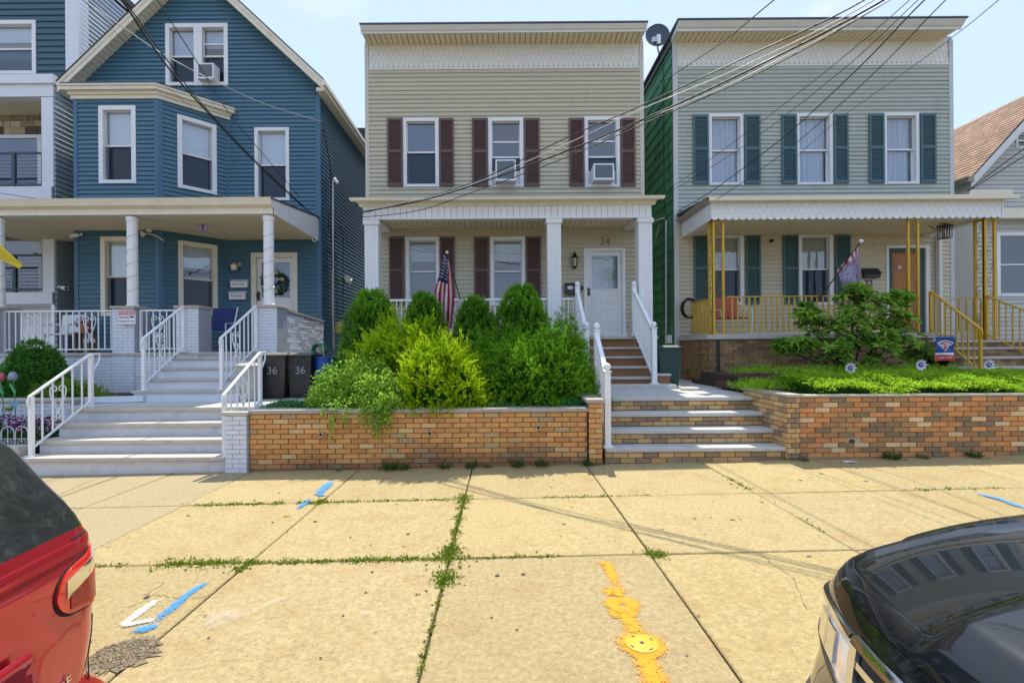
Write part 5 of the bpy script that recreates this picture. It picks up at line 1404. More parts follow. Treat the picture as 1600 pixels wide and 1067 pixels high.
# porch base: small bricks joined, with a mortar core
mb = MB(); mb.box((fx0 + .01, 10.66, .5), (fx1, RD - .05, ZR - .105)); mb.build('porch_base', m_mortar, house)
bb = random.Random(31); m_bb = mat('porch_brick', (.36, .23, .10), .85, var=.3, scale=5, bump=.4, bscale=80, attr='var', col2=(.17, .10, .05))
def small_bricks(parent, pl_, a0, a1, b0, b1):
    mb = MB(); va = []; k = 0; zz = b0
    while zz < b1 - .02:
        x = a0 - (.1 if k % 2 else 0)
        while x < a1:
            s, e = max(x, a0), min(x + .205, a1); x += .205
            if e - s < .03: continue
            pl_.box(mb, s + .005, e - .005, zz + .004, min(zz + .0625, b1), -.02, bb.uniform(0, .004)); v = bb.random(); va += [v] * 6
        zz += .067; k += 1
    o = mb.build('brick_courses', m_bb, parent, kind='stuff')
    at = o.data.attributes.new('var', 'FLOAT', 'FACE'); at.data.foreach_set('value', va)
small_bricks(house, facade(10.65), fx0, fx1, .6, ZR - .105)
small_bricks(house, Plane((fx0, 10.655, 0), (0, 1, 0), (-1, 0, 0)), 0, RD - 10.75, .6, ZR - .105)
mb = MB(); q = U(1123, 560, 10.6); mb.tube([(q.x, 10.61, .95), (q.x, 10.61, ZR - .12)], .03, 8); mb.build('drain_pipe', m_black, house, smooth=40)
# door
a0, a1, b0, b1 = dr; mb = MB()
for x0, x1, y0, y1 in ((a0, a0 + .06, b0, b1), (a1 - .10, a1, b0, b1), (a0 + .06, a1 - .10, b1 - .06, b1)): pl.box(mb, x0, x1, y0, y1, -.1, .035)
mb.build('door_frame', m_white, house, bevel=.004)
pn = W(pl, RD, 1396, 394, 1437, 516)
m_dgreen = mat('door_green', (.035, .075, .06), .5, var=.1)
mb = MB()
for x0, x1, y0, y1 in ((a0 + .062, pn[0], b0 + .02, b1 - .062), (pn[1], a1 - .102, b0 + .02, b1 - .062), (pn[0], pn[1], pn[3], b1 - .062), (pn[0], pn[1], b0 + .02, b0 + .15)): pl.box(mb, x0, x1, y0, y1, -.09, -.02)
door = mb.build('door', m_dgreen, house)
mb = MB(); pl.box(mb, pn[0], pn[1], b0 + .15, pn[3], -.09, -.06); mb.build('inner_door', mat('orange_wood', (.42, .15, .03), .45, var=.35, scale=7, stretch=(2, 1, .6)), door)
mb = MB(); kx = (pn[0] + pn[1]) / 2 - .12
for z0, z1 in ((pn[3] - .45, pn[3] - .1), (pn[3] - 1.0, pn[3] - .6), (b0 + .25, pn[3] - 1.15)):
    for x0, x1 in ((pn[0] + .06, (pn[0] + pn[1]) / 2 - .03), ((pn[0] + pn[1]) / 2 + .03, pn[1] - .06)): pl.box(mb, x0, x1, z0, z1, -.061, -.05)
mb.build('door_panel', MATS['orange_wood'], door, bevel=.006)
mb = MB(); c = U(1407, 418, RD); mb.lathe([(.05, 0), (.05, .01), (.02, .02)], (c.x, RD + .045, c.z), 12, (0, -1, 0)); c = U(1402, 402, RD)
for k in range(7): mb.tube([(c.x + .03 * k + .02 * math.cos(a), RD + .055, c.z + .02 * math.sin(a) - .003 * k * k) for a in [q * .8 for q in range(8)]], .006, 4)
mb.build('door_ornament', m_steel, door)
# house number, mailbox, lantern, sensor
text_mesh('house_number', '32', .22, m_black, house, U(1356, 443, RD) + Vector((0, -.024, 0)), ext=.006)
c = U(1358, 428, RD); t = thing('mailbox', 'black wall mailbox above the number 32', 'mailbox', loc=(c.x, RD, c.z))
mb = MB(); mb.box((-.19, -.13, -.11), (.19, -.025, .03)); mb.build('box', m_black, t, bevel=.012)
mb = MB(); mb.prism([(-.2, -.15, .0), (-.2, -.02, .13), (-.2, -.02, .04), (-.2, -.14, -.03)], (.4, 0, 0)); mb.build('lid', m_black, t)
c = U(1204, 377, RD); mb = MB(); mb.lathe([(.04, 0), (.045, .05), (.03, .07)], (c.x, RD - .02, c.z), 10, (0, -1, 0)); mb.tube([(c.x, RD - .03, c.z), (c.x - .06, RD - .08, c.z - .02)], .02, 6); tag(mb.build('motion_sensor', m_black, smooth=40), 'small black sensor on the tan wall between two green shutters', 'sensor')
c = U(1476, 340, 11.3); t = thing('hanging_lantern', 'black caged lantern hanging from the right porch ceiling', 'lantern', loc=c)
top = zc - c.z
mb = MB(); mb.tube([(0, 0, top), (0, 0, -.18)], .008, 6); mb.tube([(-.0, 0, top - .02), (-.2, 0, top - .14), (-.34, 0, top - .05)], .010, 6); mb.build('chain', m_black, t)
mb = MB(); a = .085
mb.box((-a - .02, -a - .02, -.20), (a + .02, a + .02, -.175)); mb.box((-a, -a, -.47), (a, a, -.455))
for sx in (-1, -.33, .33, 1):
    for sy in (-1, 1): mb.bar((sx * a, sy * a, -.46), (sx * a, sy * a, -.19), .012); mb.bar((sy * a, sx * a, -.46), (sy * a, sx * a, -.19), .012)
mb.build('cage', m_black, t)
mb = MB(); mb.lathe([(.03, -.44), (.05, -.4), (.04, -.25)], (0, 0, 0), 8); mb.build('bulb', mat('frosted_bulb', (.75, .72, .65), .4, var=0), t, smooth=60)
# downspouts
mb = MB(); x = UX(1473.5, 12.2, 450); mb.box((x - .04, 12.25, ZR), (x + .04, 12.35, zc)); mb.build('downspout', m_trimw, house)
# gold lattice porch posts
def lattice_post(mb_frame, mb_scroll, p, ux, w, z0, z1):
    for s in (-1, 1): mb_frame.bar(p + ux * s * w / 2 + Vector((0, 0, z0)), p + ux * s * w / 2 + Vector((0, 0, z1)), .046)
    mb_frame.bar(p - ux * w / 2 + Vector((0, 0, z1 - .02)), p + ux * w / 2 + Vector((0, 0, z1 - .02)), .03)
    mb_frame.bar(p - ux * w / 2 + Vector((0, 0, z0 + .03)), p + ux * w / 2 + Vector((0, 0, z0 + .03)), .03)
    n = 9; H = (z1 - z0 - .1) / n; wv = []
    for k in range(n):
        c = p + Vector((0, 0, z0 + .05 + (k + .5) * H)); s = 1 if k % 2 else -1
        mb_scroll.tube(spiral(c + ux * s * w * .14 + Vector((0, 0, H * .18)), w * .26, 1.1, 0, ux * s, Vector((0, 0, 1))), .005, 5)
        mb_scroll.tube([c + ux * s * w * .40 + Vector((0, 0, H * .18)), c + ux * s * w * .1 - Vector((0, 0, H * .2)), c - ux * s * w * .40 - Vector((0, 0, H * .5))], .005, 5)
ztop = zs0 - .0
m_goldw = mat('pale_gold_scroll', (.26, .15, .02), .4, var=.1)
for i, (xs, corner) in enumerate((((1115, 1131), 1), ((1419.5, 1436), 0), ((1541, 1555), 2))):
    c = (UX(xs[0], 10.72, 430) + UX(xs[1], 10.72, 430)) / 2
    w_ = .20; f_, s_ = MB(), MB()
    p = Vector((c, 10.74, 0)); zb = ZR if i < 2 else 1.62
    lattice_post(f_, s_, p, Vector((1, 0, 0)), w_, zb, ztop)
    if corner == 1: lattice_post(f_, s_, p + Vector((-w_ / 2, w_ / 2 + .02, 0)), Vector((0, 1, 0)), w_, zb, ztop)
    if corner == 2: lattice_post(f_, s_, p + Vector((-w_ / 2, w_ / 2 + .02, 0)), Vector((0, 1, 0)), w_, zb, ztop)
    o = f_.build('iron_post', m_gold, house); s_.build('scrollwork', m_goldw, o, smooth=50)
# gold railings
def gold_flat(label, p0, p1, z0, z1, pitch=.118):
    p0, p1 = Vector(p0), Vector(p1); d = p1 - p0; L_ = d.length; n = max(2, round(L_ / pitch)); up = Vector((0, 0, 1)); h = z1 - z0
    t = thing('porch_railing', label, 'railing', 'gold iron railings of the right porch', loc=p0 + up * z0)
    mb = MB(); mb.bar(up * h, d + up * h, .04, .022); mb.build('top_rail', m_gold, t)
    mb = MB(); mb.bar(up * .08, d + up * .08, .03, .02); mb.build('bottom_rail', m_gold, t)
    mb = MB(); mb.box((-.0125, -.0125, .09), (.0125, .0125, h - .011)); me1 = mb.mesh('picket', m_gold)
    mb = MB()
    for k in range(int((h - .1) / .02)):
        a = k * .8; z_ = .09 + k * .02; r_ = .015
        mb.obox((0, 0, z_ + .01), Vector((math.cos(a), math.sin(a), 0)) * r_, Vector((-math.sin(a), math.cos(a), 0)) * r_, (0, 0, .0098))
    me2 = mb.mesh('twisted_picket', m_goldp)
    for k in range(1, n): link('picket' if k % 2 else 'twisted_picket', me1 if k % 2 else me2, t, d * k / n)
    return t
m_goldp = mat('pale_gold_picket', (.55, .36, .05), .45, var=.3, scale=30)
zr1 = UZ(463, 10.72, 1250)
x0 = UX(1135, 10.72, 470); x1 = UX(1419, 10.72, 470)
gold_flat('long gold iron railing along the front of the right porch, behind the flag', (x0, 10.72, 0), (x1, 10.72, 0), ZR, zr1)
gold_flat('short gold iron railing on the left end of the right porch', (x0 - .22, 10.95, 0), (x0 - .22, RD - .2, 0), ZR, zr1, .11)
gold_flat('gold iron railing at the back right of the right porch', (UX(1488, 11.6), 11.6, 0), (UX(1545, 11.3), 11.3, 0), ZR, zr1)
# right stairs (run down towards the street)
st = thing('porch_steps', 'tan brick steps with stone treads beside the gold stair railings', 'steps')
sx0 = UX(1458, 10.5, 540); sx1 = sx0 + 2.5
sz = [1.02, 1.20, 1.38, 1.56, 1.70]; sy = [9.2, 9.5, 9.8, 10.1, 10.4]
for i in range(5):
    xx = sx0 - (.35 if i < 2 else 0)
    mb = MB(); mb.box((xx, sy[i] + .02, .6), (sx1, sy[i] + .6, sz[i] - .048)); mb.build('riser', m_mortar, st)
    small_bricks(st, facade(sy[i] + .018), xx, sx1, (sz[i - 1] if i else .9) + .002, sz[i] - .05)
    mb = MB(); mb.box((xx - .02, sy[i] - .02, sz[i] - .046), (sx1, sy[i] + .34 + (.3 if i == 4 else 0), sz[i])); mb.build('tread', m_nosing, st, bevel=.01)
mb = MB(); mb.box((sx0 - .3, 8.85, .8), (sx1, 9.22, .955)); mb.build('base_slab', m_step, st, bevel=.01)
def gold_stair(label, p0, p1, h, n):
    t = iron_rail(label, p0, p1, h, n, [], 'gold iron stair railings on the right', m_gold, twist=True, post=.05)
    return t
A0, A1 = U(1532, 568, 9.3), U(1453, 528, 10.65)
gold_stair('gold iron stair railing left of the brick steps, beside the small blue banner', (A0.x, 9.3, 1.02), (A1.x + .02, 10.65, ZR), .86, 9)
B0 = U(1640, 560, 9.7)
gold_stair('gold iron stair railing at the right edge of the photo', (UX(1628, 9.6), 9.6, 1.2), (UX(1541, 10.7), 10.68, 1.72), .90, 8)
# flood of small porch things
c = Vector((UX(1143, 11.3), 11.35, ZR)); t = thing('metal_chair', 'red backed metal armchair with white legs on the right porch', 'chair', loc=c); c.z
m_red = mat('red_chair', (.42, .07, .04), .55, var=.15)
mb = MB(); mb.obox((-.0, .18, .62), (.27, 0, 0), (0, .05, .24), (0, .012, -.002)); mb.build('backrest', m_red, t, bevel=.04)
mb = MB(); mb.box((-.27, -.3, .36), (.27, .16, .39)); mb.build('seat', m_red, t, bevel=.02)
for s in (-1, 1):
    mb = MB(); mb.tube([(s * .30, .22, .75), (s * .34, .0, .56), (s * .34, -.30, .54), (s * .33, -.34, .40), (s * .3, -.33, 0)], .016, 6); mb.build('arm', m_white, t, smooth=50)
    mb = MB(); mb.tube([(s * .3, .2, .4), (s * .3, .26, 0)], .016, 6); mb.build('leg', m_white, t)
c = U(1075, 482, 12.1); t = thing('garden_hose', 'coil of dark garden hose hung at the left end of the gold railing', 'hose', loc=c)
mb = MB()
for k in range(3): mb.tube([(.02 * k + .17 * math.cos(a), -.03 * k, .22 * math.sin(a)) for a in [q * math.pi / 12 for q in range(25)]], .016, 6)
mb.build('coil', m_black, t, smooth=60)
mb = MB(); mb.box((-.02, -.02, .18), (.06, .08, .26)); mb.build('hook', m_black, t)
# pipes and wires on the green wall
t = thing('service_pipe', 'grey service pipe with tangled wires on the green side wall', 'pipe')
X = rx0 - .07
def SG(px, py): return U(px, py, X * F / (px - CX))
mb = MB(); mb.tube([SG(1041, 345), SG(1041, 440), SG(1041, 550)], .03, 8); mb.build('pipe', m_steel, t, smooth=40)
mb = MB()
for pts in ([(1036, 100), (1037, 250), (1038, 340)], [(1047, 300), (1049, 340), (1050, 380), (1047, 500)], [(1038, 345), (1035, 380), (1036, 450), (1041, 500)], [(1046, 200), (1044, 240), (1048, 300)]): mb.tube([SG(*p) for p in pts], .010, 5)
mb.build('cable', m_wire, t)
mb = MB(); p = SG(1045, 530); mb.box((X - .06, p.y - .1, p.z - .1), (X + .05, p.y + .1, p.z + .1)); mb.build('junction_box', m_whitemetal, t)
mb = MB(); mb.tube([SG(1022, 346), SG(1030, 343), SG(1038, 341)], .02, 6); mb.tube([SG(1030, 350), SG(1027, 366), SG(1023, 378)], .012, 5); mb.build('frayed_wire', m_wirew, t)

# ------------------------------------------------------------------ house with the brown shingle roof at the right edge
m_cedar = mat('brown_shingle', (.36, .225, .15), .9, var=.35, scale=9, bump=.3, bscale=40, attr='var', col2=(.24, .145, .095))
m_palegrey = mat('pale_grey_siding', (.50, .50, .47), objcol=True, rough=.6, var=.05, scale=2, stretch=(.3, 1, 6))
house = thing('house', 'pale sided house with a brown shingled gable roof at the right edge', 'house')
FD = 12.9; pl = facade(FD)
ex = UX(1516, FD - .3, 280); ez = UZ(277, FD - .3, 1516)
rr1 = U(1600, 184, FD - .3); slp = (rr1.z - ez) / (rr1.x - ex)
HS = 2.2; apx = ex + HS; apz = ez + slp * HS
wx0 = ex + .35
wo = [window(house, pl, *W(pl, FD, 1556, 363, 1660, 463), cover='none', c=.09, low='none'),
      window(house, pl, *W(pl, FD, 1586, 205, 1660, 232), cover='none', c=.05, low='none')]
sheet = MB(); wall_sheet(sheet, pl, wx0, wx0 + 3.9, .3, ez - .2, wo[:1])
sheet.box((wx0, FD + .95, .3), (wx0 + 3.9, 24, ez - .2)); sheet.add([(wx0, FD + .012, .3), (wx0, FD + .95, .3), (wx0, FD + .95, ez), (wx0, FD + .012, ez)], [(0, 1, 2, 3)])
sheet.build('wall', m_palegrey, house)
siding(house, pl, wx0, wx0 + 3.9, 1.2, ez - .2, wo, m_palegrey, .11)
siding(house, pl, 0, 0, ez - .2, apz - .45, wo, m_palegrey, .11, edge=lambda z_: (max(wx0, ex + (z_ - ez + .25) / slp), min(wx0 + 3.9, apx + HS - (z_ - ez + .25) / slp)))
bk = MB(); bk.add([pl.P(wx0, ez - .2, -.95), pl.P(wx0 + 3.9, ez - .2, -.95), pl.P(apx, apz - .1, -.95)], [(0, 1, 2)]); bk.build('gable_backing', m_palegrey, house)
# shingle courses in real overlap, joined
mb = MB(); va = []; dep = 11.0; L_ = math.hypot(HS, apz - ez); n = int(L_ / .13); rs = random.Random(3)
ud = Vector((apx - ex, 0, apz - ez)).normalized(); nn = Vector((-ud.z, 0, ud.x))
for k in range(n):
    y = FD - .35; 
    while y < FD + dep:
        w_ = rs.uniform(.22, .36)
        a = Vector((ex, y, ez)) + ud * (k * .13); b = a + ud * .16
        mb.add([a + nn * .014, a + nn * .014 + Vector((0, w_ - .006, 0)), b + nn * .0 + Vector((0, w_ - .006, 0)), b, a - nn * .002, a - nn * .002 + Vector((0, w_ - .006, 0))], [(0, 3, 2, 1), (0, 1, 5, 4)])
        v = rs.random(); va += [v, v]; y += w_
o = mb.build('shingle_courses', m_cedar, house, kind='stuff'); at = o.data.attributes.new('var', 'FLOAT', 'FACE'); at.data.foreach_set('value', va)
mb = MB(); mb.prism([(ex, FD - .34, ez - .004), (apx, FD - .34, apz - .004), (apx, FD - .34, apz - .05), (ex, FD - .34, ez - .05)], (0, dep, 0)); mb.build('roof_deck', m_shingle, house)
mb = MB(); mb.prism([(apx, FD - .34, apz), (apx + HS, FD - .34, ez), (apx + HS, FD - .34, ez - .05), (apx, FD - .34, apz - .05)], (0, dep, 0)); mb.build('roof_slope', m_shingle, house)
mb = MB(); mb.prism([(ex - .02, FD - .36, ez - .052), (apx, FD - .36, apz - .052), (apx, FD - .36, apz - .27), (ex - .02, FD - .36, ez - .27)], (0, .04, 0)); mb.build('rake_board', m_trimw, house)
mb = MB(); mb.box((ex - .12, FD - .38, ez - .14), (ex + .03, FD + dep - .4, ez - .0)); mb.build('gutter', mat('olive_gutter', (.24, .25, .19), .5), house)
mb = MB(); mb.box((ex - .02, FD - .30, ez - .46), (ex + 1.05, FD + .02, ez - .30)); mb.box((ex - .02, FD - .22, ez - .60), (ex + .8, FD + .02, ez - .462)); mb.build('eave_return', m_cream, house, bevel=.01)
mb = MB(); pl.box(mb, wx0 + .25, wx0 + 3.9, UZ(345, FD, 1580), UZ(330, FD, 1580), .0, .28); mb.build('porch_fascia', m_cream, house)
mb = MB(); c = U(1548, 500, 12.5); mb.box((c.x - .1, 12.6, c.z - .15), (c.x + .1, 12.7, c.z + .15)); mb.build('vent_box', m_greyc, house)
# a house glimpsed far behind the gap
bh = thing('house', 'grey house roof glimpsed behind the gap beside the beige house', 'house')
p = U(569, 203, 24)
mb = MB(); mb.box((p.x - 2.5, 24, 0), (p.x + 1.5, 30, p.z - .5)); mb.build('wall', m_greyc, bh)
mb = MB(); mb.prism([(p.x - 2.8, 23.8, p.z - .5), (p.x + 1.8, 23.8, p.z - .5), (p.x + 1.0, 23.8, p.z), (p.x - 2, 23.8, p.z)], (0, 6, 0)); mb.build('roof', m_shingle, bh)
# ------------------------------------------------------------------ plants
def leaf_mesh(name, P, d, L, W, material, var=None, lift=.18):
    """Many small pointed leaves: P base (n,3), d unit direction (n,3)."""
    n = len(P); P = np.asarray(P, float); d = np.asarray(d, float); d /= np.linalg.norm(d, axis=1, keepdims=True) + 1e-9
    L = np.broadcast_to(np.asarray(L, float), (n,))[:, None]; W = np.broadcast_to(np.asarray(W, float), (n,))[:, None]
    r = rng.normal(size=(n, 3)); s = np.cross(d, r); s /= np.linalg.norm(s, axis=1, keepdims=True) + 1e-9
    nn = np.cross(s, d)
    m = P + d * L * .45 + nn * L * lift * .5
    V = np.stack([P, m + s * W * .5, P + d * L, m - s * W * .5], 1).reshape(-1, 3)
    me = bpy.data.meshes.new(name)
    me.vertices.add(4 * n); me.vertices.foreach_set('co', V.ravel())
    me.loops.add(4 * n); me.loops.foreach_set('vertex_index', np.arange(4 * n, dtype=np.int32))
    me.polygons.add(n); me.polygons.foreach_set('loop_start', np.arange(0, 4 * n, 4, dtype=np.int32)); me.polygons.foreach_set('loop_total', np.full(n, 4, dtype=np.int32))
    me.materials.append(material)
    if var is None: var = rng.random(n)
    a = me.attributes.new('var', 'FLOAT', 'FACE'); a.data.foreach_set('value', np.asarray(var, np.float32))
    me.update(calc_edges=True); me.validate()
    return me
def leafy(name, c0, c1, tr=.35, rough=.55): return mat(name, c0, rough, var=.18, scale=9, attr='var', col2=c1, transl=tr, spec=.06)
lf_arb = leafy('arborvitae_leaf', (.040, .16, .010), (.27, .56, .035))
lf_jun = leafy('golden_juniper', (.10, .28, .005), (.66, .84, .025), .45)
lf_yew = leafy('yew_needle', (.035, .14, .008), (.28, .58, .03))
lf_vine = leafy('vine_leaf', (.15, .36, .025), (.54, .76, .12), .45)
lf_gc = leafy('ground_cover_leaf', (.03, .15, .05), (.10, .34, .09))
lf_hedge = leafy('spreading_juniper', (.07, .27, .015), (.50, .72, .05), .45)
lf_rho = leafy('rhododendron_leaf', (.05, .17, .02), (.30, .50, .06), .3, .4)
lf_box = leafy('boxwood_leaf', (.03, .13, .018), (.14, .36, .05))
lf_weed = leafy('weed_leaf', (.09, .17, .015), (.27, .33, .035))
lf_flow = leafy('bed_leaf', (.02, .08, .02), (.07, .20, .03))
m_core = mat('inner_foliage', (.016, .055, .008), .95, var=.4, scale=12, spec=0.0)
m_bark = mat('bark', (.085, .055, .035), .9, var=.3, scale=25, bump=.5)

def unit(a): return a / (np.linalg.norm(a, axis=1, keepdims=True) + 1e-9)
def plume_bush(t, c, nrm, tone, mt, seed, length, n_lf, Ln, Wn, rise=.5, spreadn=.25, fan=.5, arch=.25):
    """Foliage as plumes: curved sprigs rooted at points c of the bush surface, feathered with small leaves, paler to the tip."""
    g_ = np.random.default_rng(seed); n = len(c); up = np.array([0, 0, 1.0])
    ax = unit(nrm * (1 - rise) + up * rise + g_.normal(size=(n, 3)) * spreadn)
    bend = g_.normal(size=(n, 3)) * arch + np.array([0, 0, -arch * .6])
    ln = g_.uniform(*length, n)[:, None]
    P, d, v = [], [], []
    for j in range(n_lf):
        q = ((j + g_.random(n)) / n_lf)[:, None]
        p = c - ax * ln * .35 + ax * ln * q + bend * ln * q * q
        tan = unit(ax + 2 * bend * q); sv = unit(np.cross(tan, g_.normal(size=(n, 3))))
        P.append(p + sv * .006); d.append(unit(tan + sv * fan * (1.1 - .5 * q))); v.append(np.clip((tone * .55 + .10) + .42 * (q[:, 0] - .25) + g_.normal(size=n) * .06, 0, 1))  # leaf colour rises towards the tip, painting the sprigs as if lit
    P = np.concatenate(P); d = np.concatenate(d); v = np.concatenate(v); m_ = len(P)
    taper = np.tile(np.linspace(1.1, .75, n_lf)[:, None], (1, n)).ravel()
    link('foliage', leaf_mesh('foliage', P, d, g_.uniform(*Ln, m_) * taper, g_.uniform(*Wn, m_) * taper, mt, v), t)
def clump(c, seed, k=3.0):
    a = np.sin(c[:, 0] * 5.1 * k / 3 + seed) * np.sin(c[:, 1] * 4.3 * k / 3 + 1.7 * seed) + np.sin(c[:, 2] * 6.7 * k / 3 + 2.1 * seed + c[:, 0] * 3)
    return np.clip(.5 + .28 * a, 0, 1)
def arborvitae(label, x, y, z0, z1, hw, seed, lean=0):
    g_ = np.random.default_rng(seed); H = z1 - z0
    t = thing('arborvitae', label, 'evergreen shrub', 'row of four cone-shaped evergreens', loc=(x, y, z0))
    prof = lambda h: hw * np.clip(1.04 * (1 - h ** 3.1) ** .56 * (0.84 + .45 * np.minimum(h, .35)), 0.0, 2)
    lump = lambda th, h: 1 + .07 * np.sin(3 * th + seed * 2 + h * 4) + .05 * np.sin(7 * th + seed + h * 11)
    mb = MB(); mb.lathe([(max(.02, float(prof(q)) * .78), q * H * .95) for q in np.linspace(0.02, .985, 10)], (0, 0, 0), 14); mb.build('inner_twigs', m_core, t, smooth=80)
    mb = MB(); mb.tube([(0, 0, -.05), (0, 0, H * .5)], [.05, .03], 7); mb.build('trunk', m_bark, t)
    n = 1150; h = g_.random(n) ** .9 * .99; th = g_.random(n) * 2 * np.pi
    r = prof(h) * lump(th, h) * g_.uniform(.80, 1.0, n)
    c = np.stack([r * np.cos(th), r * np.sin(th), h * H], 1)
    nr = np.stack([np.cos(th), np.sin(th), .25 + .9 * h ** 3], 1)
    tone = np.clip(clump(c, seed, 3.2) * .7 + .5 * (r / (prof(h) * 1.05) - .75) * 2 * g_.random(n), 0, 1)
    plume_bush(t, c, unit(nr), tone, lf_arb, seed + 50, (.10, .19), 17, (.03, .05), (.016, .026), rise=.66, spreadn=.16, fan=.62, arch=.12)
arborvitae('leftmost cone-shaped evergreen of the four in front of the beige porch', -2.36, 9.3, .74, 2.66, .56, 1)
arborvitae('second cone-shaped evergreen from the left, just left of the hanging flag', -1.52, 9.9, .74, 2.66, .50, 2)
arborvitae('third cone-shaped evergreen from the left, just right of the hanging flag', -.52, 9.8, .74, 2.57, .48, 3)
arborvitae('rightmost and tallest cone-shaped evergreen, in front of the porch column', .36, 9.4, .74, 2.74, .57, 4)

def dome_bush(name, label, cat, x, y, z0, hw, hd, H, n, mt, seed, length, n_lf, Ln, Wn, rise=.4, spreadn=.25, fan=.5, arch=.25, group=None, lumps=.16, deep=.72, skirt=-.15, core=.74):
    g_ = np.random.default_rng(seed); t = thing(name, label, cat, group, loc=(x, y, z0))
    th = g_.random(n) * 2 * np.pi; u = g_.uniform(skirt, 1, n); s_ = np.sqrt(1 - np.clip(u, 0, 1) ** 2)
    lump = 1 + lumps * np.sin(2 * th + seed) * np.cos(3 * u + seed) + lumps * .7 * np.sin(5 * th + 2 * seed + 4 * u) + lumps * .5 * np.sin(9 * th + 7 * u)
    k = lump * g_.uniform(deep, 1.0, n) ** .6
    c = np.stack([s_ * np.cos(th) * hw, s_ * np.sin(th) * hd, np.clip(u, 0.02, 1) * H], 1) * k[:, None]
    nr = unit(np.stack([s_ * np.cos(th) / hw, s_ * np.sin(th) / hd, np.clip(u, 0, 1) / H], 1))
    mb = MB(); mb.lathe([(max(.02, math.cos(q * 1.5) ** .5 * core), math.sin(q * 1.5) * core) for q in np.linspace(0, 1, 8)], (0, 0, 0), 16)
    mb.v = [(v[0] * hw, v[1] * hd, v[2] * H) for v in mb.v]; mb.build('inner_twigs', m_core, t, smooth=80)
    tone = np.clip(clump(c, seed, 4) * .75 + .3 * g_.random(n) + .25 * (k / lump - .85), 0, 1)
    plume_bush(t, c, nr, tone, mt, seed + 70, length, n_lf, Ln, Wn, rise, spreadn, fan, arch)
    mb = MB()
    for q in range(14): a = q * 2.4; mb.tube([(0, 0, 0), (hw * .4 * math.cos(a), hd * .4 * math.sin(a), H * .3), (hw * .75 * math.cos(a), hd * .75 * math.sin(a), H * .6)], [.014, .009, .004], 5)
    mb.build('branches', m_bark, t)
    return t
JU = dict(rise=.45, spreadn=.22, fan=.55, arch=.22)
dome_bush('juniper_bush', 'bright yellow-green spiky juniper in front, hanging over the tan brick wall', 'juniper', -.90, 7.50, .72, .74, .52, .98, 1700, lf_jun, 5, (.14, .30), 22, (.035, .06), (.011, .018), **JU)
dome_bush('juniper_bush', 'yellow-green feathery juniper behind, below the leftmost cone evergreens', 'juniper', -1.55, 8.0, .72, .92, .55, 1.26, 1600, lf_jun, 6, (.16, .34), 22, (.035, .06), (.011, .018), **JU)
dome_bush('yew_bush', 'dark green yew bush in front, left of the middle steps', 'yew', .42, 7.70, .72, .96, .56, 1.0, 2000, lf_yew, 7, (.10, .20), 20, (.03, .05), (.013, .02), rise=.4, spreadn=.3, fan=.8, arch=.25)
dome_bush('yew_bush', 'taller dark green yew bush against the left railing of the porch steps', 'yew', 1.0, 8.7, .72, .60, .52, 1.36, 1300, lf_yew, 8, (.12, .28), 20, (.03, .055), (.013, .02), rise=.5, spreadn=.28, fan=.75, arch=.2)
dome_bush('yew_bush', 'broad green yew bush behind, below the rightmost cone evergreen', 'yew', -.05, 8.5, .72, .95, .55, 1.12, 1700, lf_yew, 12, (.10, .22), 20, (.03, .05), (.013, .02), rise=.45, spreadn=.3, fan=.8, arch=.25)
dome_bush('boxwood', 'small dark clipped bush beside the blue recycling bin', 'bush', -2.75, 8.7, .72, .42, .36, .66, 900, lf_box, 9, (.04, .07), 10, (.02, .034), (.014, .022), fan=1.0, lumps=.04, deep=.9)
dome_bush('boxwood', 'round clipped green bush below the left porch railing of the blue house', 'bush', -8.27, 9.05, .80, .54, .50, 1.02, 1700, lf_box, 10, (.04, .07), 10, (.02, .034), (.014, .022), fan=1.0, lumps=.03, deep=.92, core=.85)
dome_bush('low_hedge', 'low light green hedge behind the left iron stair railing', 'hedge', -7.45, 8.75, .78, .74, .30, .32, 900, leafy('low_hedge_leaf', (.10, .22, .02), (.30, .44, .06)), 11, (.05, .12), 12, (.02, .035), (.012, .018), fan=.9, lumps=.1)

# variegated vine: mounds and strands trailing over the wall
def vine(label, mounds, strands, seed):
    g_ = np.random.default_rng(seed); P, d = [], []
    for (x, y, z, a, b, c, n) in mounds:
        th = g_.random(n) * 2 * np.pi; u = g_.uniform(-.25, 1, n); s = np.sqrt(1 - u * u); r = g_.uniform(.55, 1.05, n) * (1 + .2 * np.sin(4 * th + seed))
        o = np.stack([s * np.cos(th), s * np.sin(th), u], 1)
        P.append(np.array([x, y, z]) + o * r[:, None] * np.array([a, b, c])); d.append(unit(o + g_.normal(size=(n, 3)) * .8 + np.array([0, -.2, .1])))
    t = thing('vine', label, 'vine'); mb = MB()
    for (p0, p1, p2, n) in strands:
        p0, p1, p2 = map(np.array, (p0, p1, p2)); q = g_.random(n)[:, None]
        p = (1 - q) ** 2 * p0 + 2 * q * (1 - q) * p1 + q * q * p2
        P.append(p + g_.normal(size=(n, 3)) * .022); d.append(unit(g_.normal(size=(n, 3)) + np.array([0, -.6, .1])))
        mb.tube([tuple(((1 - s) ** 2 * p0 + 2 * s * (1 - s) * p1 + s * s * p2)) for s in (0, .25, .5, .75, 1)], .003, 4)
    P = np.concatenate(P); d = np.concatenate(d); n = len(P)
    link('foliage', leaf_mesh('foliage', P, d, g_.uniform(.03, .06, n), g_.uniform(.018, .032, n), lf_vine), t)
    if mb.v: mb.build('stems', mat('vine_stem', (.16, .18, .05), .7), t)
    return t
st_ = []
vr = random.Random(3)
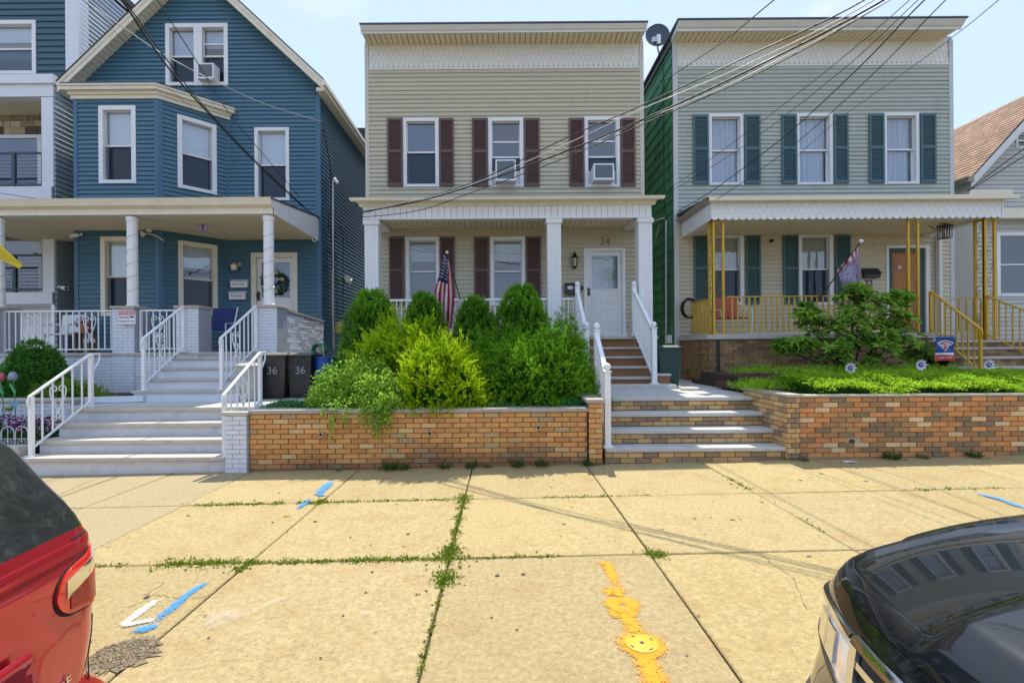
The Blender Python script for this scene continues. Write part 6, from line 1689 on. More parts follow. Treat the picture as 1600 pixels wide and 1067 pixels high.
for k in range(26):
    x = vr.choice((vr.uniform(-2.5, -2.1), vr.uniform(-1.9, -1.45), vr.uniform(-1.9, -1.45)))
    st_.append(((x, 7.2, .92), (x + vr.uniform(-.05, .05), 6.88, .95), (x + vr.uniform(-.1, .1), 6.9, vr.uniform(.36, .72)), 60))
vine('pale variegated vine spilling over the left part of the tan brick wall',
     [(-2.3, 7.4, .95, .50, .28, .46, 2600), (-1.75, 7.22, .9, .38, .20, .38, 1800), (-2.58, 7.38, .84, .26, .22, .24, 900), (-2.0, 7.55, 1.1, .4, .28, .42, 1500), (-1.58, 7.02, .78, .22, .12, .22, 800)], st_, 4)
def carpet(name, label, cat, boxes, mt, seed, L, W, up=.6, kind=None, part='foliage'):
    g_ = np.random.default_rng(seed); P, d = [], []
    for (x0, x1, y0, y1, z0, h, n) in boxes:
        x = g_.uniform(x0, x1, n); y = g_.uniform(y0, y1, n)
        e = np.minimum(1, 6 * np.minimum(np.minimum(x - x0, x1 - x), np.minimum(y - y0, y1 - y)) / max(.05, min(x1 - x0, y1 - y0)))
        z = z0 + h * g_.random(n) * (.35 + .65 * e) * (.75 + .35 * np.sin(x * 7 + seed) * np.sin(y * 9))
        P.append(np.stack([x, y, z], 1)); d.append(unit(g_.normal(size=(n, 3)) + np.array([0, -.3, up])))
    P = np.concatenate(P); d = np.concatenate(d); n = len(P)
    me = leaf_mesh(part, P, d, g_.uniform(*L, n), g_.uniform(*W, n), mt)
    if kind:
        o = link(name, me); o['kind'] = kind; return tag(o, label, cat)
    t = thing(name, label, cat); link(part, me, t); return t
carpet('ground_cover', 'dark green ground cover at the left end of the tan wall and under the yews', 'ground cover',
       [(-3.5, -2.75, 7.3, 8.0, .74, .13, 1500), (.7, 1.3, 7.15, 7.6, .76, .14, 1100), (-.3, .7, 7.15, 7.4, .76, .10, 900), (-2.8, 1.2, 7.4, 9.6, .74, .12, 3500)], lf_gc, 14, (.025, .045), (.015, .025), kind='stuff')
# low spreading juniper hedge on the right wall
def spread_hedge(label, x0, x1, y0, y1, z0, seed, n_sh=3600):
    g_ = np.random.default_rng(seed); x = g_.uniform(x0, x1, n_sh); y = g_.uniform(y0, y1, n_sh)
    tz = z0 + .06 + .14 * np.clip((y - y0) / .5, 0, 1) + .05 * np.sin(x * 5) * np.sin(y * 7 + x) + g_.normal(size=n_sh) * .02
    base = np.stack([x, y + .14, tz - .09], 1); tip = np.stack([x + g_.normal(size=n_sh) * .08, y - .12 - .06 * g_.random(n_sh), tz + .02], 1)
    P, d, v = [], [], []
    for j in range(13):
        q = (.15 + .85 * (j + g_.random(n_sh)) / 13)[:, None]; p = base + (tip - base) * q + np.array([0, 0, 1]) * .05 * (q * (1 - q) * 4)
        sd_ = unit(np.cross(tip - base, g_.normal(size=(n_sh, 3)))); P.append(p); d.append(unit(unit(tip - base) + sd_ * .75)); v.append(np.clip(q[:, 0] * g_.uniform(.5, 1.1, n_sh), 0, 1))
    P = np.concatenate(P); n = len(P); d = np.concatenate(d); v = np.concatenate(v)
    t = thing('spreading_juniper', label, 'hedge', loc=(0, 0, 0)); link('foliage', leaf_mesh('foliage', P, d, g_.uniform(.03, .05, n), g_.uniform(.012, .018, n), lf_hedge, v), t)
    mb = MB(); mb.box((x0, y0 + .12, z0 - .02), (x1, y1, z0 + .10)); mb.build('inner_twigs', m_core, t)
spread_hedge('low bright green spreading hedge along the top of the mixed brick wall', 4.35, 9.2, 7.12, 8.2, .93, 17)
carpet('lawn_weeds', 'loose green grass and weeds in the right garden beds', 'grass',
       [(3.75, 4.9, 7.6, 8.6, .93, .16, 2600), (4.2, 8.2, 8.75, 9.6, 1.10, .16, 5200), (4.0, 8.4, 8.25, 8.7, .95, .14, 2600)], lf_hedge, 18, (.05, .12), (.006, .012), up=1.2, kind='stuff')
g = MB(); g.box((4.1, 8.75, .5), (8.35, 10.6, 1.10)); struct(g.build('raised_soil', m_soil))
# dark edging blocks
ed = thing('garden_edging', 'row of dark red edging blocks across the right garden bed', 'edging'); er = random.Random(5)
mb = MB(); mb.box((-.14, -.05, -.05), (.14, .05, .05)); me = mb.mesh('edging_block', mat('edging_brick', (.09, .04, .035), .9, var=.3, scale=20, bump=.4))
for k in range(15): o = link('edging_block', me, ed, (4.2 + k * .29, 8.7 + er.uniform(-.01, .01), 1.10 + er.uniform(-.01, .01))); o.rotation_euler = (0, 0, er.uniform(-.05, .05))
for k in range(7): o = link('edging_block', me, ed, (3.98 + .02 * k, 9.3 - .29 * k * .9, .93)); o.rotation_euler = (0, 0, R(98))
# rhododendron
def rhodo(label, x, y, z0, hw, hd, H, n_w, seed):
    g_ = np.random.default_rng(seed); t = thing('rhododendron', label, 'shrub', loc=(x, y, z0))
    cl = [(-.95, -.1, .55, .30), (-.55, 0, .95, .38), (.0, -.15, 1.05, .42), (.45, .0, 1.35, .40), (.15, .05, 1.52, .28), (.85, -.05, 1.05, .40), (-.35, -.2, .45, .40), (.35, -.25, .50, .42), (.95, -.15, .55, .42), (1.25, -.1, .35, .25), (-.75, .1, 1.15, .24), (-1.2, -.05, .52, .22), (1.05, .05, 1.42, .22), (.0, -.1, .75, .4), (.65, -.1, .78, .35)]
    cl = [(a, b, c * 1.02, r) for a, b, c, r in cl]
    W_, D_, stems = [], [], MB(); P, d, L, v = [], [], [], []
    for k in range(n_w):
        a, b, c, r = cl[k % len(cl)]
        o = g_.normal(size=3); o /= np.linalg.norm(o); o *= r * g_.uniform(.35, 1.0)
        p = np.array([a, b, c]) + o * np.array([1, .9, .75]); p[2] = max(p[2], .12)
        ax = unit(np.array([[o[0], o[1] - .1, abs(o[2]) * .6 + .35 * r + .2]]))[0]
        W_.append(p)
        n = int(g_.integers(9, 14)); u_ = np.cross(ax, [0.3, .9, .1]); u_ /= np.linalg.norm(u_); w_ = np.cross(ax, u_); vv = g_.random()
        for j in range(n):
            t_ = 2 * math.pi * j / n + g_.normal() * .2; el = g_.uniform(-.15, .55)
            dd = (u_ * math.cos(t_) + w_ * math.sin(t_)) + ax * el + np.array([0, 0, -.18])
            P.append(p + ax * g_.uniform(-.02, .03)); d.append(dd); L.append(g_.uniform(.12, .20)); v.append(min(1, vv * .8 + g_.random() * .3))
        if k % 2 == 0:
            f = cl[k % len(cl)]
            b0 = np.array([a * .18, 0, 0.02]); mid = np.array([a * .55, b * .5, c * .45])
            stems.tube([b0, mid, np.array([a, b, c - r * .4]), p], [.02, .015, .009, .004], 5)
    n = len(P)
    link('foliage', leaf_mesh('foliage', np.array(P), np.array(d), np.array(L), np.array(L) * .30, lf_rho, v, lift=.25), t)
    stems.build('branches', m_bark, t, smooth=60)
rhodo('large sprawling rhododendron with long dark leaves in front of the right porch', 6.55, 9.7, 1.08, 1.4, .6, 1.75, 320, 23)
# weeds along the foot of the wall
def weed(label, px, py, s, seed, grassy=False, mt=lf_weed):
    D = DW - .07; x = UX(px, D, py); g_ = np.random.default_rng(seed); n = int(130 * s)
    th = g_.random(n) * 2 * np.pi; el = g_.random(n) ** .7
    d = np.stack([np.cos(th), np.sin(th) - .35, .2 + 1.6 * el], 1)
    r = g_.random((n, 1)) * .055 * s
    P = np.stack([np.cos(th), np.sin(th), np.zeros(n)], 1) * r + np.array([0, 0, .0]) + unit(d) * g_.random((n, 1)) * .06 * s
    t = thing('weed', label, 'weed', 'weeds growing at the foot of the walls', loc=(x, D - .02, ground(x)))
    link('leaves', leaf_mesh('leaves', P, d, g_.uniform(.03, .075, n) * s, g_.uniform(.006, .014, n) * (s if not grassy else .7 * s), mt), t)
    mb = MB(); mb.tube([(0, 0, -.01), (.005, 0, .05 * s)], .004, 5); mb.build('root', m_bark, t)
for a in ((610, 727, 1.25, 'largest leafy weed tuft at the foot of the tan wall, under the vine'), (632, 727, .9, 'leafy weed just right of the largest tuft at the tan wall'), (695, 724, .95, 'round weed tuft at the foot of the tan wall below the middle drain'), (736, 722, .95, 'round weed tuft at the tan wall beside a pavement joint'),
          (762, 722, .6, 'small low weed between two round tufts at the tan wall'), (808, 720, 1.0, 'weed tuft at the tan wall left of the right drain hole'), (846, 719, 1.0, 'weed tuft at the tan wall right of the right drain hole'), (918, 722, .9, 'weed at the corner of the tan wall and the brick pier'),
          (1392, 713, 1.2, 'fern-like weed at the foot of the mixed brick wall'), (1440, 713, .7, 'small weed right of the fern-like weed at the mixed brick wall'), (1520, 712, 1.0, 'wide weed at the mixed brick wall near the right edge'), (1255, 720, .7, 'small weed at the pier of the mixed brick wall'), (530, 731, .5, 'tiny weed at the foot of the tan wall below the left drain')):
    weed(a[3], a[0], a[1], a[2], int(a[0]), mt=leafy('wall_weed_leaf', (.03, .09, .02), (.10, .20, .04)))
# moss and grass growing in the pavement joints
g_ = np.random.default_rng(41); P, d, L = [], [], []
def joint(x0, y0, x1, y1, n, wid=.02, h=.03):
    q = g_.random(n) ** 1.0; clump = .5 + .5 * np.sin(q * 37 + x0 * 9) * np.sin(q * 13 + y0)
    keep = g_.random(n) < (.25 + .75 * clump); q = q[keep]; m_ = len(q); cl = clump[keep]
    x = x0 + (x1 - x0) * q; y = y0 + (y1 - y0) * q; w_ = wid * (.5 + 1.5 * cl)
    P.append(np.stack([x + g_.normal(size=m_) * w_, y + g_.normal(size=m_) * w_, ground(x) - .004 + g_.random(m_) * .006], 1)); d.append(unit(g_.normal(size=(m_, 3)) * np.array([1, 1, .4]) + np.array([0, 0, .55]))); L.append(g_.uniform(.012, .034, m_) * (.7 + .6 * cl))
R1, R2, C0 = 5.47, 3.93, -.42
joint(-3.3, R1, -2.35, R1, 700, .016); joint(-2.2, R1, -1.75, R1, 520, .02); joint(-1.75, R1, -.5, R1, 700, .013); joint(.45, R1, 1.15, R1, 260, .012); joint(1.1, R1, 1.6, R1, 120, .01)
joint(-2.65, R2, -2.05, R2, 1300, .028); joint(-2.05, R2, -1.1, R2, 900, .014); joint(-1.1, R2, -.45, R2, 900, .018); joint(-.35, R2, .45, R2, 330, .012)
joint(C0, R1 + .15, C0, R1 - .12, 800, .03); joint(C0, R1 - .1, C0, R2 + .1, 1300, .016); joint(C0, R2 + .2, C0, R2 - .05, 1000, .03); joint(C0 + .01, R2 - .25, C0, R2 - .42, 700, .032); joint(C0, R2 - .4, C0, 2.5, 220, .008)
joint(1.125, R2 + .03, 1.2, R2 - .03, 500, .028); joint(2.69, 6.2, 2.69, 5.6, 180, .02); joint(2.69, 4.7, 2.69, 4.3, 60, .01); joint(-1.965, R1 - .05, -1.965, R1 + .1, 250, .018); joint(-1.965, R2 - .02, -1.965, R2 - .15, 250, .016)
joint(6.0, 5.2, 7.4, 5.75, 260, .05); joint(4.3, R1, 5.3, R1, 260, .016); joint(-4.3, R2, -3.5, R2, 160, .012); joint(-3.4, R2, -2.9, R2, 120, .012)
P = np.concatenate(P); d = np.concatenate(d); L = np.concatenate(L)
o = link('joint_grass', leaf_mesh('joint_grass', P, d, L, L * .42, lf_weed)); o['kind'] = 'stuff'; tag(o, 'green moss and tiny grass growing along the pavement joints', 'grass')
# flower bed at the left edge
carpet('flower_bed', 'green and dark purple leafy flowers in the low bed at the left edge', 'flowers', [(-9.2, -6.75, 7.36, 8.15, .27, .28, 3000)], lf_flow, 51, (.03, .06), (.02, .035), part='leaves')
fl = bpy.data.objects['flower_bed']
for nm, c, n, sd_ in (('pink_blossom', (.50, .16, .32), 130, 1), ('purple_blossom', (.07, .025, .10), 380, 2)):
    q = random.Random(sd_); mb = MB()
    for k in range(n):
        p = Vector((q.uniform(-9.0, -6.8), q.uniform(7.38, 8.1), .27 + q.uniform(.14, .36))); mb.ball(p, q.uniform(.014, .026), 5, (1, 1, .7))
    mb.build(nm, mat(nm, c, .7, var=.4, scale=40), fl, kind='stuff')
# ------------------------------------------------------------------ bins
def wheelie(label, x, y, z, w, dpt, h, body, lidm, num=None, rot=0.0):
    t = thing('wheeled_bin', label, 'bin', 'bins beside the blue house', loc=(x, y, z)); t.rotation_euler = (0, 0, rot)
    mb = MB(); a, b = w / 2, dpt / 2
    lv = [(.80, 0.0), (.84, .08), (1.0, h * .92), (1.05, h * .925), (1.05, h * .955)]
    vs = []
    for f, z_ in lv: vs += [(-a * f, -b * f, z_), (a * f, -b * f, z_), (a * f, b * f, z_), (-a * f, b * f, z_)]
    fs = [(i * 4 + k, i * 4 + (k + 1) % 4, i * 4 + 4 + (k + 1) % 4, i * 4 + 4 + k) for i in range(len(lv) - 1) for k in range(4)] + [(3, 2, 1, 0)]
    mb.add(vs, fs); mb.build('body', body, t, bevel=.02)
    mb = MB(); mb.box((-a * 1.1, -b * 1.14, h * .957), (a * 1.1, b * 1.1, h * .985)); mb.prism([(-a * .95, -b * .9, h * .986), (-a * .95, b * .95, h * .986), (-a * .95, b * .8, h * 1.03), (-a * .95, -b * .3, h * 1.03)], (a * 1.9, 0, 0)); mb.build('lid', lidm, t, bevel=.012)
    for s in (-1, 1): mb = MB(); mb.lathe([(.07, -.02), (.085, -.015), (.085, .015), (.07, .02)], (s * a * .85, b * .9, .085), 14, (1, 0, 0)); mb.build('wheel', m_black, t)
    mb = MB(); mb.tube([(-a * .8, b * 1.05, h * .93), (-a * .8, b * 1.35, h * .95), (a * .8, b * 1.35, h * .95), (a * .8, b * 1.05, h * .93)], .014, 6); mb.build('handle', body, t)
    if num:
        text_mesh('number', num, .19, mat('worn_white_number', (.30, .31, .32), .8, var=.5, scale=40), t, (num_x(a), -b * .965, h * .62), ext=.003)
    return t
num_x = lambda a: 0.02
m_bin = mat('black_bin', (.022, .021, .020), .5, var=.25, scale=8, stain=((.14, .11, .08), 3, .58, .4, (1, 1, .3)))
m_lid = mat('dusty_lid', (.13, .12, .11), .7, var=.25, scale=9)
m_bluebin = mat('blue_bin', (.015, .09, .36), .5, var=.2, scale=7, stain=((.30, .36, .45), 4, .60, .45, (1, 1, .25)))
m_greybin = mat('grey_tin', (.42, .41, .38), .5, var=.2, scale=8, stain=((.25, .2, .14), 4, .57, .5))
wheelie('black wheeled bin numbered 36, the left one beside the iron railing', -4.12, 9.35, .74, .52, .5, .80, m_bin, m_lid, '36')
wheelie('black wheeled bin numbered 36, the right one beside the blue bin', -3.66, 9.45, .74, .44, .5, .80, m_bin, m_lid, '36')
t = thing('recycling_bin', 'blue plastic recycling bin next to the black bins', 'bin', loc=(-3.28, 9.5, .74))
mb = MB(); mb.lathe([(.15, 0), (.17, .02), (.21, .70), (.225, .71), (.225, .74), (.20, .74), (.19, .70), (.15, .06)], (0, 0, 0), 18); mb.build('body', m_bluebin, t, smooth=40)
mb = MB(); mb.tube([(-.2, -.09, .62), (-.22, -.15, .58), (-.2, -.18, .55)], .012, 6); mb.build('handle', m_bluebin, t)
t = thing('dust_bin', 'pale grey round tin bin half hidden behind the iron stair railing', 'bin', loc=(-4.42, 8.95, .74))
mb = MB(); mb.lathe([(.17, 0), (.19, .02), (.21, .56), (.225, .57), (.225, .59)], (0, 0, 0), 20); mb.build('body', m_greybin, t, smooth=40)
mb = MB(); mb.lathe([(.235, .591), (.235, .61), (.16, .64), (.05, .65)], (0, 0, 0), 20); mb.build('lid', m_greybin, t, smooth=40)
c = U(497, 547, 9.9); t = thing('garden_hose', 'green garden hose coiled above the blue bin', 'hose', loc=c)
mb = MB()
for k in range(4): mb.tube([(.11 * math.cos(a) + .015 * k, -.04 + .025 * k, .12 * math.sin(a)) for a in [q * math.pi / 10 for q in range(21)]], .016, 6)
mb.build('coil', mat('hose_green', (.03, .20, .12), .4, var=.1), t, smooth=60)
mb = MB(); mb.tube([(.02, 0, .1), (.12, -.06, .06), (.13, -.06, -.12)], .014, 6); mb.box((-.03, .05, -.1), (.03, .12, .14)); mb.build('hook', mat('hose_pale', (.5, .5, .36), .5), t)
t = wheelie('dark green wheeled bin beside the porch steps of the beige house', 3.22, 10.05, .842, .42, .42, .78, mat('green_bin', (.012, .045, .038), .5, var=.2), mat('green_lid', (.03, .07, .06), .5, var=.15))
t['group'] = 'bins of the beige house'
# ------------------------------------------------------------------ flags and banners
m_pole = mat('flag_pole', (.10, .10, .11), .4, metal=.5)
def us_flag():
    tip = U(698.5, 397, 10.3); foot = U(720, 470, 10.75)
    t = thing('flag', 'stars and stripes flag hanging limp from an angled pole on the beige porch', 'flag', loc=foot)
    o_ = foot; tp = tip - o_
    mb = MB(); mb.tube([(0, 0, 0), tp], .012, 8); mb.build('pole', m_pole, t, smooth=40)
    mb = MB(); mb.ball(tp + Vector((0, 0, .03)), .035, 10); mb.build('finial', mat('gold_ball', (.75, .62, .35), .3, metal=.6), t, smooth=60)
    top = tp * .97; H = 1.36
    nu, nv = 40, 40
    def pt(u, v):
        w = .10 + .30 * min(1, v * 1.9) - .10 * max(0, v - .6)
        x = top.x + (-.03 - .10 * v) + (u - .45) * w + .01 * math.sin(v * 9)
        y = top.y + .045 * math.sin(u * 15 + v * 3) * (.4 + v) + .02 + .05 * v
        z = top.z - .02 - v * H + (u - .5) * (.22 - .42 * (u < .5) * 0) * (1 - v) * -.9 - .14 * abs(u - .35) * v
        return (x, y, z)
    mb = MB(); P = [pt(i / (nu - 1), j / (nv - 1)) for j in range(nv) for i in range(nu)]
    fs = []; ms = []
    for j in range(nv - 1):
        for i in range(nu - 1):
            fs.append((j * nu + i, j * nu + i + 1, (j + 1) * nu + i + 1, (j + 1) * nu + i))
            u, v = i / (nu - 1), j / (nv - 1)
            if v < .36 and u < .68: ms.append(2)
            else: ms.append(int(u * 9.0 + .3 * v) % 2)
    mb.add(P, fs); mb.m = ms
    cl = mb.build('cloth', [mat('flag_red', (.42, .02, .04), .8, var=.08, transl=.25), mat('flag_white', (.70, .68, .70), .8, var=.05, transl=.25), mat('flag_blue', (.012, .02, .08), .8, var=.1, transl=.15)], t, smooth=60)
    mb = MB()
    for j in range(7):
        for i in range(5):
            u, v = .07 + i * .13 + (.06 if j % 2 else 0), .04 + j * .047
            p = Vector(pt(u, v)) + Vector((0, -.008, 0)); r_ = .017
            mb.add([p + Vector((r_ * math.cos(a + math.pi / 2) * (1 if k % 2 == 0 else .45), 0, r_ * math.sin(a + math.pi / 2) * (1 if k % 2 == 0 else .45))) for k, a in enumerate([q * math.pi / 5 for q in range(10)])], [tuple(range(10))])
    mb.build('stars', MATS['flag_white'], cl, kind='stuff')
    mb = MB(); mb.box((-.04, -.02, -.05), (.04, .06, .05)); mb.build('bracket', m_steel, t)
    p0 = U(705, 480, 10.6) - o_
us_flag()
def star_poly(c, r, pf, rot=0): return [pf(c[0] + r * (1 if k % 2 == 0 else .42) * math.sin(rot + k * math.pi / 5), c[1] + r * (1 if k % 2 == 0 else .42) * math.cos(rot + k * math.pi / 5)) for k in range(10)]
def fireworks_flag():
    D = 10.3; foot = U(1281, 466, 10.7); tip = U(1345.5, 377, D)
    t = thing('flag', 'purple flag with red stars and white fireworks on an angled pole', 'flag', loc=foot)
    mb = MB(); mb.tube([(0, 0, 0), tip - foot], .013, 8); mb.build('pole', m_black, t, smooth=40)
    mb = MB(); mb.ball(tip - foot, .04, 10); mb.build('finial', m_whitemetal, t, smooth=60)
    a, b, c, e = U(1342, 384, D), U(1308, 424, D + .25), U(1326, 461, D + .2), U(1346, 456, D + .05)
    def pf(u, v, off=0.0):
        top = b.lerp(a, u); bot = c.lerp(e, u); p = top.lerp(bot, v)
        return p - foot + Vector((0, .035 * math.sin(u * 8 + v * 2) - off, 0))
    nu = 26; mb = MB(); fs, ms = [], []
    P = [pf(i / (nu - 1), j / (nu - 1)) for j in range(nu) for i in range(nu)]
    for j in range(nu - 1):
        for i in range(nu - 1):
            fs.append((j * nu + i, (j + 1) * nu + i, (j + 1) * nu + i + 1, j * nu + i + 1)); ms.append((1 if (i // 3) % 2 else 2) if j < 3 else 0)
    mb.add(P, fs); mb.m = ms
    cl = mb.build('cloth', [mat('flag_violet', (.30, .27, .42), .8, var=.25, scale=8, transl=.2), mat('banner_red', (.50, .03, .05), .8, var=.1), MATS['flag_white']], t, smooth=60)
    q = lambda x, y: pf(min(1, max(0, x)), min(1, max(0, y)), .008)
    mb = MB()
    for (cx, cy, r_) in ((.72, .22, .09), (.30, .72, .11), (.85, .62, .07), (.88, .38, .05), (.10, .5, .05), (.55, .9, .05)): mb.add(star_poly((cx, cy), r_, q, .2), [tuple(range(10))])
    mb.build('red_stars', MATS['banner_red'], cl, kind='stuff')
    mb = MB()
    for (cx, cy, R_) in ((.33, .36, .26), (.62, .62, .16), (.62, .90, .10)):
        for k in range(18):
            an = k * 2 * math.pi / 18; d0, d1 = R_ * .25, R_ * (1 if k % 2 else .8)
            f = lambda r, da: q(cx + r * math.cos(an + da), cy + r * math.sin(an + da) * .8)
            mb.add([f(d0, -.10), f(d1, -.04), f(d1, .04), f(d0, .10)], [(0, 1, 2, 3)])
    mb.build('white_bursts', mat('burst_white', (.66, .68, .80), .8, var=.1), cl, kind='stuff')
    mb = MB(); mb.box((-.03, -.02, -.05), (.03, .1, .05)); mb.build('bracket', m_black, t)
fireworks_flag()
def team_banner():
    D = 9.1; c = U(1476.5, 545, D)
    t = thing('garden_banner', 'small blue and red basketball team banner on a black stand by the steps', 'banner', loc=(c.x, D, 1.0)); cz = c.z - 1.0
    w, h = .165, .21
    def pf(u, v, off=0.0): return Vector((u * w + .012 * v, .015 * math.sin(v * 4 + u * 2) - off, cz + v * h))
    mb = MB(); n = 12; P = [pf(-1 + 2 * i / n, 1 - 2 * j / n) for j in range(n + 1) for i in range(n + 1)]; fs, ms = [], []
    for j in range(n):
        for i in range(n): fs.append((j * (n + 1) + i, (j + 1) * (n + 1) + i, (j + 1) * (n + 1) + i + 1, j * (n + 1) + i + 1)); ms.append(0 if j < 8 else (1 if j < 9 else 2))
    mb.add(P, fs); mb.m = ms
    cl = mb.build('cloth', [mat('team_blue', (.012, .075, .26), .8, var=.1), m_white, mat('team_orange', (.60, .07, .04), .7, var=.1)], t, smooth=60)
    def poly(pts, m, nm, off): mb = MB(); cx_, cy_ = sum(a for a, b in pts) / len(pts), sum(b for a, b in pts) / len(pts); mb.add([pf(cx_, cy_, off)] + [pf(x, y, off) for x, y in pts], [(0, 1 + (k + 1) % len(pts), 1 + k) for k in range(len(pts))]); mb.build(nm, m, cl)
    poly([(-.85, .52), (-.5, .66), (0, .74), (.5, .66), (.85, .52), (.72, .30), (.42, .22), (.36, .06), (0, -.22), (-.36, .06), (-.42, .22), (-.72, .30)], mat('crest_silver', (.62, .66, .74), .7, var=.05), 'crest', .006)
    poly([(-.70, .50), (-.4, .60), (0, .66), (.4, .60), (.70, .50), (.58, .34), (0, .34), (-.58, .34)], mat('crest_red', (.55, .05, .07), .7, var=.1), 'crest_band', .009)
    poly([(.26 * math.cos(a), .10 + .20 * math.sin(a)) for a in [k * math.pi / 8 for k in range(16)]], MATS['team_orange'], 'ball', .010)
    text_mesh('text', 'KNICKS', .05, MATS['crest_silver'], cl, pf(0, .50, .014), ext=.0005)
    text_mesh('text', 'NEW YORK', .045, MATS['crest_silver'], cl, pf(0, -.76, .014), ext=.0005)
    mb = MB(); mb.tube([(-w - .16, 0, 0), (-w - .16, 0, cz + h + .03), (w, 0, cz + h + .02)], .007, 6); mb.build('stand', m_black, t)
team_banner()
# yellow pennant at the left edge
t = thing('pennant', 'bright yellow flag corner entering at the left edge of the photo', 'flag')
a, b, c, e = U(-30, 365, 9.5), U(2, 384, 9.5), U(35, 414, 9.4), U(30, 420, 9.4); f_ = U(-30, 402, 9.5)
mb = MB(); pts = [a, b, c, e, U(4, 407, 9.5), f_]
mb.prism(pts, (0, .01, 0)); mb.build('cloth', mat('yellow_cloth', (.75, .60, .02), .6, var=.05, transl=.3), t)
mb = MB(); mb.tube([U(-32, 350, 9.5), U(-32, 480, 9.6)], .014, 6); mb.build('pole', m_pole, t)
# pinwheel flowers
def pinwheel(label, px, py, D=8.45):
    c = U(px, py, D); t = thing('pinwheel', label, 'pinwheel', 'white and purple pinwheel flowers above the right hedge', loc=(c.x, D, .95)); z_ = c.z - .95
    for nm, n, r_, w_, m, off in (('petals', 9, .10, .034, mat('petal_white', (.72, .71, .78), .5, var=.1), 0), ('inner_petals', 9, .045, .012, mat('petal_purple', (.10, .06, .25), .5, var=.1), .014)):
        mb = MB()
        for k in range(n):
            a = 2 * math.pi * k / n + off * 20; u = Vector((math.cos(a), -.25, math.sin(a))); s = Vector((-math.sin(a), 0, math.cos(a)))
            p = Vector((0, -off, z_)); mb.add([p, p + u * r_ * .6 + s * w_, p + u * r_ - Vector((0, .02, 0)), p + u * r_ * .6 - s * w_], [(0, 1, 2, 3)])
        mb.build(nm, m, t)
    mb = MB(); mb.ball((0, -.03, z_), .014, 8); mb.build('hub', m_whitemetal, t)
    mb = MB(); mb.tube([(0, 0, -.1), (0, .005, z_)], .005, 5); mb.build('stake', MATS['hose_green'], t)
    mb = MB(); mb.prism([(0.0, -.03, z_ - .26), (.09, -.05, z_ - .13), (.07, -.05, z_ - .11), (-.02, -.03, z_ - .18)], (0, .004, 0)); mb.build('leaf', mat('pinwheel_leaf', (.10, .50, .35), .4, var=.05), t)
pinwheel('white and purple pinwheel flower, leftmost of three, under the rhododendron', 1327, 575)
pinwheel('white and purple pinwheel flower, middle of three, left of the blue banner', 1437, 570)
pinwheel('white and purple pinwheel flower, rightmost of three, by the gold stair post', 1543, 570)
# garden stakes at the left
def tulip(label, px, py, col, D=8.0):
    c = U(px, py, D); t = thing('tulip_stake', label, 'garden stake', 'metal tulip stakes in the left bed', loc=(c.x, D, .3)); z_ = c.z - .3
    mb = MB(); mb.lathe([(.02, -.07), (.055, -.05), (.065, -.01), (.05, .04), (.03, .07), (.04, .06), (.05, 0)], (0, 0, z_), 10); mb.build('bloom', mat('tulip_' + str(px), col, .35, var=.25, scale=20, metal=.2), t, smooth=50)
    mb = MB(); mb.tube([(.03, 0, -.1), (.04, 0, z_ * .5), (.0, 0, z_ - .06)], .006, 6); mb.build('stem', MATS['hose_green'], t)
    mb = MB(); mb.prism([(.035, 0, z_ - .32), (-.06, 0, z_ - .12), (-.045, 0, z_ - .1), (.04, 0, z_ - .22)], (0, .006, 0)); mb.build('leaf', mat('stake_leaf', (.05, .35, .12), .4), t)
tulip('grey-blue metal tulip stake in front of the round bush', 20, 588, (.24, .28, .34))
tulip('red metal tulip stake at the very left edge', 1, 589, (.40, .10, .10))
c = U(14, 637, 7.9); t = thing('garden_ornament', 'small metal insect ornament with a blue and yellow bow in the left bed', 'ornament', loc=c)
mb = MB(); mb.ball((0, 0, 0), .055, 10, (1.2, .8, .8)); mb.build('shell', mat('bronze_shell', (.30, .26, .10), .35, metal=.5), t, smooth=60)
mb = MB()
for s in (-1, 1): mb.prism([(.08, -.02, .05), (.08 + s * .05, -.02, .12), (.10 + s * .06, -.02, .05), (.08 + s * .03, -.02, .0)], (0, .01, 0))
mb.build('bow', mat('bow_blue', (.10, .38, .55), .5), t)
mb = MB(); mb.tube([(.05, 0, -.03), (.0, 0, -.2), (-.05, 0, -.45)], .005, 5)
for k in range(3): mb.tube([(-.05 + .05 * k, -.04, 0), (-.06 + .06 * k, -.06, -.08)], .004, 4)
mb.build('legs', m_black, t)
# white wire edging arches
ar = thing('wire_edging', 'white wire hoops edging the small flower bed', 'edging')
for k in range(5):
    x = -6.92 - k * .2; y = 7.36
    mb = MB(); mb.tube([(x - .09 + .0, y, .27)] + [(x + .09 * math.cos(a), y, .45 + .09 * math.sin(a)) for a in [math.pi - q * math.pi / 8 for q in range(9)]] + [(x + .09, y, .27)], .005, 5)
    mb.tube([(x - .09, y, .36), (x + .09, y, .36)], .004, 5); mb.tube([(x, y, .27), (x, y, .52)], .004, 5)
    mb.tube(spiral(Vector((x - .04, y, .31)), .035, 1, 0, Vector((1, 0, 0)), Vector((0, 0, 1))), .004, 4); mb.tube(spiral(Vector((x + .04, y, .31)), .035, 1, 0, Vector((-1, 0, 0)), Vector((0, 0, 1))), .004, 4)
    mb.build('hoop', m_whitemetal, ar, smooth=50)
# scrap of paper on the pavement
c = U(1318, 723, 6.95); mb = MB(); mb.grid(lambda u, v: (c.x - .12 + .24 * u, 6.72 + .09 * v, ground(c.x) + .008 + .008 * math.sin(u * 5)), 6, 3); tag(mb.build('paper_scrap', m_white), 'white scrap of paper lying at the foot of the right brick wall', 'litter')
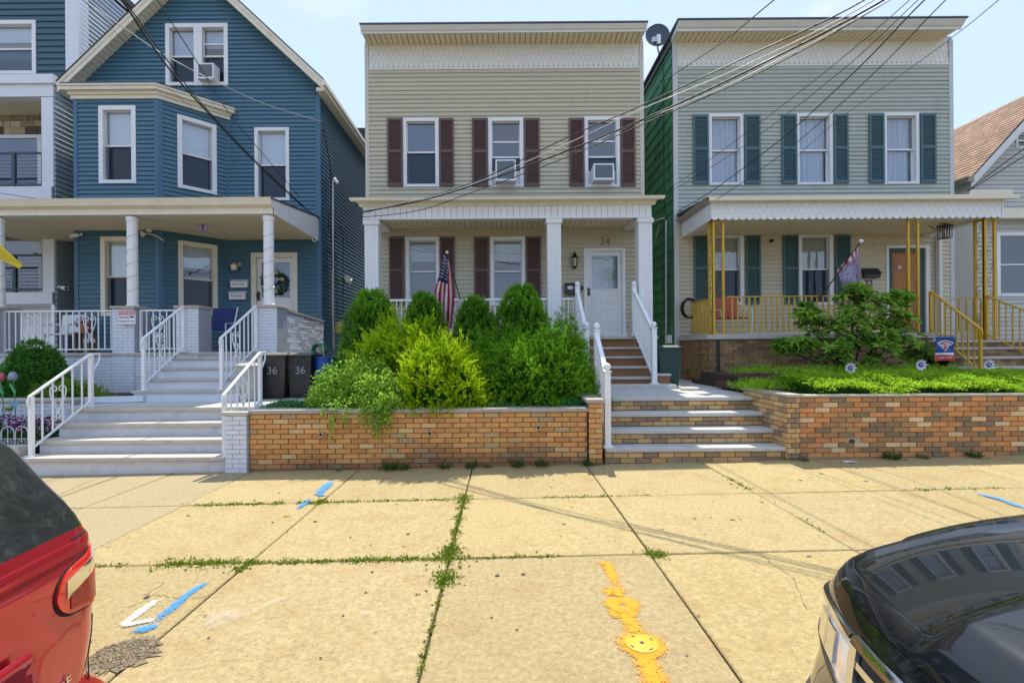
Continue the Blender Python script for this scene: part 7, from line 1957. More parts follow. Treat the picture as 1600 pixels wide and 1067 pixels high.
# ------------------------------------------------------------------ overhead wires
wgrp = 'overhead service wires'
def wire(label, pts, r=.009, m=None, sag=True):
    """pts: (px, py, distance). Smooth curve through them."""
    P = [U(*p) for p in pts]; out = []
    n = len(P)
    for i in range(n - 1):
        p0, p1, p2, p3 = P[max(i - 1, 0)], P[i], P[i + 1], P[min(i + 2, n - 1)]
        for k in range(8):
            t_ = k / 8
            out.append(.5 * ((2 * p1) + (p2 - p0) * t_ + (2 * p0 - 5 * p1 + 4 * p2 - p3) * t_ ** 2 + (3 * p1 - p0 - 3 * p2 + p3) * t_ ** 3))
    out.append(P[-1]); o_ = out[0].copy()
    mb = MB(); mb.tube([p - o_ for p in out], r, 6)
    o = mb.build('overhead_wire', m or m_wire, None, smooth=60, loc=o_); return tag(o, label, 'wire', wgrp)
wire('thick black wire to the left corner of the beige porch, top of its bundle', [(1560, -130, 4.2), (1385, -2, 5.0), (1180, 105, 5.9), (1007, 186, 6.7), (860, 246, 7.5), (720, 296, 8.8), (640, 318, 9.7), (566, 331, 10.75)], .011)
wire('pale wire running with the black bundle to the beige porch corner', [(1540, -135, 4.2), (1370, -2, 5.0), (1170, 100, 5.9), (1000, 172, 6.7), (870, 232, 7.5), (740, 287, 8.8), (650, 313, 9.7), (566, 328, 10.75)], .007, m_wirew)
wire('thin black wire along the top of the bundle crossing the teal shutters', [(1530, -140, 4.2), (1355, -2, 5.0), (1160, 92, 5.9), (1000, 166, 6.7), (880, 218, 7.5), (750, 281, 8.8), (655, 312, 9.8), (567, 333, 10.76)], .008)
wire('lowest thin wire of the bundle, ending at the left porch column capital', [(1575, -125, 4.2), (1395, -2, 5.0), (1190, 112, 5.9), (1010, 192, 6.7), (870, 252, 7.5), (740, 300, 8.8), (650, 330, 9.8), (560, 340, 10.8)], .007)
wire('pale lower wire of the bundle over the grey house', [(1570, -128, 4.2), (1392, 0, 5.0), (1140, 132, 6.1), (1000, 190, 6.8), (930, 222, 7.2)], .007, m_wirew)
wire('black wire from the sky to the left edge of the green wall', [(1330, -95, 5.0), (1210, 0, 6.2), (1130, 65, 7.6), (1060, 112, 9.6), (1012, 145, 11.8)], .008)
wire('dark wire crossing between the first two teal shuttered windows', [(1620, -160, 4.0), (1445, 0, 5.2), (1340, 108, 6.5), (1220, 218, 8.5), (1110, 300, 11.0), (1057, 331, 12.3)], .008)
wire('thin wire above the first teal shuttered window', [(1600, -165, 4.0), (1422, 0, 5.2), (1290, 112, 6.6), (1150, 220, 9.0), (1040, 300, 12.2)], .005)
wire('second thin wire above the first teal shuttered window', [(1610, -160, 4.0), (1435, 0, 5.2), (1310, 115, 6.6), (1160, 230, 9.0), (1042, 303, 12.2)], .005)
wire('thin black wire crossing the middle teal shuttered window', [(1640, -150, 4.0), (1478, 0, 5.2), (1360, 120, 6.6), (1230, 235, 9.0), (1120, 312, 10.4)], .006)
wire('pale thin wire crossing to the right roof corner of the grey house', [(1700, -120, 4.0), (1561, 0, 5.4), (1480, 65, 6.6), (1390, 130, 8.2), (1300, 195, 10.2), (1240, 250, 12.0)], .005, m_wire)
wire('black wire to the eave of the brown roofed house, upper', [(1760, 130, 8.0), (1600, 233, 10.2), (1510, 300, 12.4)], .010)
wire('black wire to the eave of the brown roofed house, lower', [(1760, 140, 8.0), (1600, 244, 10.2), (1513, 299, 12.4)], .010)
wire('thick black cable running down across the blue house to its porch end', [(120, -100, 5.2), (190, 0, 5.8), (262, 105, 6.8), (330, 182, 8.2), (400, 255, 10.0), (470, 320, 12.0), (500, 343, 12.5)], .012)
wire('second black cable beside the thick one across the blue gable', [(125, -100, 5.1), (194, 0, 5.7), (258, 90, 6.6), (322, 170, 8.0), (398, 250, 9.9), (474, 322, 12.0)], .008)
wire('thin black wire across the attic window of the blue house', [(170, -120, 5.2), (245, 0, 6.0), (300, 85, 7.2), (360, 180, 9.0), (410, 240, 10.8), (470, 310, 12.2)], .006)
wire('pale service wire swooping across the blue gable to its right corner', [(70, -60, 5.2), (130, 0, 5.9), (185, 38, 6.8), (260, 88, 8.2), (345, 132, 9.9), (420, 165, 11.5), (502, 190, 12.55)], .008, m_wirew)
wire('faint thin wire crossing the bay window of the blue house', [(100, -30, 5.4), (185, 55, 6.6), (260, 135, 8.4), (330, 195, 10.6)], .003)
wire('black wire low across the leftmost balcony', [(-80, 290, 10.5), (20, 305, 11.0), (60, 311, 11.4)], .006)
# ------------------------------------------------------------------ spray-paint marks on the pavement (children of the sidewalk)
def spray_mat(name, col, amount=.94):
    m = bpy.data.materials.new(name); m.use_nodes = True; nt = m.node_tree; nt.nodes.clear(); L = nt.links.new
    out = nd(nt, 'ShaderNodeOutputMaterial'); b = nd(nt, 'ShaderNodeBsdfPrincipled'); b.inputs['Base Color'].default_value = (*col, 1); b.inputs['Roughness'].default_value = .8
    tr = nd(nt, 'ShaderNodeBsdfTransparent'); ms = nd(nt, 'ShaderNodeMixShader'); at = nd(nt, 'ShaderNodeAttribute', attribute_name='edge')
    geo = nd(nt, 'ShaderNodeNewGeometry'); n1 = nd(nt, 'ShaderNodeTexNoise', Scale=110.0, Detail=4.0); n2 = nd(nt, 'ShaderNodeTexNoise', Scale=22.0, Detail=5.0)
    L(geo.outputs['Position'], n1.inputs['Vector']); L(geo.outputs['Position'], n2.inputs['Vector'])
    a1 = nd(nt, 'ShaderNodeMath', operation='MULTIPLY_ADD'); L(n1.outputs['Fac'], a1.inputs[0]); a1.inputs[1].default_value = 2.2; L(n2.outputs['Fac'], a1.inputs[2])
    a2 = nd(nt, 'ShaderNodeMath', operation='MULTIPLY_ADD'); L(at.outputs['Fac'], a2.inputs[0]); a2.inputs[1].default_value = .75; L(a1.outputs[0], a2.inputs[2])
    mr = nd(nt, 'ShaderNodeMapRange'); mr.inputs['From Min'].default_value = 1.72; mr.inputs['From Max'].default_value = 2.15; L(a2.outputs[0], mr.inputs['Value'])
    cl = nd(nt, 'ShaderNodeMath', operation='MULTIPLY'); L(mr.outputs['Result'], cl.inputs[0]); cl.inputs[1].default_value = amount
    L(cl.outputs[0], ms.inputs['Fac']); L(tr.outputs[0], ms.inputs[1]); L(b.outputs[0], ms.inputs[2]); L(ms.outputs[0], out.inputs['Surface'])
    return m
s_yel, s_blu, s_whi = spray_mat('yellow_spray', (.66, .29, .003)), spray_mat('blue_spray', (.03, .24, .58)), spray_mat('white_spray', (.72, .70, .66))
def gpt(px, py):
    """Where a photo bearing meets the pavement."""
    z = 0.0
    for _ in range(4):
        dx, dy = px - CX, CY - py; k = (dy - dx * ROLL) / F
        D = (z - EYE) / k; x = (dx + dy * ROLL) / F * D; z = ground(x)
    return Vector((x, D, z))
LAY = [0]
def stroke(name, pts, w, m):
    """Brushed strip on the ground; w in metres, one value per point or one for all."""
    P = [gpt(*p) for p in pts]; ws = w if hasattr(w, '__len__') else [w] * len(P)
    Q, Wd = [], []
    for i in range(len(P) - 1):
        for k in range(8): Q.append(P[i].lerp(P[i + 1], k / 8)); Wd.append(ws[i] + (ws[i + 1] - ws[i]) * k / 8)
    Q.append(P[-1]); Wd.append(ws[-1])
    LAY[0] += 1; lift = .0050 + .00035 * LAY[0]
    vs, ed = [], []; n = len(Q)
    for i in range(n):
        d = (Q[min(i + 1, n - 1)] - Q[max(i - 1, 0)]); s = Vector((-d.y, d.x, 0)).normalized()
        e = min(1, 4 * min(i, n - 1 - i) / n + .12)
        for f, a in ((-1.55, 0), (-.7, .7), (0, 1), (.7, .7), (1.55, 0)):
            p = Q[i] + s * Wd[i] / 2 * f; vs.append((p.x, p.y, ground(p.x) + lift)); ed.append(a * (e if a else 1))
    mb = MB(); mb.add(vs, [(i * 5 + k, i * 5 + k + 1, i * 5 + 6 + k, i * 5 + 5 + k) for i in range(n - 1) for k in range(4)])
    o = mb.build(name, m, sidewalk); a = o.data.attributes.new('edge', 'FLOAT', 'POINT'); a.data.foreach_set('value', ed)
    return o
def blob(name, px, py, r, m, hole=0):
    c = gpt(px, py); LAY[0] += 1; lift = .0050 + .00035 * LAY[0]; n = 24; rings = ((0, 1), (.6, 1), (.85, .7), (1.15, 0)) if not hole else ((hole, 0), (hole + .12, .8), (.7, 1), (.9, .7), (1.2, 0))
    vs, ed = [], []
    for f, a in rings:
        for k in range(n): t = 2 * math.pi * k / n; rr = r * f * (1 + .08 * math.sin(3 * t)); x = c.x + rr * math.cos(t); vs.append((x, c.y + rr * math.sin(t), ground(x) + lift)); ed.append(a)
    mb = MB(); mb.add(vs, [(i * n + k, i * n + (k + 1) % n, (i + 1) * n + (k + 1) % n, (i + 1) * n + k) for i in range(len(rings) - 1) for k in range(n)])
    o = mb.build(name, m, sidewalk); a = o.data.attributes.new('edge', 'FLOAT', 'POINT'); a.data.foreach_set('value', ed)
stroke('yellow_mark', [(934, 880), (948, 881), (955, 897), (965, 918)], [.05, .065, .065, .06], s_yel)
stroke('yellow_mark', [(942, 928), (958, 924), (978, 931)], [.07, .11, .08], s_yel)
blob('yellow_mark', 973, 946, .105, s_yel, hole=.12)
stroke('yellow_mark', [(948, 950), (962, 962), (985, 963), (998, 952)], [.04, .05, .05, .03], s_yel)
stroke('yellow_mark', [(962, 918), (968, 935)], [.05, .05], s_yel)
stroke('yellow_mark', [(970, 955), (986, 975), (998, 995)], [.06, .085, .09], s_yel)
blob('yellow_mark', 1004, 1009, .125, s_yel)
stroke('yellow_mark', [(1003, 1018), (1014, 1043), (1034, 1088)], [.10, .105, .105], s_yel)
c = gpt(1003, 1007)
cv = thing('valve_cover', 'round yellow painted valve cover set in the pavement', 'utility cover', loc=(c.x, c.y, ground(c.x)))
mb = MB(); mb.lathe([(.088, -.01), (.088, .0105), (.085, .012), (.0, .012)], (0, 0, 0), 32); mb.build('lid', mat('yellow_iron', (.60, .34, .012), .6, var=.15, scale=30, bump=.3), cv, smooth=30)
mb = MB()
for k in range(4): a = k * math.pi / 2 + .5; mb.obox((.068 * math.cos(a), .068 * math.sin(a), .0125), Vector((-math.sin(a), math.cos(a), 0)) * .011, Vector((math.cos(a), math.sin(a), 0)) * .004, (0, 0, .0008))
mb.lathe([(.012, .0124), (.012, .0132)], (0, 0, 0), 10); mb.build('slot', m_black, cv)
stroke('blue_mark', [(326, 909), (300, 925), (240, 974)], [.04, .05, .055], s_blu)
stroke('blue_mark', [(208, 984), (230, 983), (250, 977)], [.05, .06, .04], s_blu)
stroke('white_mark', [(251, 935), (222, 955), (190, 979)], [.035, .05, .04], s_whi)
stroke('white_mark', [(188, 979), (215, 974), (243, 970)], [.035, .04, .035], s_whi)
stroke('blue_mark', [(518, 752), (508, 762), (495, 774)], [.06, .10, .07], s_blu)
stroke('blue_mark', [(492, 772), (508, 775)], [.05, .06], s_blu)
stroke('blue_mark', [(486, 780), (464, 796)], [.05, .05], s_blu)
stroke('blue_mark', [(1524, 771), (1560, 780), (1612, 799)], [.05, .06, .06], s_blu)
blob('rust_stain', 448, 806, .035, spray_mat('rust_stain', (.55, .20, .03), .6))
s_pale = spray_mat('pale_stain', (.62, .56, .48), .16)
blob('white_stain', 345, 968, .11, s_pale); stroke('white_stain', [(340, 955), (372, 968), (420, 945), (470, 925)], [.02, .05, .04, .01], s_pale); stroke('white_stain', [(310, 985), (350, 962), (365, 955)], [.01, .06, .02], s_pale); blob('white_stain', 570, 960, .03, s_pale)
s_crack = mat('crack', (.07, .05, .03), .95, var=.2)
def crack(pts, seed):
    q = random.Random(seed); P = []
    for i in range(len(pts) - 1):
        for k in range(7): P.append(gpt(pts[i][0] + (pts[i + 1][0] - pts[i][0]) * k / 7 + q.uniform(-2, 2), pts[i][1] + (pts[i + 1][1] - pts[i][1]) * k / 7 + q.uniform(-1.5, 1.5)))
    mb = MB()
    for a, b in zip(P, P[1:]):
        d_ = Vector((-(b - a).y, (b - a).x, 0)).normalized() * q.uniform(.0006, .0018); z_ = Vector((0, 0, .0052)); mb.add([a - d_ + z_, b - d_ + z_, b + d_ + z_, a + d_ + z_], [(0, 1, 2, 3)])
    mb.build('crack', s_crack, sidewalk)
crack([(215, 929), (262, 932), (290, 938), (330, 932)], 1); crack([(175, 965), (220, 940), (262, 905)], 2); crack([(1180, 860), (1240, 905), (1262, 960)], 3)
s_gum = mat('gum_spot', (.055, .045, .035), .8, var=.2)
q = random.Random(8); mb = MB()
for k in range(70):
    x, y, r_ = q.uniform(-3.5, 4.5), q.uniform(2.5, 6.3), q.choice((.008, .01, .012, .016, .02)); z_ = ground(x) + .0051
    mb.add([(x + r_ * math.cos(a) * q.uniform(.8, 1.2), y + r_ * math.sin(a) * q.uniform(.8, 1.2), z_) for a in [j * math.pi / 5 for j in range(10)]], [tuple(range(10))])
mb.build('gum_spots', s_gum, sidewalk, kind='stuff')
# broken patch of gravel beside the red car
c = gpt(195, 1022); g_ = np.random.default_rng(77); mb = MB()
ptc = MB(); n = 60; vs = [(c.x, c.y, ground(c.x) + .006)] + [(c.x + (.15 + .04 * math.sin(3.1 * k) + .03 * math.sin(1.3 * k) + .02 * math.sin(7.7 * k)) * math.cos(2 * math.pi * k / n), c.y + (.17 + .03 * math.sin(2.7 * k)) * math.sin(2 * math.pi * k / n), ground(c.x) + .005) for k in range(n)]
ptc.add(vs, [(0, 1 + k, 1 + (k + 1) % n) for k in range(n)]); ptc.build('broken_patch', mat('broken_patch', (.20, .16, .10), .95, var=.6, scale=60, bump=1.0, bscale=60), sidewalk)
for k in range(900):
    a = g_.random() * 2 * math.pi; r_ = math.sqrt(g_.random()) * .165; s_ = .0015 + .0045 * g_.random() ** 3
    p = Vector((c.x + r_ * math.cos(a), c.y + r_ * .85 * math.sin(a), ground(c.x) + .008)); u = Vector(g_.normal(size=3)).normalized(); v = u.orthogonal().normalized(); w = u.cross(v)
    mb.obox(p, u * s_, v * s_ * .8, w * s_ * .6)
mb.build('rubble', mat('rubble', (.30, .25, .16), .95, var=.5, scale=60), sidewalk, kind='stuff')
# small dark flecks and leaves lying on the slabs
mb = MB(); q = random.Random(15)
for k in range(230):
    x, y = q.uniform(-4, 5), q.uniform(2.5, 6.8); s_ = q.choice((.004, .005, .007, .010, .014)); a = q.uniform(0, 6.28); z_ = ground(x) + .0055
    u = Vector((math.cos(a), math.sin(a), 0)); v = Vector((-math.sin(a), math.cos(a), 0)); p = Vector((x, y, z_)); mb.add([p - u * s_, p - v * s_ * .5, p + u * s_, p + v * s_ * .5], [(0, 1, 2, 3)])
mb.build('flecks', mat('dark_fleck', (.06, .045, .03), .9, var=.3), sidewalk, kind='stuff')
# ------------------------------------------------------------------ parked cars
m_redpaint = mat('red_car_paint', (.50, .018, .035), .22, var=.08, scale=18, metal=.55, coat=1.0, stain=((.24, .10, .06), 9, .66, .25))
m_blackpaint = mat('black_car_paint', (.004, .005, .006), .3, var=0, spec=.1, coat=1.0, coat_rough=.015)
m_chrome = mat('chrome', (.80, .80, .78), .08, var=0, metal=1.0)
m_tyre = mat('tyre', (.018, .018, .018), .85, var=.1)
m_rim = mat('alloy_rim', (.45, .46, .47), .3, metal=.9, var=.05)
m_carglass = mat('dusty_car_glass', (.016, .018, .018), .18, var=.35, scale=60, coat=.7, stain=((.085, .09, .08), 22, .52, .45))
m_lampred = mat('lamp_red', (.72, .015, .012), .12, var=.05, coat=1.0)
m_lampdark = mat('lamp_dark_red', (.30, .006, .008), .3, var=.3, scale=60, coat=.15)
m_lamporange = mat('lamp_orange', (.70, .06, .025), .3, var=.12, scale=50, coat=.2)
m_seam = mat('panel_gap', (.008, .006, .006), .7, var=0)
m_trimblk = mat('car_black_trim', (.015, .015, .016), .5, var=.1)

def lerp_tab(tab, z):
    if z <= tab[0][0]: return tab[0][1]
    for (a, va), (b, vb) in zip(tab, tab[1:]):
        if z <= b:
            t = (z - a) / (b - a); t = t * t * (3 - 2 * t) * .35 + t * .65; return va + (vb - va) * t
    return tab[-1][1]
def wheel(parent, x, y, r=.36, w=.23):
    mb = MB(); mb.lathe([(r * .62, -w / 2), (r * .95, -w / 2), (r, -w * .38), (r, w * .38), (r * .95, w / 2), (r * .62, w / 2)], (x, y, r), 32, (0, 1, 0)); wh = mb.build('wheel', m_tyre, parent, smooth=40)
    mb = MB(); mb.lathe([(r * .60, -w * .40), (r * .62, w * .40)], (x, y, r), 28, (0, 1, 0))
    for k in range(5): a = k * 2 * math.pi / 5; mb.bar((x, y + w * .36 * (1 if y > 0 else -1), r), (x + r * .58 * math.cos(a), y + w * .36 * (1 if y > 0 else -1), r + r * .58 * math.sin(a)), .07, .04, up=(0, 1, 0))
    mb.build('rim', m_rim, wh)

# --- red car, seen at its right rear corner. Local: x=0 is the farthest point of the tail, forward is -x, +y is the kerb side
RC = thing('parked_car', 'red car at the lower left, its tail lamp and rear window in view', 'car', 'cars parked at the kerb', loc=(.03, .78, ground(-3) - .13))
XR = [(.18, -1.36), (.30, -1.27), (.45, -1.235), (.62, -1.235), (.70, -1.26), (.735, -1.315), (.76, -1.335), (.95, -1.335), (1.10, -1.340), (1.17, -1.352), (1.215, -1.366), (1.24, -1.378), (1.44, -1.49), (1.60, -1.60), (1.66, -1.76), (1.70, -2.1)]
XF = [(.18, -5.5), (.30, -5.72), (.6, -5.78), (.85, -5.66), (.95, -5.45), (1.02, -5.0), (1.08, -4.6), (1.20, -4.40), (1.60, -3.75), (1.66, -3.6), (1.70, -3.2)]
HW = [(.18, .84), (.30, .89), (.5, .915), (.9, .925), (1.08, .915), (1.19, .908), (1.24, .898), (1.44, .838), (1.60, .75), (1.66, .68), (1.70, .48)]
RRr = [(.18, .2), (.6, .2), (.72, .17), (.9, .13), (1.1, .11), (1.24, .09), (1.5, .09), (1.7, .2)]
def rear_pt(z, s, off=0.0):
    """s: distance round the right rear corner; 0 where the tail turns into the corner, negative on the tail, beyond the arc on the flank."""
    xr, hw, r = lerp_tab(XR, z), lerp_tab(HW, z), lerp_tab(RRr, z); q = math.pi * r / 2
    if s <= 0:
        y = hw - r + s; bow = .05 * (1 - (max(0, y) / (hw - r)) ** 2) if y >= 0 else .05 * (1 - (y / (hw - r)) ** 2)
        x = xr + bow; n = Vector((1, .10 * y / hw, 0))
        if z > .60 and z < 1.0:
            f = max(0, min(1, (.60 - abs(y)) / .06)) * max(0, min(1, (z - .62) / .05)) * max(0, min(1, (.945 - z) / .03)); x -= .055 * f
        p = Vector((x, y, z))
    elif s < q:
        a = s / r; p = Vector((xr - r + r * math.cos(a), hw - r + r * math.sin(a), z)); n = Vector((math.cos(a), math.sin(a), 0))
    else:
        p = Vector((xr - r - (s - q), hw, z)); n = Vector((0, 1, 0))
    return p + n.normalized() * off
def loop(z, n_tail=64):
    xr, xf, hw, r = lerp_tab(XR, z), lerp_tab(XF, z), lerp_tab(HW, z), lerp_tab(RRr, z)
    half = []
    w = hw - r
    ys = [w * k / 28 for k in range(29)]
    for y in ys: half.append(rear_pt(z, y - w))
    for k in range(1, 11): half.append(rear_pt(z, math.pi * r / 2 * k / 10))
    xs = xr - r; rf = min(.5, hw * .6)
    for k in range(1, 25): half.append(Vector((xs + (xf + rf - xs) * k / 24, hw, z)))
    for k in range(1, 11): a = math.pi / 2 * k / 10; half.append(Vector((xf + rf - rf * math.sin(a), hw - rf + rf * math.cos(a), z)))
    for k in range(1, 7): half.append(Vector((xf - .06 * (1 - ((1 - k / 6)) ** 2), (hw - rf) * (1 - k / 6), z)))
    left = [Vector((p.x, -p.y, p.z)) for p in half[1:-1]][::-1]
    return half + left
def shell(name, zs, m, parent, cap=False, smooth=35):
    L_ = [loop(z) for z in zs]; n = len(L_[0]); mb = MB()
    vs = [p for l in L_ for p in l]; fs = [(i * n + k, i * n + (k + 1) % n, (i + 1) * n + (k + 1) % n, (i + 1) * n + k) for i in range(len(zs) - 1) for k in range(n)]
    if cap: fs.append(tuple((len(zs) - 1) * n + k for k in range(n)))
    mb.add(vs, fs); return mb.build(name, m, parent, smooth=smooth)
shell('body', list(np.linspace(.20, .70, 14)) + list(np.linspace(.715, .76, 5)) + list(np.linspace(.78, 1.16, 22)) + [1.18, 1.20, 1.215, 1.225], m_redpaint, RC)
shell('glasshouse', [1.222, 1.235, 1.25, 1.30, 1.36, 1.42, 1.48, 1.54, 1.585], m_carglass, RC)
shell('roof', [1.583, 1.60, 1.63, 1.66, 1.685, 1.70], m_redpaint, RC, cap=True)
def patch(name, zf0, zf1, s0, s1, m, parent, off, nu=24, nv=8, smooth=50, thick=.012):
    """Raised panel on the tail, between two height curves of f=0..1 along s0..s1."""
    mb = MB(); front = lambda u, v: rear_pt(zf0(u) + (zf1(u) - zf0(u)) * v, s0 + (s1 - s0) * u, off)
    mb.grid(front, nu, nv)
    back = lambda u, v: rear_pt(zf0(u) + (zf1(u) - zf0(u)) * v, s0 + (s1 - s0) * u, off - thick)
    for edge in ((lambda t: (t, 0)), (lambda t: (1, t)), (lambda t: (1 - t, 1)), (lambda t: (0, 1 - t))):
        a = [front(*edge(k / (nu - 1))) for k in range(nu)]; b = [back(*edge(k / (nu - 1))) for k in range(nu)]
        mb.add(a + b, [(k + 1, k, nu + k, nu + k + 1) for k in range(nu - 1)])
    return mb.build(name, m, parent, smooth=smooth)
def _rnd(f, w=.16): return math.sqrt(max(0.02, 1 - max(0, 1 - f / w) ** 2))
zt0 = lambda f: 1.112 + .048 * min(1, f * 1.7); zb0 = lambda f: 1.0 - .038 * min(1, f * 1.7)
zt = lambda f: (zt0(f) + zb0(f)) / 2 + (zt0(f) - zb0(f)) / 2 * _rnd(f); zb = lambda f: (zt0(f) + zb0(f)) / 2 - (zt0(f) - zb0(f)) / 2 * _rnd(f)
S0, S1 = -.105, .33
gap = patch('lamp_surround', lambda f: zb(f) - .007, lambda f: zt(f) + .006, S0 - .007, S1 + .006, m_seam, RC, .0015, nu=60, thick=.003)
lamp = patch('tail_lamp', zb, zt, S0, S1, m_lampred, RC, .008, nu=60)
patch('lamp_chrome', lambda f: zt0(.1 + .5 * f) - .078 + .026 * f, lambda f: zt0(.1 + .5 * f) - .026 + .012 * f, S0 + .035, .13, m_chrome, lamp, .0105, thick=.003)
patch('lamp_inner', lambda f: zb0(.2 + .3 * f) + .020 + .0 * f, lambda f: zt0(.2 + .3 * f) - .075, S0 + .05, .085, m_lampdark, lamp, .0105, thick=.003)
patch('lamp_side', lambda f: zb0(.6) + .015, lambda f: zt0(.8) - .076, .095, .31, m_lamporange, lamp, .0105, thick=.003)
patch('shoulder_panel', lambda f: 1.155, lambda f: 1.19, S0 - .6, .10, m_redpaint, RC, .006, thick=.006)
patch('tailgate_seam', lambda f: .745, lambda f: .93, .075, .083, m_seam, RC, .002, nu=4, nv=10, thick=.002)
patch('shoulder_seam', lambda f: 1.196, lambda f: 1.201, -.02, .22, m_seam, RC, .002, nu=16, nv=2, thick=.002)
mb = MB(); mb.grid(lambda u, v: rear_pt(.945 + .035 * v, -.22 - 1.16 * u, .018 + .012 * math.sin(v * math.pi)), 30, 5); mb.build('plate_garnish', m_redpaint, RC, smooth=60)
for s, nm in ((1, 0), (-1, 0)): wheel(RC, -2.3, s * .82); wheel(RC, -4.95, s * .82)
bp = rear_pt(.795, -.05, .006); tx = text_mesh('badge', 'DF', .045, m_chrome, RC, bp, rot=(R(90), R(-8), R(93)), ext=.003)
mb = MB(); mb.grid(lambda u, v: rear_pt(.40 + .12 * v, -.75 + 1.0 * u, .004), 30, 3); mb.build('bumper_insert', m_trimblk, RC, smooth=50)

# --- black car, seen at its front right corner. Local: front is towards -x, +y is the kerb side
BC = thing('parked_car', 'glossy black car at the lower right, its bonnet reflecting the houses', 'car', 'cars parked at the kerb', loc=(-.09, .80, ground(2) - .075))
HWB = .93
def per(s):
    """Plan outline at bonnet level; s from -1 (left flank, rear) over 0 (nose) to 1 (right flank, rear)."""
    a = abs(s); sg = 1 if s >= 0 else -1
    if a < .45:
        y = .76 * a / .45; x = .945 + .16 * (y / .76) ** 2.6
    elif a < .65:
        t = (a - .45) / .20; th = t * math.pi / 2
        y = .76 + .155 * math.sin(th); x = 1.105 + .42 * (1 - math.cos(th)) + .17 * t
    else:
        t = (a - .65) / .35; y = .915 + .012 * t; x = 1.695 + 1.0 * t
    return Vector((x, y * sg, 0))
def hz(x, y):
    fr = per(max(-.64, min(.64, (abs(y) / .76) * .45)) if abs(y) < .76 else .55).x
    t = max(0, x - fr)
    z = .995 + .125 * (1 - math.exp(-t * 3.2)) + .02 * t - .02 * (abs(y) / .9) ** 3
    b = max(0, min(1, (.33 + .12 * min(1, t) - abs(y)) / .07)); b = b * b * (3 - 2 * b); e = max(0, min(1, t / .10))
    c_ = max(0, min(1, (.74 + .03 * min(1, t) - abs(y)) / .03)); c_ = c_ * c_ * (3 - 2 * c_)
    return z + .040 * b * e + .010 * (1 - c_) * e
NS, NR = 150, 40
svals = [-1 + 2 * k / (NS - 1) for k in range(NS)]
def hood(u, v):
    p = per(-1 + 2 * u); c = Vector((max(p.x, 1.15 + .0), p.y * .0, 0)); c = Vector((p.x + (2.735 - p.x) * .35 if abs(p.y) < .5 else p.x, 0, 0))
    q = p.lerp(Vector((2.735, p.y * .05, 0)) if abs(-1 + 2 * u) < .45 else Vector((2.735 if p.x > 2.7 else p.x + (2.735 - p.x) * .6, 0, 0)), v ** 1.3 * .97)
    return (q.x, q.y, hz(q.x, q.y) - .022 * max(0, 1 - v * 16) ** 2)
# bonnet as a regular sheet inside the outline
mb = MB(); nx, ny = 80, 90
def hood2(u, v):
    y = (-1 + 2 * v) * .925; a = abs(y)
    if a <= .76: x0 = .945 + .16 * (a / .76) ** 2.6
    else: th = math.asin(min(1, (a - .76) / .155)) if a < .915 else math.pi / 2; x0 = 1.105 + .42 * (1 - math.cos(th)) + .17 * th / (math.pi / 2)
    x = x0 + (2.75 - x0) * u ** 1.5
    e = max(0, 1 - (x - x0) / .05)
    return (x, y, hz(x, y) - .020 * e * e - .03 * max(0, (a - .86) / .065) ** 2)
mb.grid(hood2, nx, ny); mb.f = [f[::-1] for f in mb.f]; mb.build('bonnet', m_blackpaint, BC, smooth=50)
OFF = [(0, -.0), (.02, .012), (.06, .028), (.14, .038), (.24, .048), (.34, .07), (.42, .10), (.50, .125), (.60, .115), (.70, .085), (.80, .02)]
def fascia(s, dz, off=0.0):
    p = per(s); q = per(s + .004) - per(s - .004); n = Vector((-q.y, q.x, 0)).normalized()
    if n.dot(Vector((p.x - 2.5, p.y, 0))) < 0: n = -n
    flank = max(0, min(1, (abs(s) - .5) / .25)); o = lerp_tab(OFF, dz); o = o * (1 - flank) + min(o, .02) * flank
    return Vector((p.x, p.y, hz(p.x, p.y) - .022 - dz)) + n * (o + off)
mb = MB(); mb.grid(lambda u, v: fascia(-1 + 2 * u, .82 * v), 140, 36); mb.build('front_body', m_blackpaint, BC, smooth=40)
def fpatch(name, s0, s1, d0, d1, m, parent, off, nu=30, nv=8, thick=.01):
    mb = MB(); fr = lambda u, v: fascia(s0 + (s1 - s0) * u, (d0(u) if callable(d0) else d0) + ((d1(u) if callable(d1) else d1) - (d0(u) if callable(d0) else d0)) * v, off)
    mb.grid(fr, nu, nv); bk = lambda u, v: Vector(fascia(s0 + (s1 - s0) * u, (d0(u) if callable(d0) else d0) + ((d1(u) if callable(d1) else d1) - (d0(u) if callable(d0) else d0)) * v, off - thick))
    for edge in ((lambda t: (t, 0)), (lambda t: (1, t)), (lambda t: (1 - t, 1)), (lambda t: (0, 1 - t))):
        a = [fr(*edge(k / (nu - 1))) for k in range(nu)]; b = [bk(*edge(k / (nu - 1))) for k in range(nu)]; mb.add(a + b, [(k + 1, k, nu + k, nu + k + 1) for k in range(nu - 1)])
    return mb.build(name, m, parent, smooth=50)
m_headlight = mat('headlight_lens', (.72, .74, .75), .10, var=.3, scale=22, metal=.15, coat=1.0)
for sg in (1, -1):
    a, b = sg * .285, sg * .62
    sur = fpatch('headlight', a, b, lambda f: .05 + .02 * f, lambda f: .20 - .07 * f, m_headlight, BC, .006)
    fpatch('headlight_trim', a, b, lambda f: .045 + .02 * f, lambda f: .058 + .02 * f, m_chrome, sur, .010, nv=3)
    fpatch('headlight_base', a, b, lambda f: .20 - .07 * f, lambda f: .215 - .07 * f, m_trimblk, sur, .010, nv=3)
    fpatch('projector', sg * .33, sg * .42, .085, .17, m_chrome, sur, .012)
    fpatch('corner_air_duct', sg * .40, sg * .56, .36, .58, m_trimblk, BC, .003)
gr_ = fpatch('grille', -.265, .265, .055, .34, m_trimblk, BC, .002, nu=40)
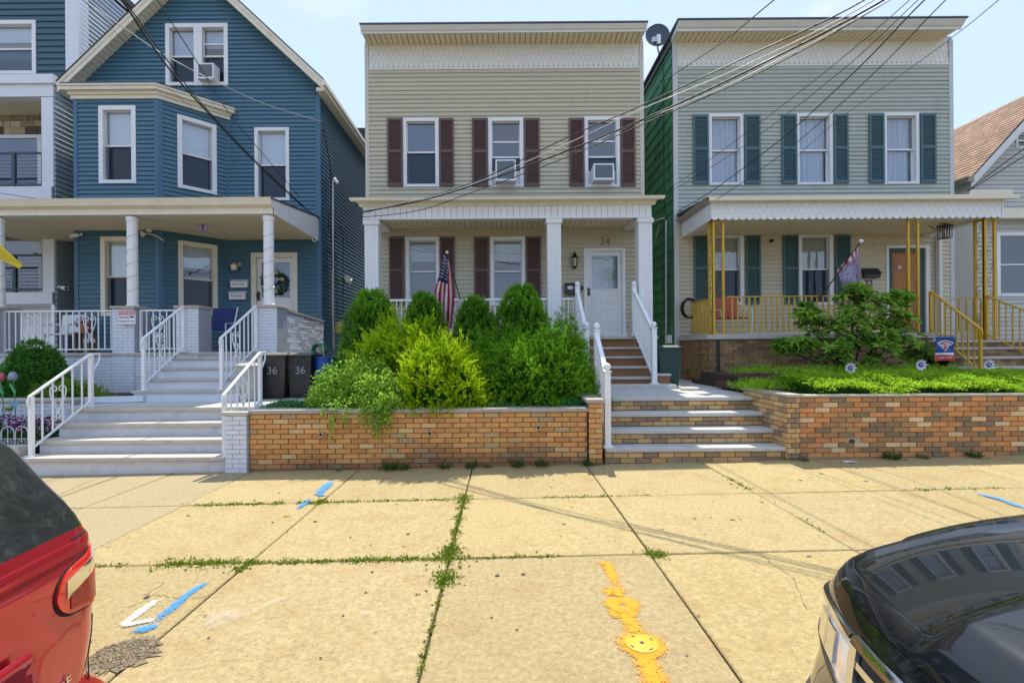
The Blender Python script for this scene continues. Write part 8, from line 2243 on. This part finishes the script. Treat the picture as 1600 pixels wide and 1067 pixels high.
fpatch('grille_chrome', -.275, .275, .038, .058, m_chrome, gr_, .014, nu=40, nv=4)
for k in range(5): fpatch('grille_bar', -.255, .255, .085 + k * .05, .102 + k * .05, m_chrome if k in (0, 2, 4) else m_rim, gr_, .012, nu=40, nv=4)
for sg in (1, -1): fpatch('grille_upright', sg * .255, sg * .275, .058, .34, m_chrome, gr_, .014, nu=6, nv=10)
fpatch('bumper_strip', -.6, .6, .66, .80, m_trimblk, BC, .004, nu=60)
mb = MB(); mb.tube([hood2(0, 0)] * 0 + [Vector((x, sg2 * 0 + .79 + .02 * min(1, (x - 1.2)), hz(x, .79) + .0015)) for sg2 in (1,) for x in [1.22 + .1 * k for k in range(16)]], .0035, 5); mb.build('bonnet_seam', m_seam, BC)
# cabin behind the bonnet
XC = [(.3, 2.6), (1.1, 2.6), (1.15, 2.66), (1.55, 3.25), (1.62, 3.4), (1.68, 3.9)]; XB = [(.3, 5.5), (.9, 5.6), (1.1, 5.55), (1.55, 5.1), (1.68, 4.7)]; HC = [(.25, .86), (.5, .925), (1.0, .927), (1.12, .90), (1.5, .72), (1.62, .66), (1.68, .5)]
def cloop(z):
    x0, x1, h = lerp_tab(XC, z), lerp_tab(XB, z), lerp_tab(HC, z); r_ = .16; P = []
    for cx, cy, a0 in ((x1 - r_, h - r_, 0), (x0 + r_, h - r_, 90), (x0 + r_, -h + r_, 180), (x1 - r_, -h + r_, 270)):
        for k in range(7): a = R(a0 + 15 * k); P.append(Vector((cx + r_ * math.cos(a), cy + r_ * math.sin(a), z)))
    return P
def cshell(nm, zs, m, cap=False):
    L_ = [cloop(z) for z in zs]; n = len(L_[0]); mb = MB(); mb.add([p for l in L_ for p in l], [(i * n + k, i * n + (k + 1) % n, (i + 1) * n + (k + 1) % n, (i + 1) * n + k) for i in range(len(zs) - 1) for k in range(n)] + ([tuple((len(zs) - 1) * n + k for k in range(n))] if cap else [])); mb.build(nm, m, BC, smooth=40)
cshell('body', list(np.linspace(.25, 1.12, 10)), m_blackpaint); cshell('glasshouse', list(np.linspace(1.12, 1.6, 8)), m_carglass); cshell('roof', [1.598, 1.63, 1.66, 1.68], m_blackpaint, True)
for s in (1, -1): wheel(BC, 1.95, s * .83); wheel(BC, 4.7, s * .83)

# ------------------------------------------------------------------ keep at most 300 single pieces of one kind on a thing; the smallest beyond that are joined
def join_smallest(root, most=296):
    kinds = {}
    for ch in root.children:
        if ch.type == 'MESH' and not ch.children: kinds.setdefault(ch.name.split('.')[0], []).append(ch)
    for nm, lst in kinds.items():
        if len(lst) <= most: continue
        def shown(o):
            co = np.empty(len(o.data.vertices) * 3); o.data.vertices.foreach_get('co', co); co = co.reshape(-1, 3); e = np.ptp(co, axis=0)
            return (max(e[0], e[1] * .35) * e[2]) / max(1.0, co[:, 1].mean() + o.location.y) ** 2
        lst.sort(key=shown, reverse=True); rest = lst[most:]; V, Fc = [], []
        for o in rest:
            k = len(V); V += [tuple(o.matrix_basis @ v.co) for v in o.data.vertices]; Fc += [tuple(i + k for i in f.vertices) for f in o.data.polygons]
        me = bpy.data.meshes.new(nm); me.from_pydata(V, [], Fc); me.materials.append(rest[0].data.materials[0]); me.update()
        j = link(nm + 's', me, root); j['kind'] = 'stuff'; j.color = rest[0].color
        for o in rest: bpy.data.objects.remove(o)
for o in [o for o in COL.objects if o.parent is None and o.children]: join_smallest(o)
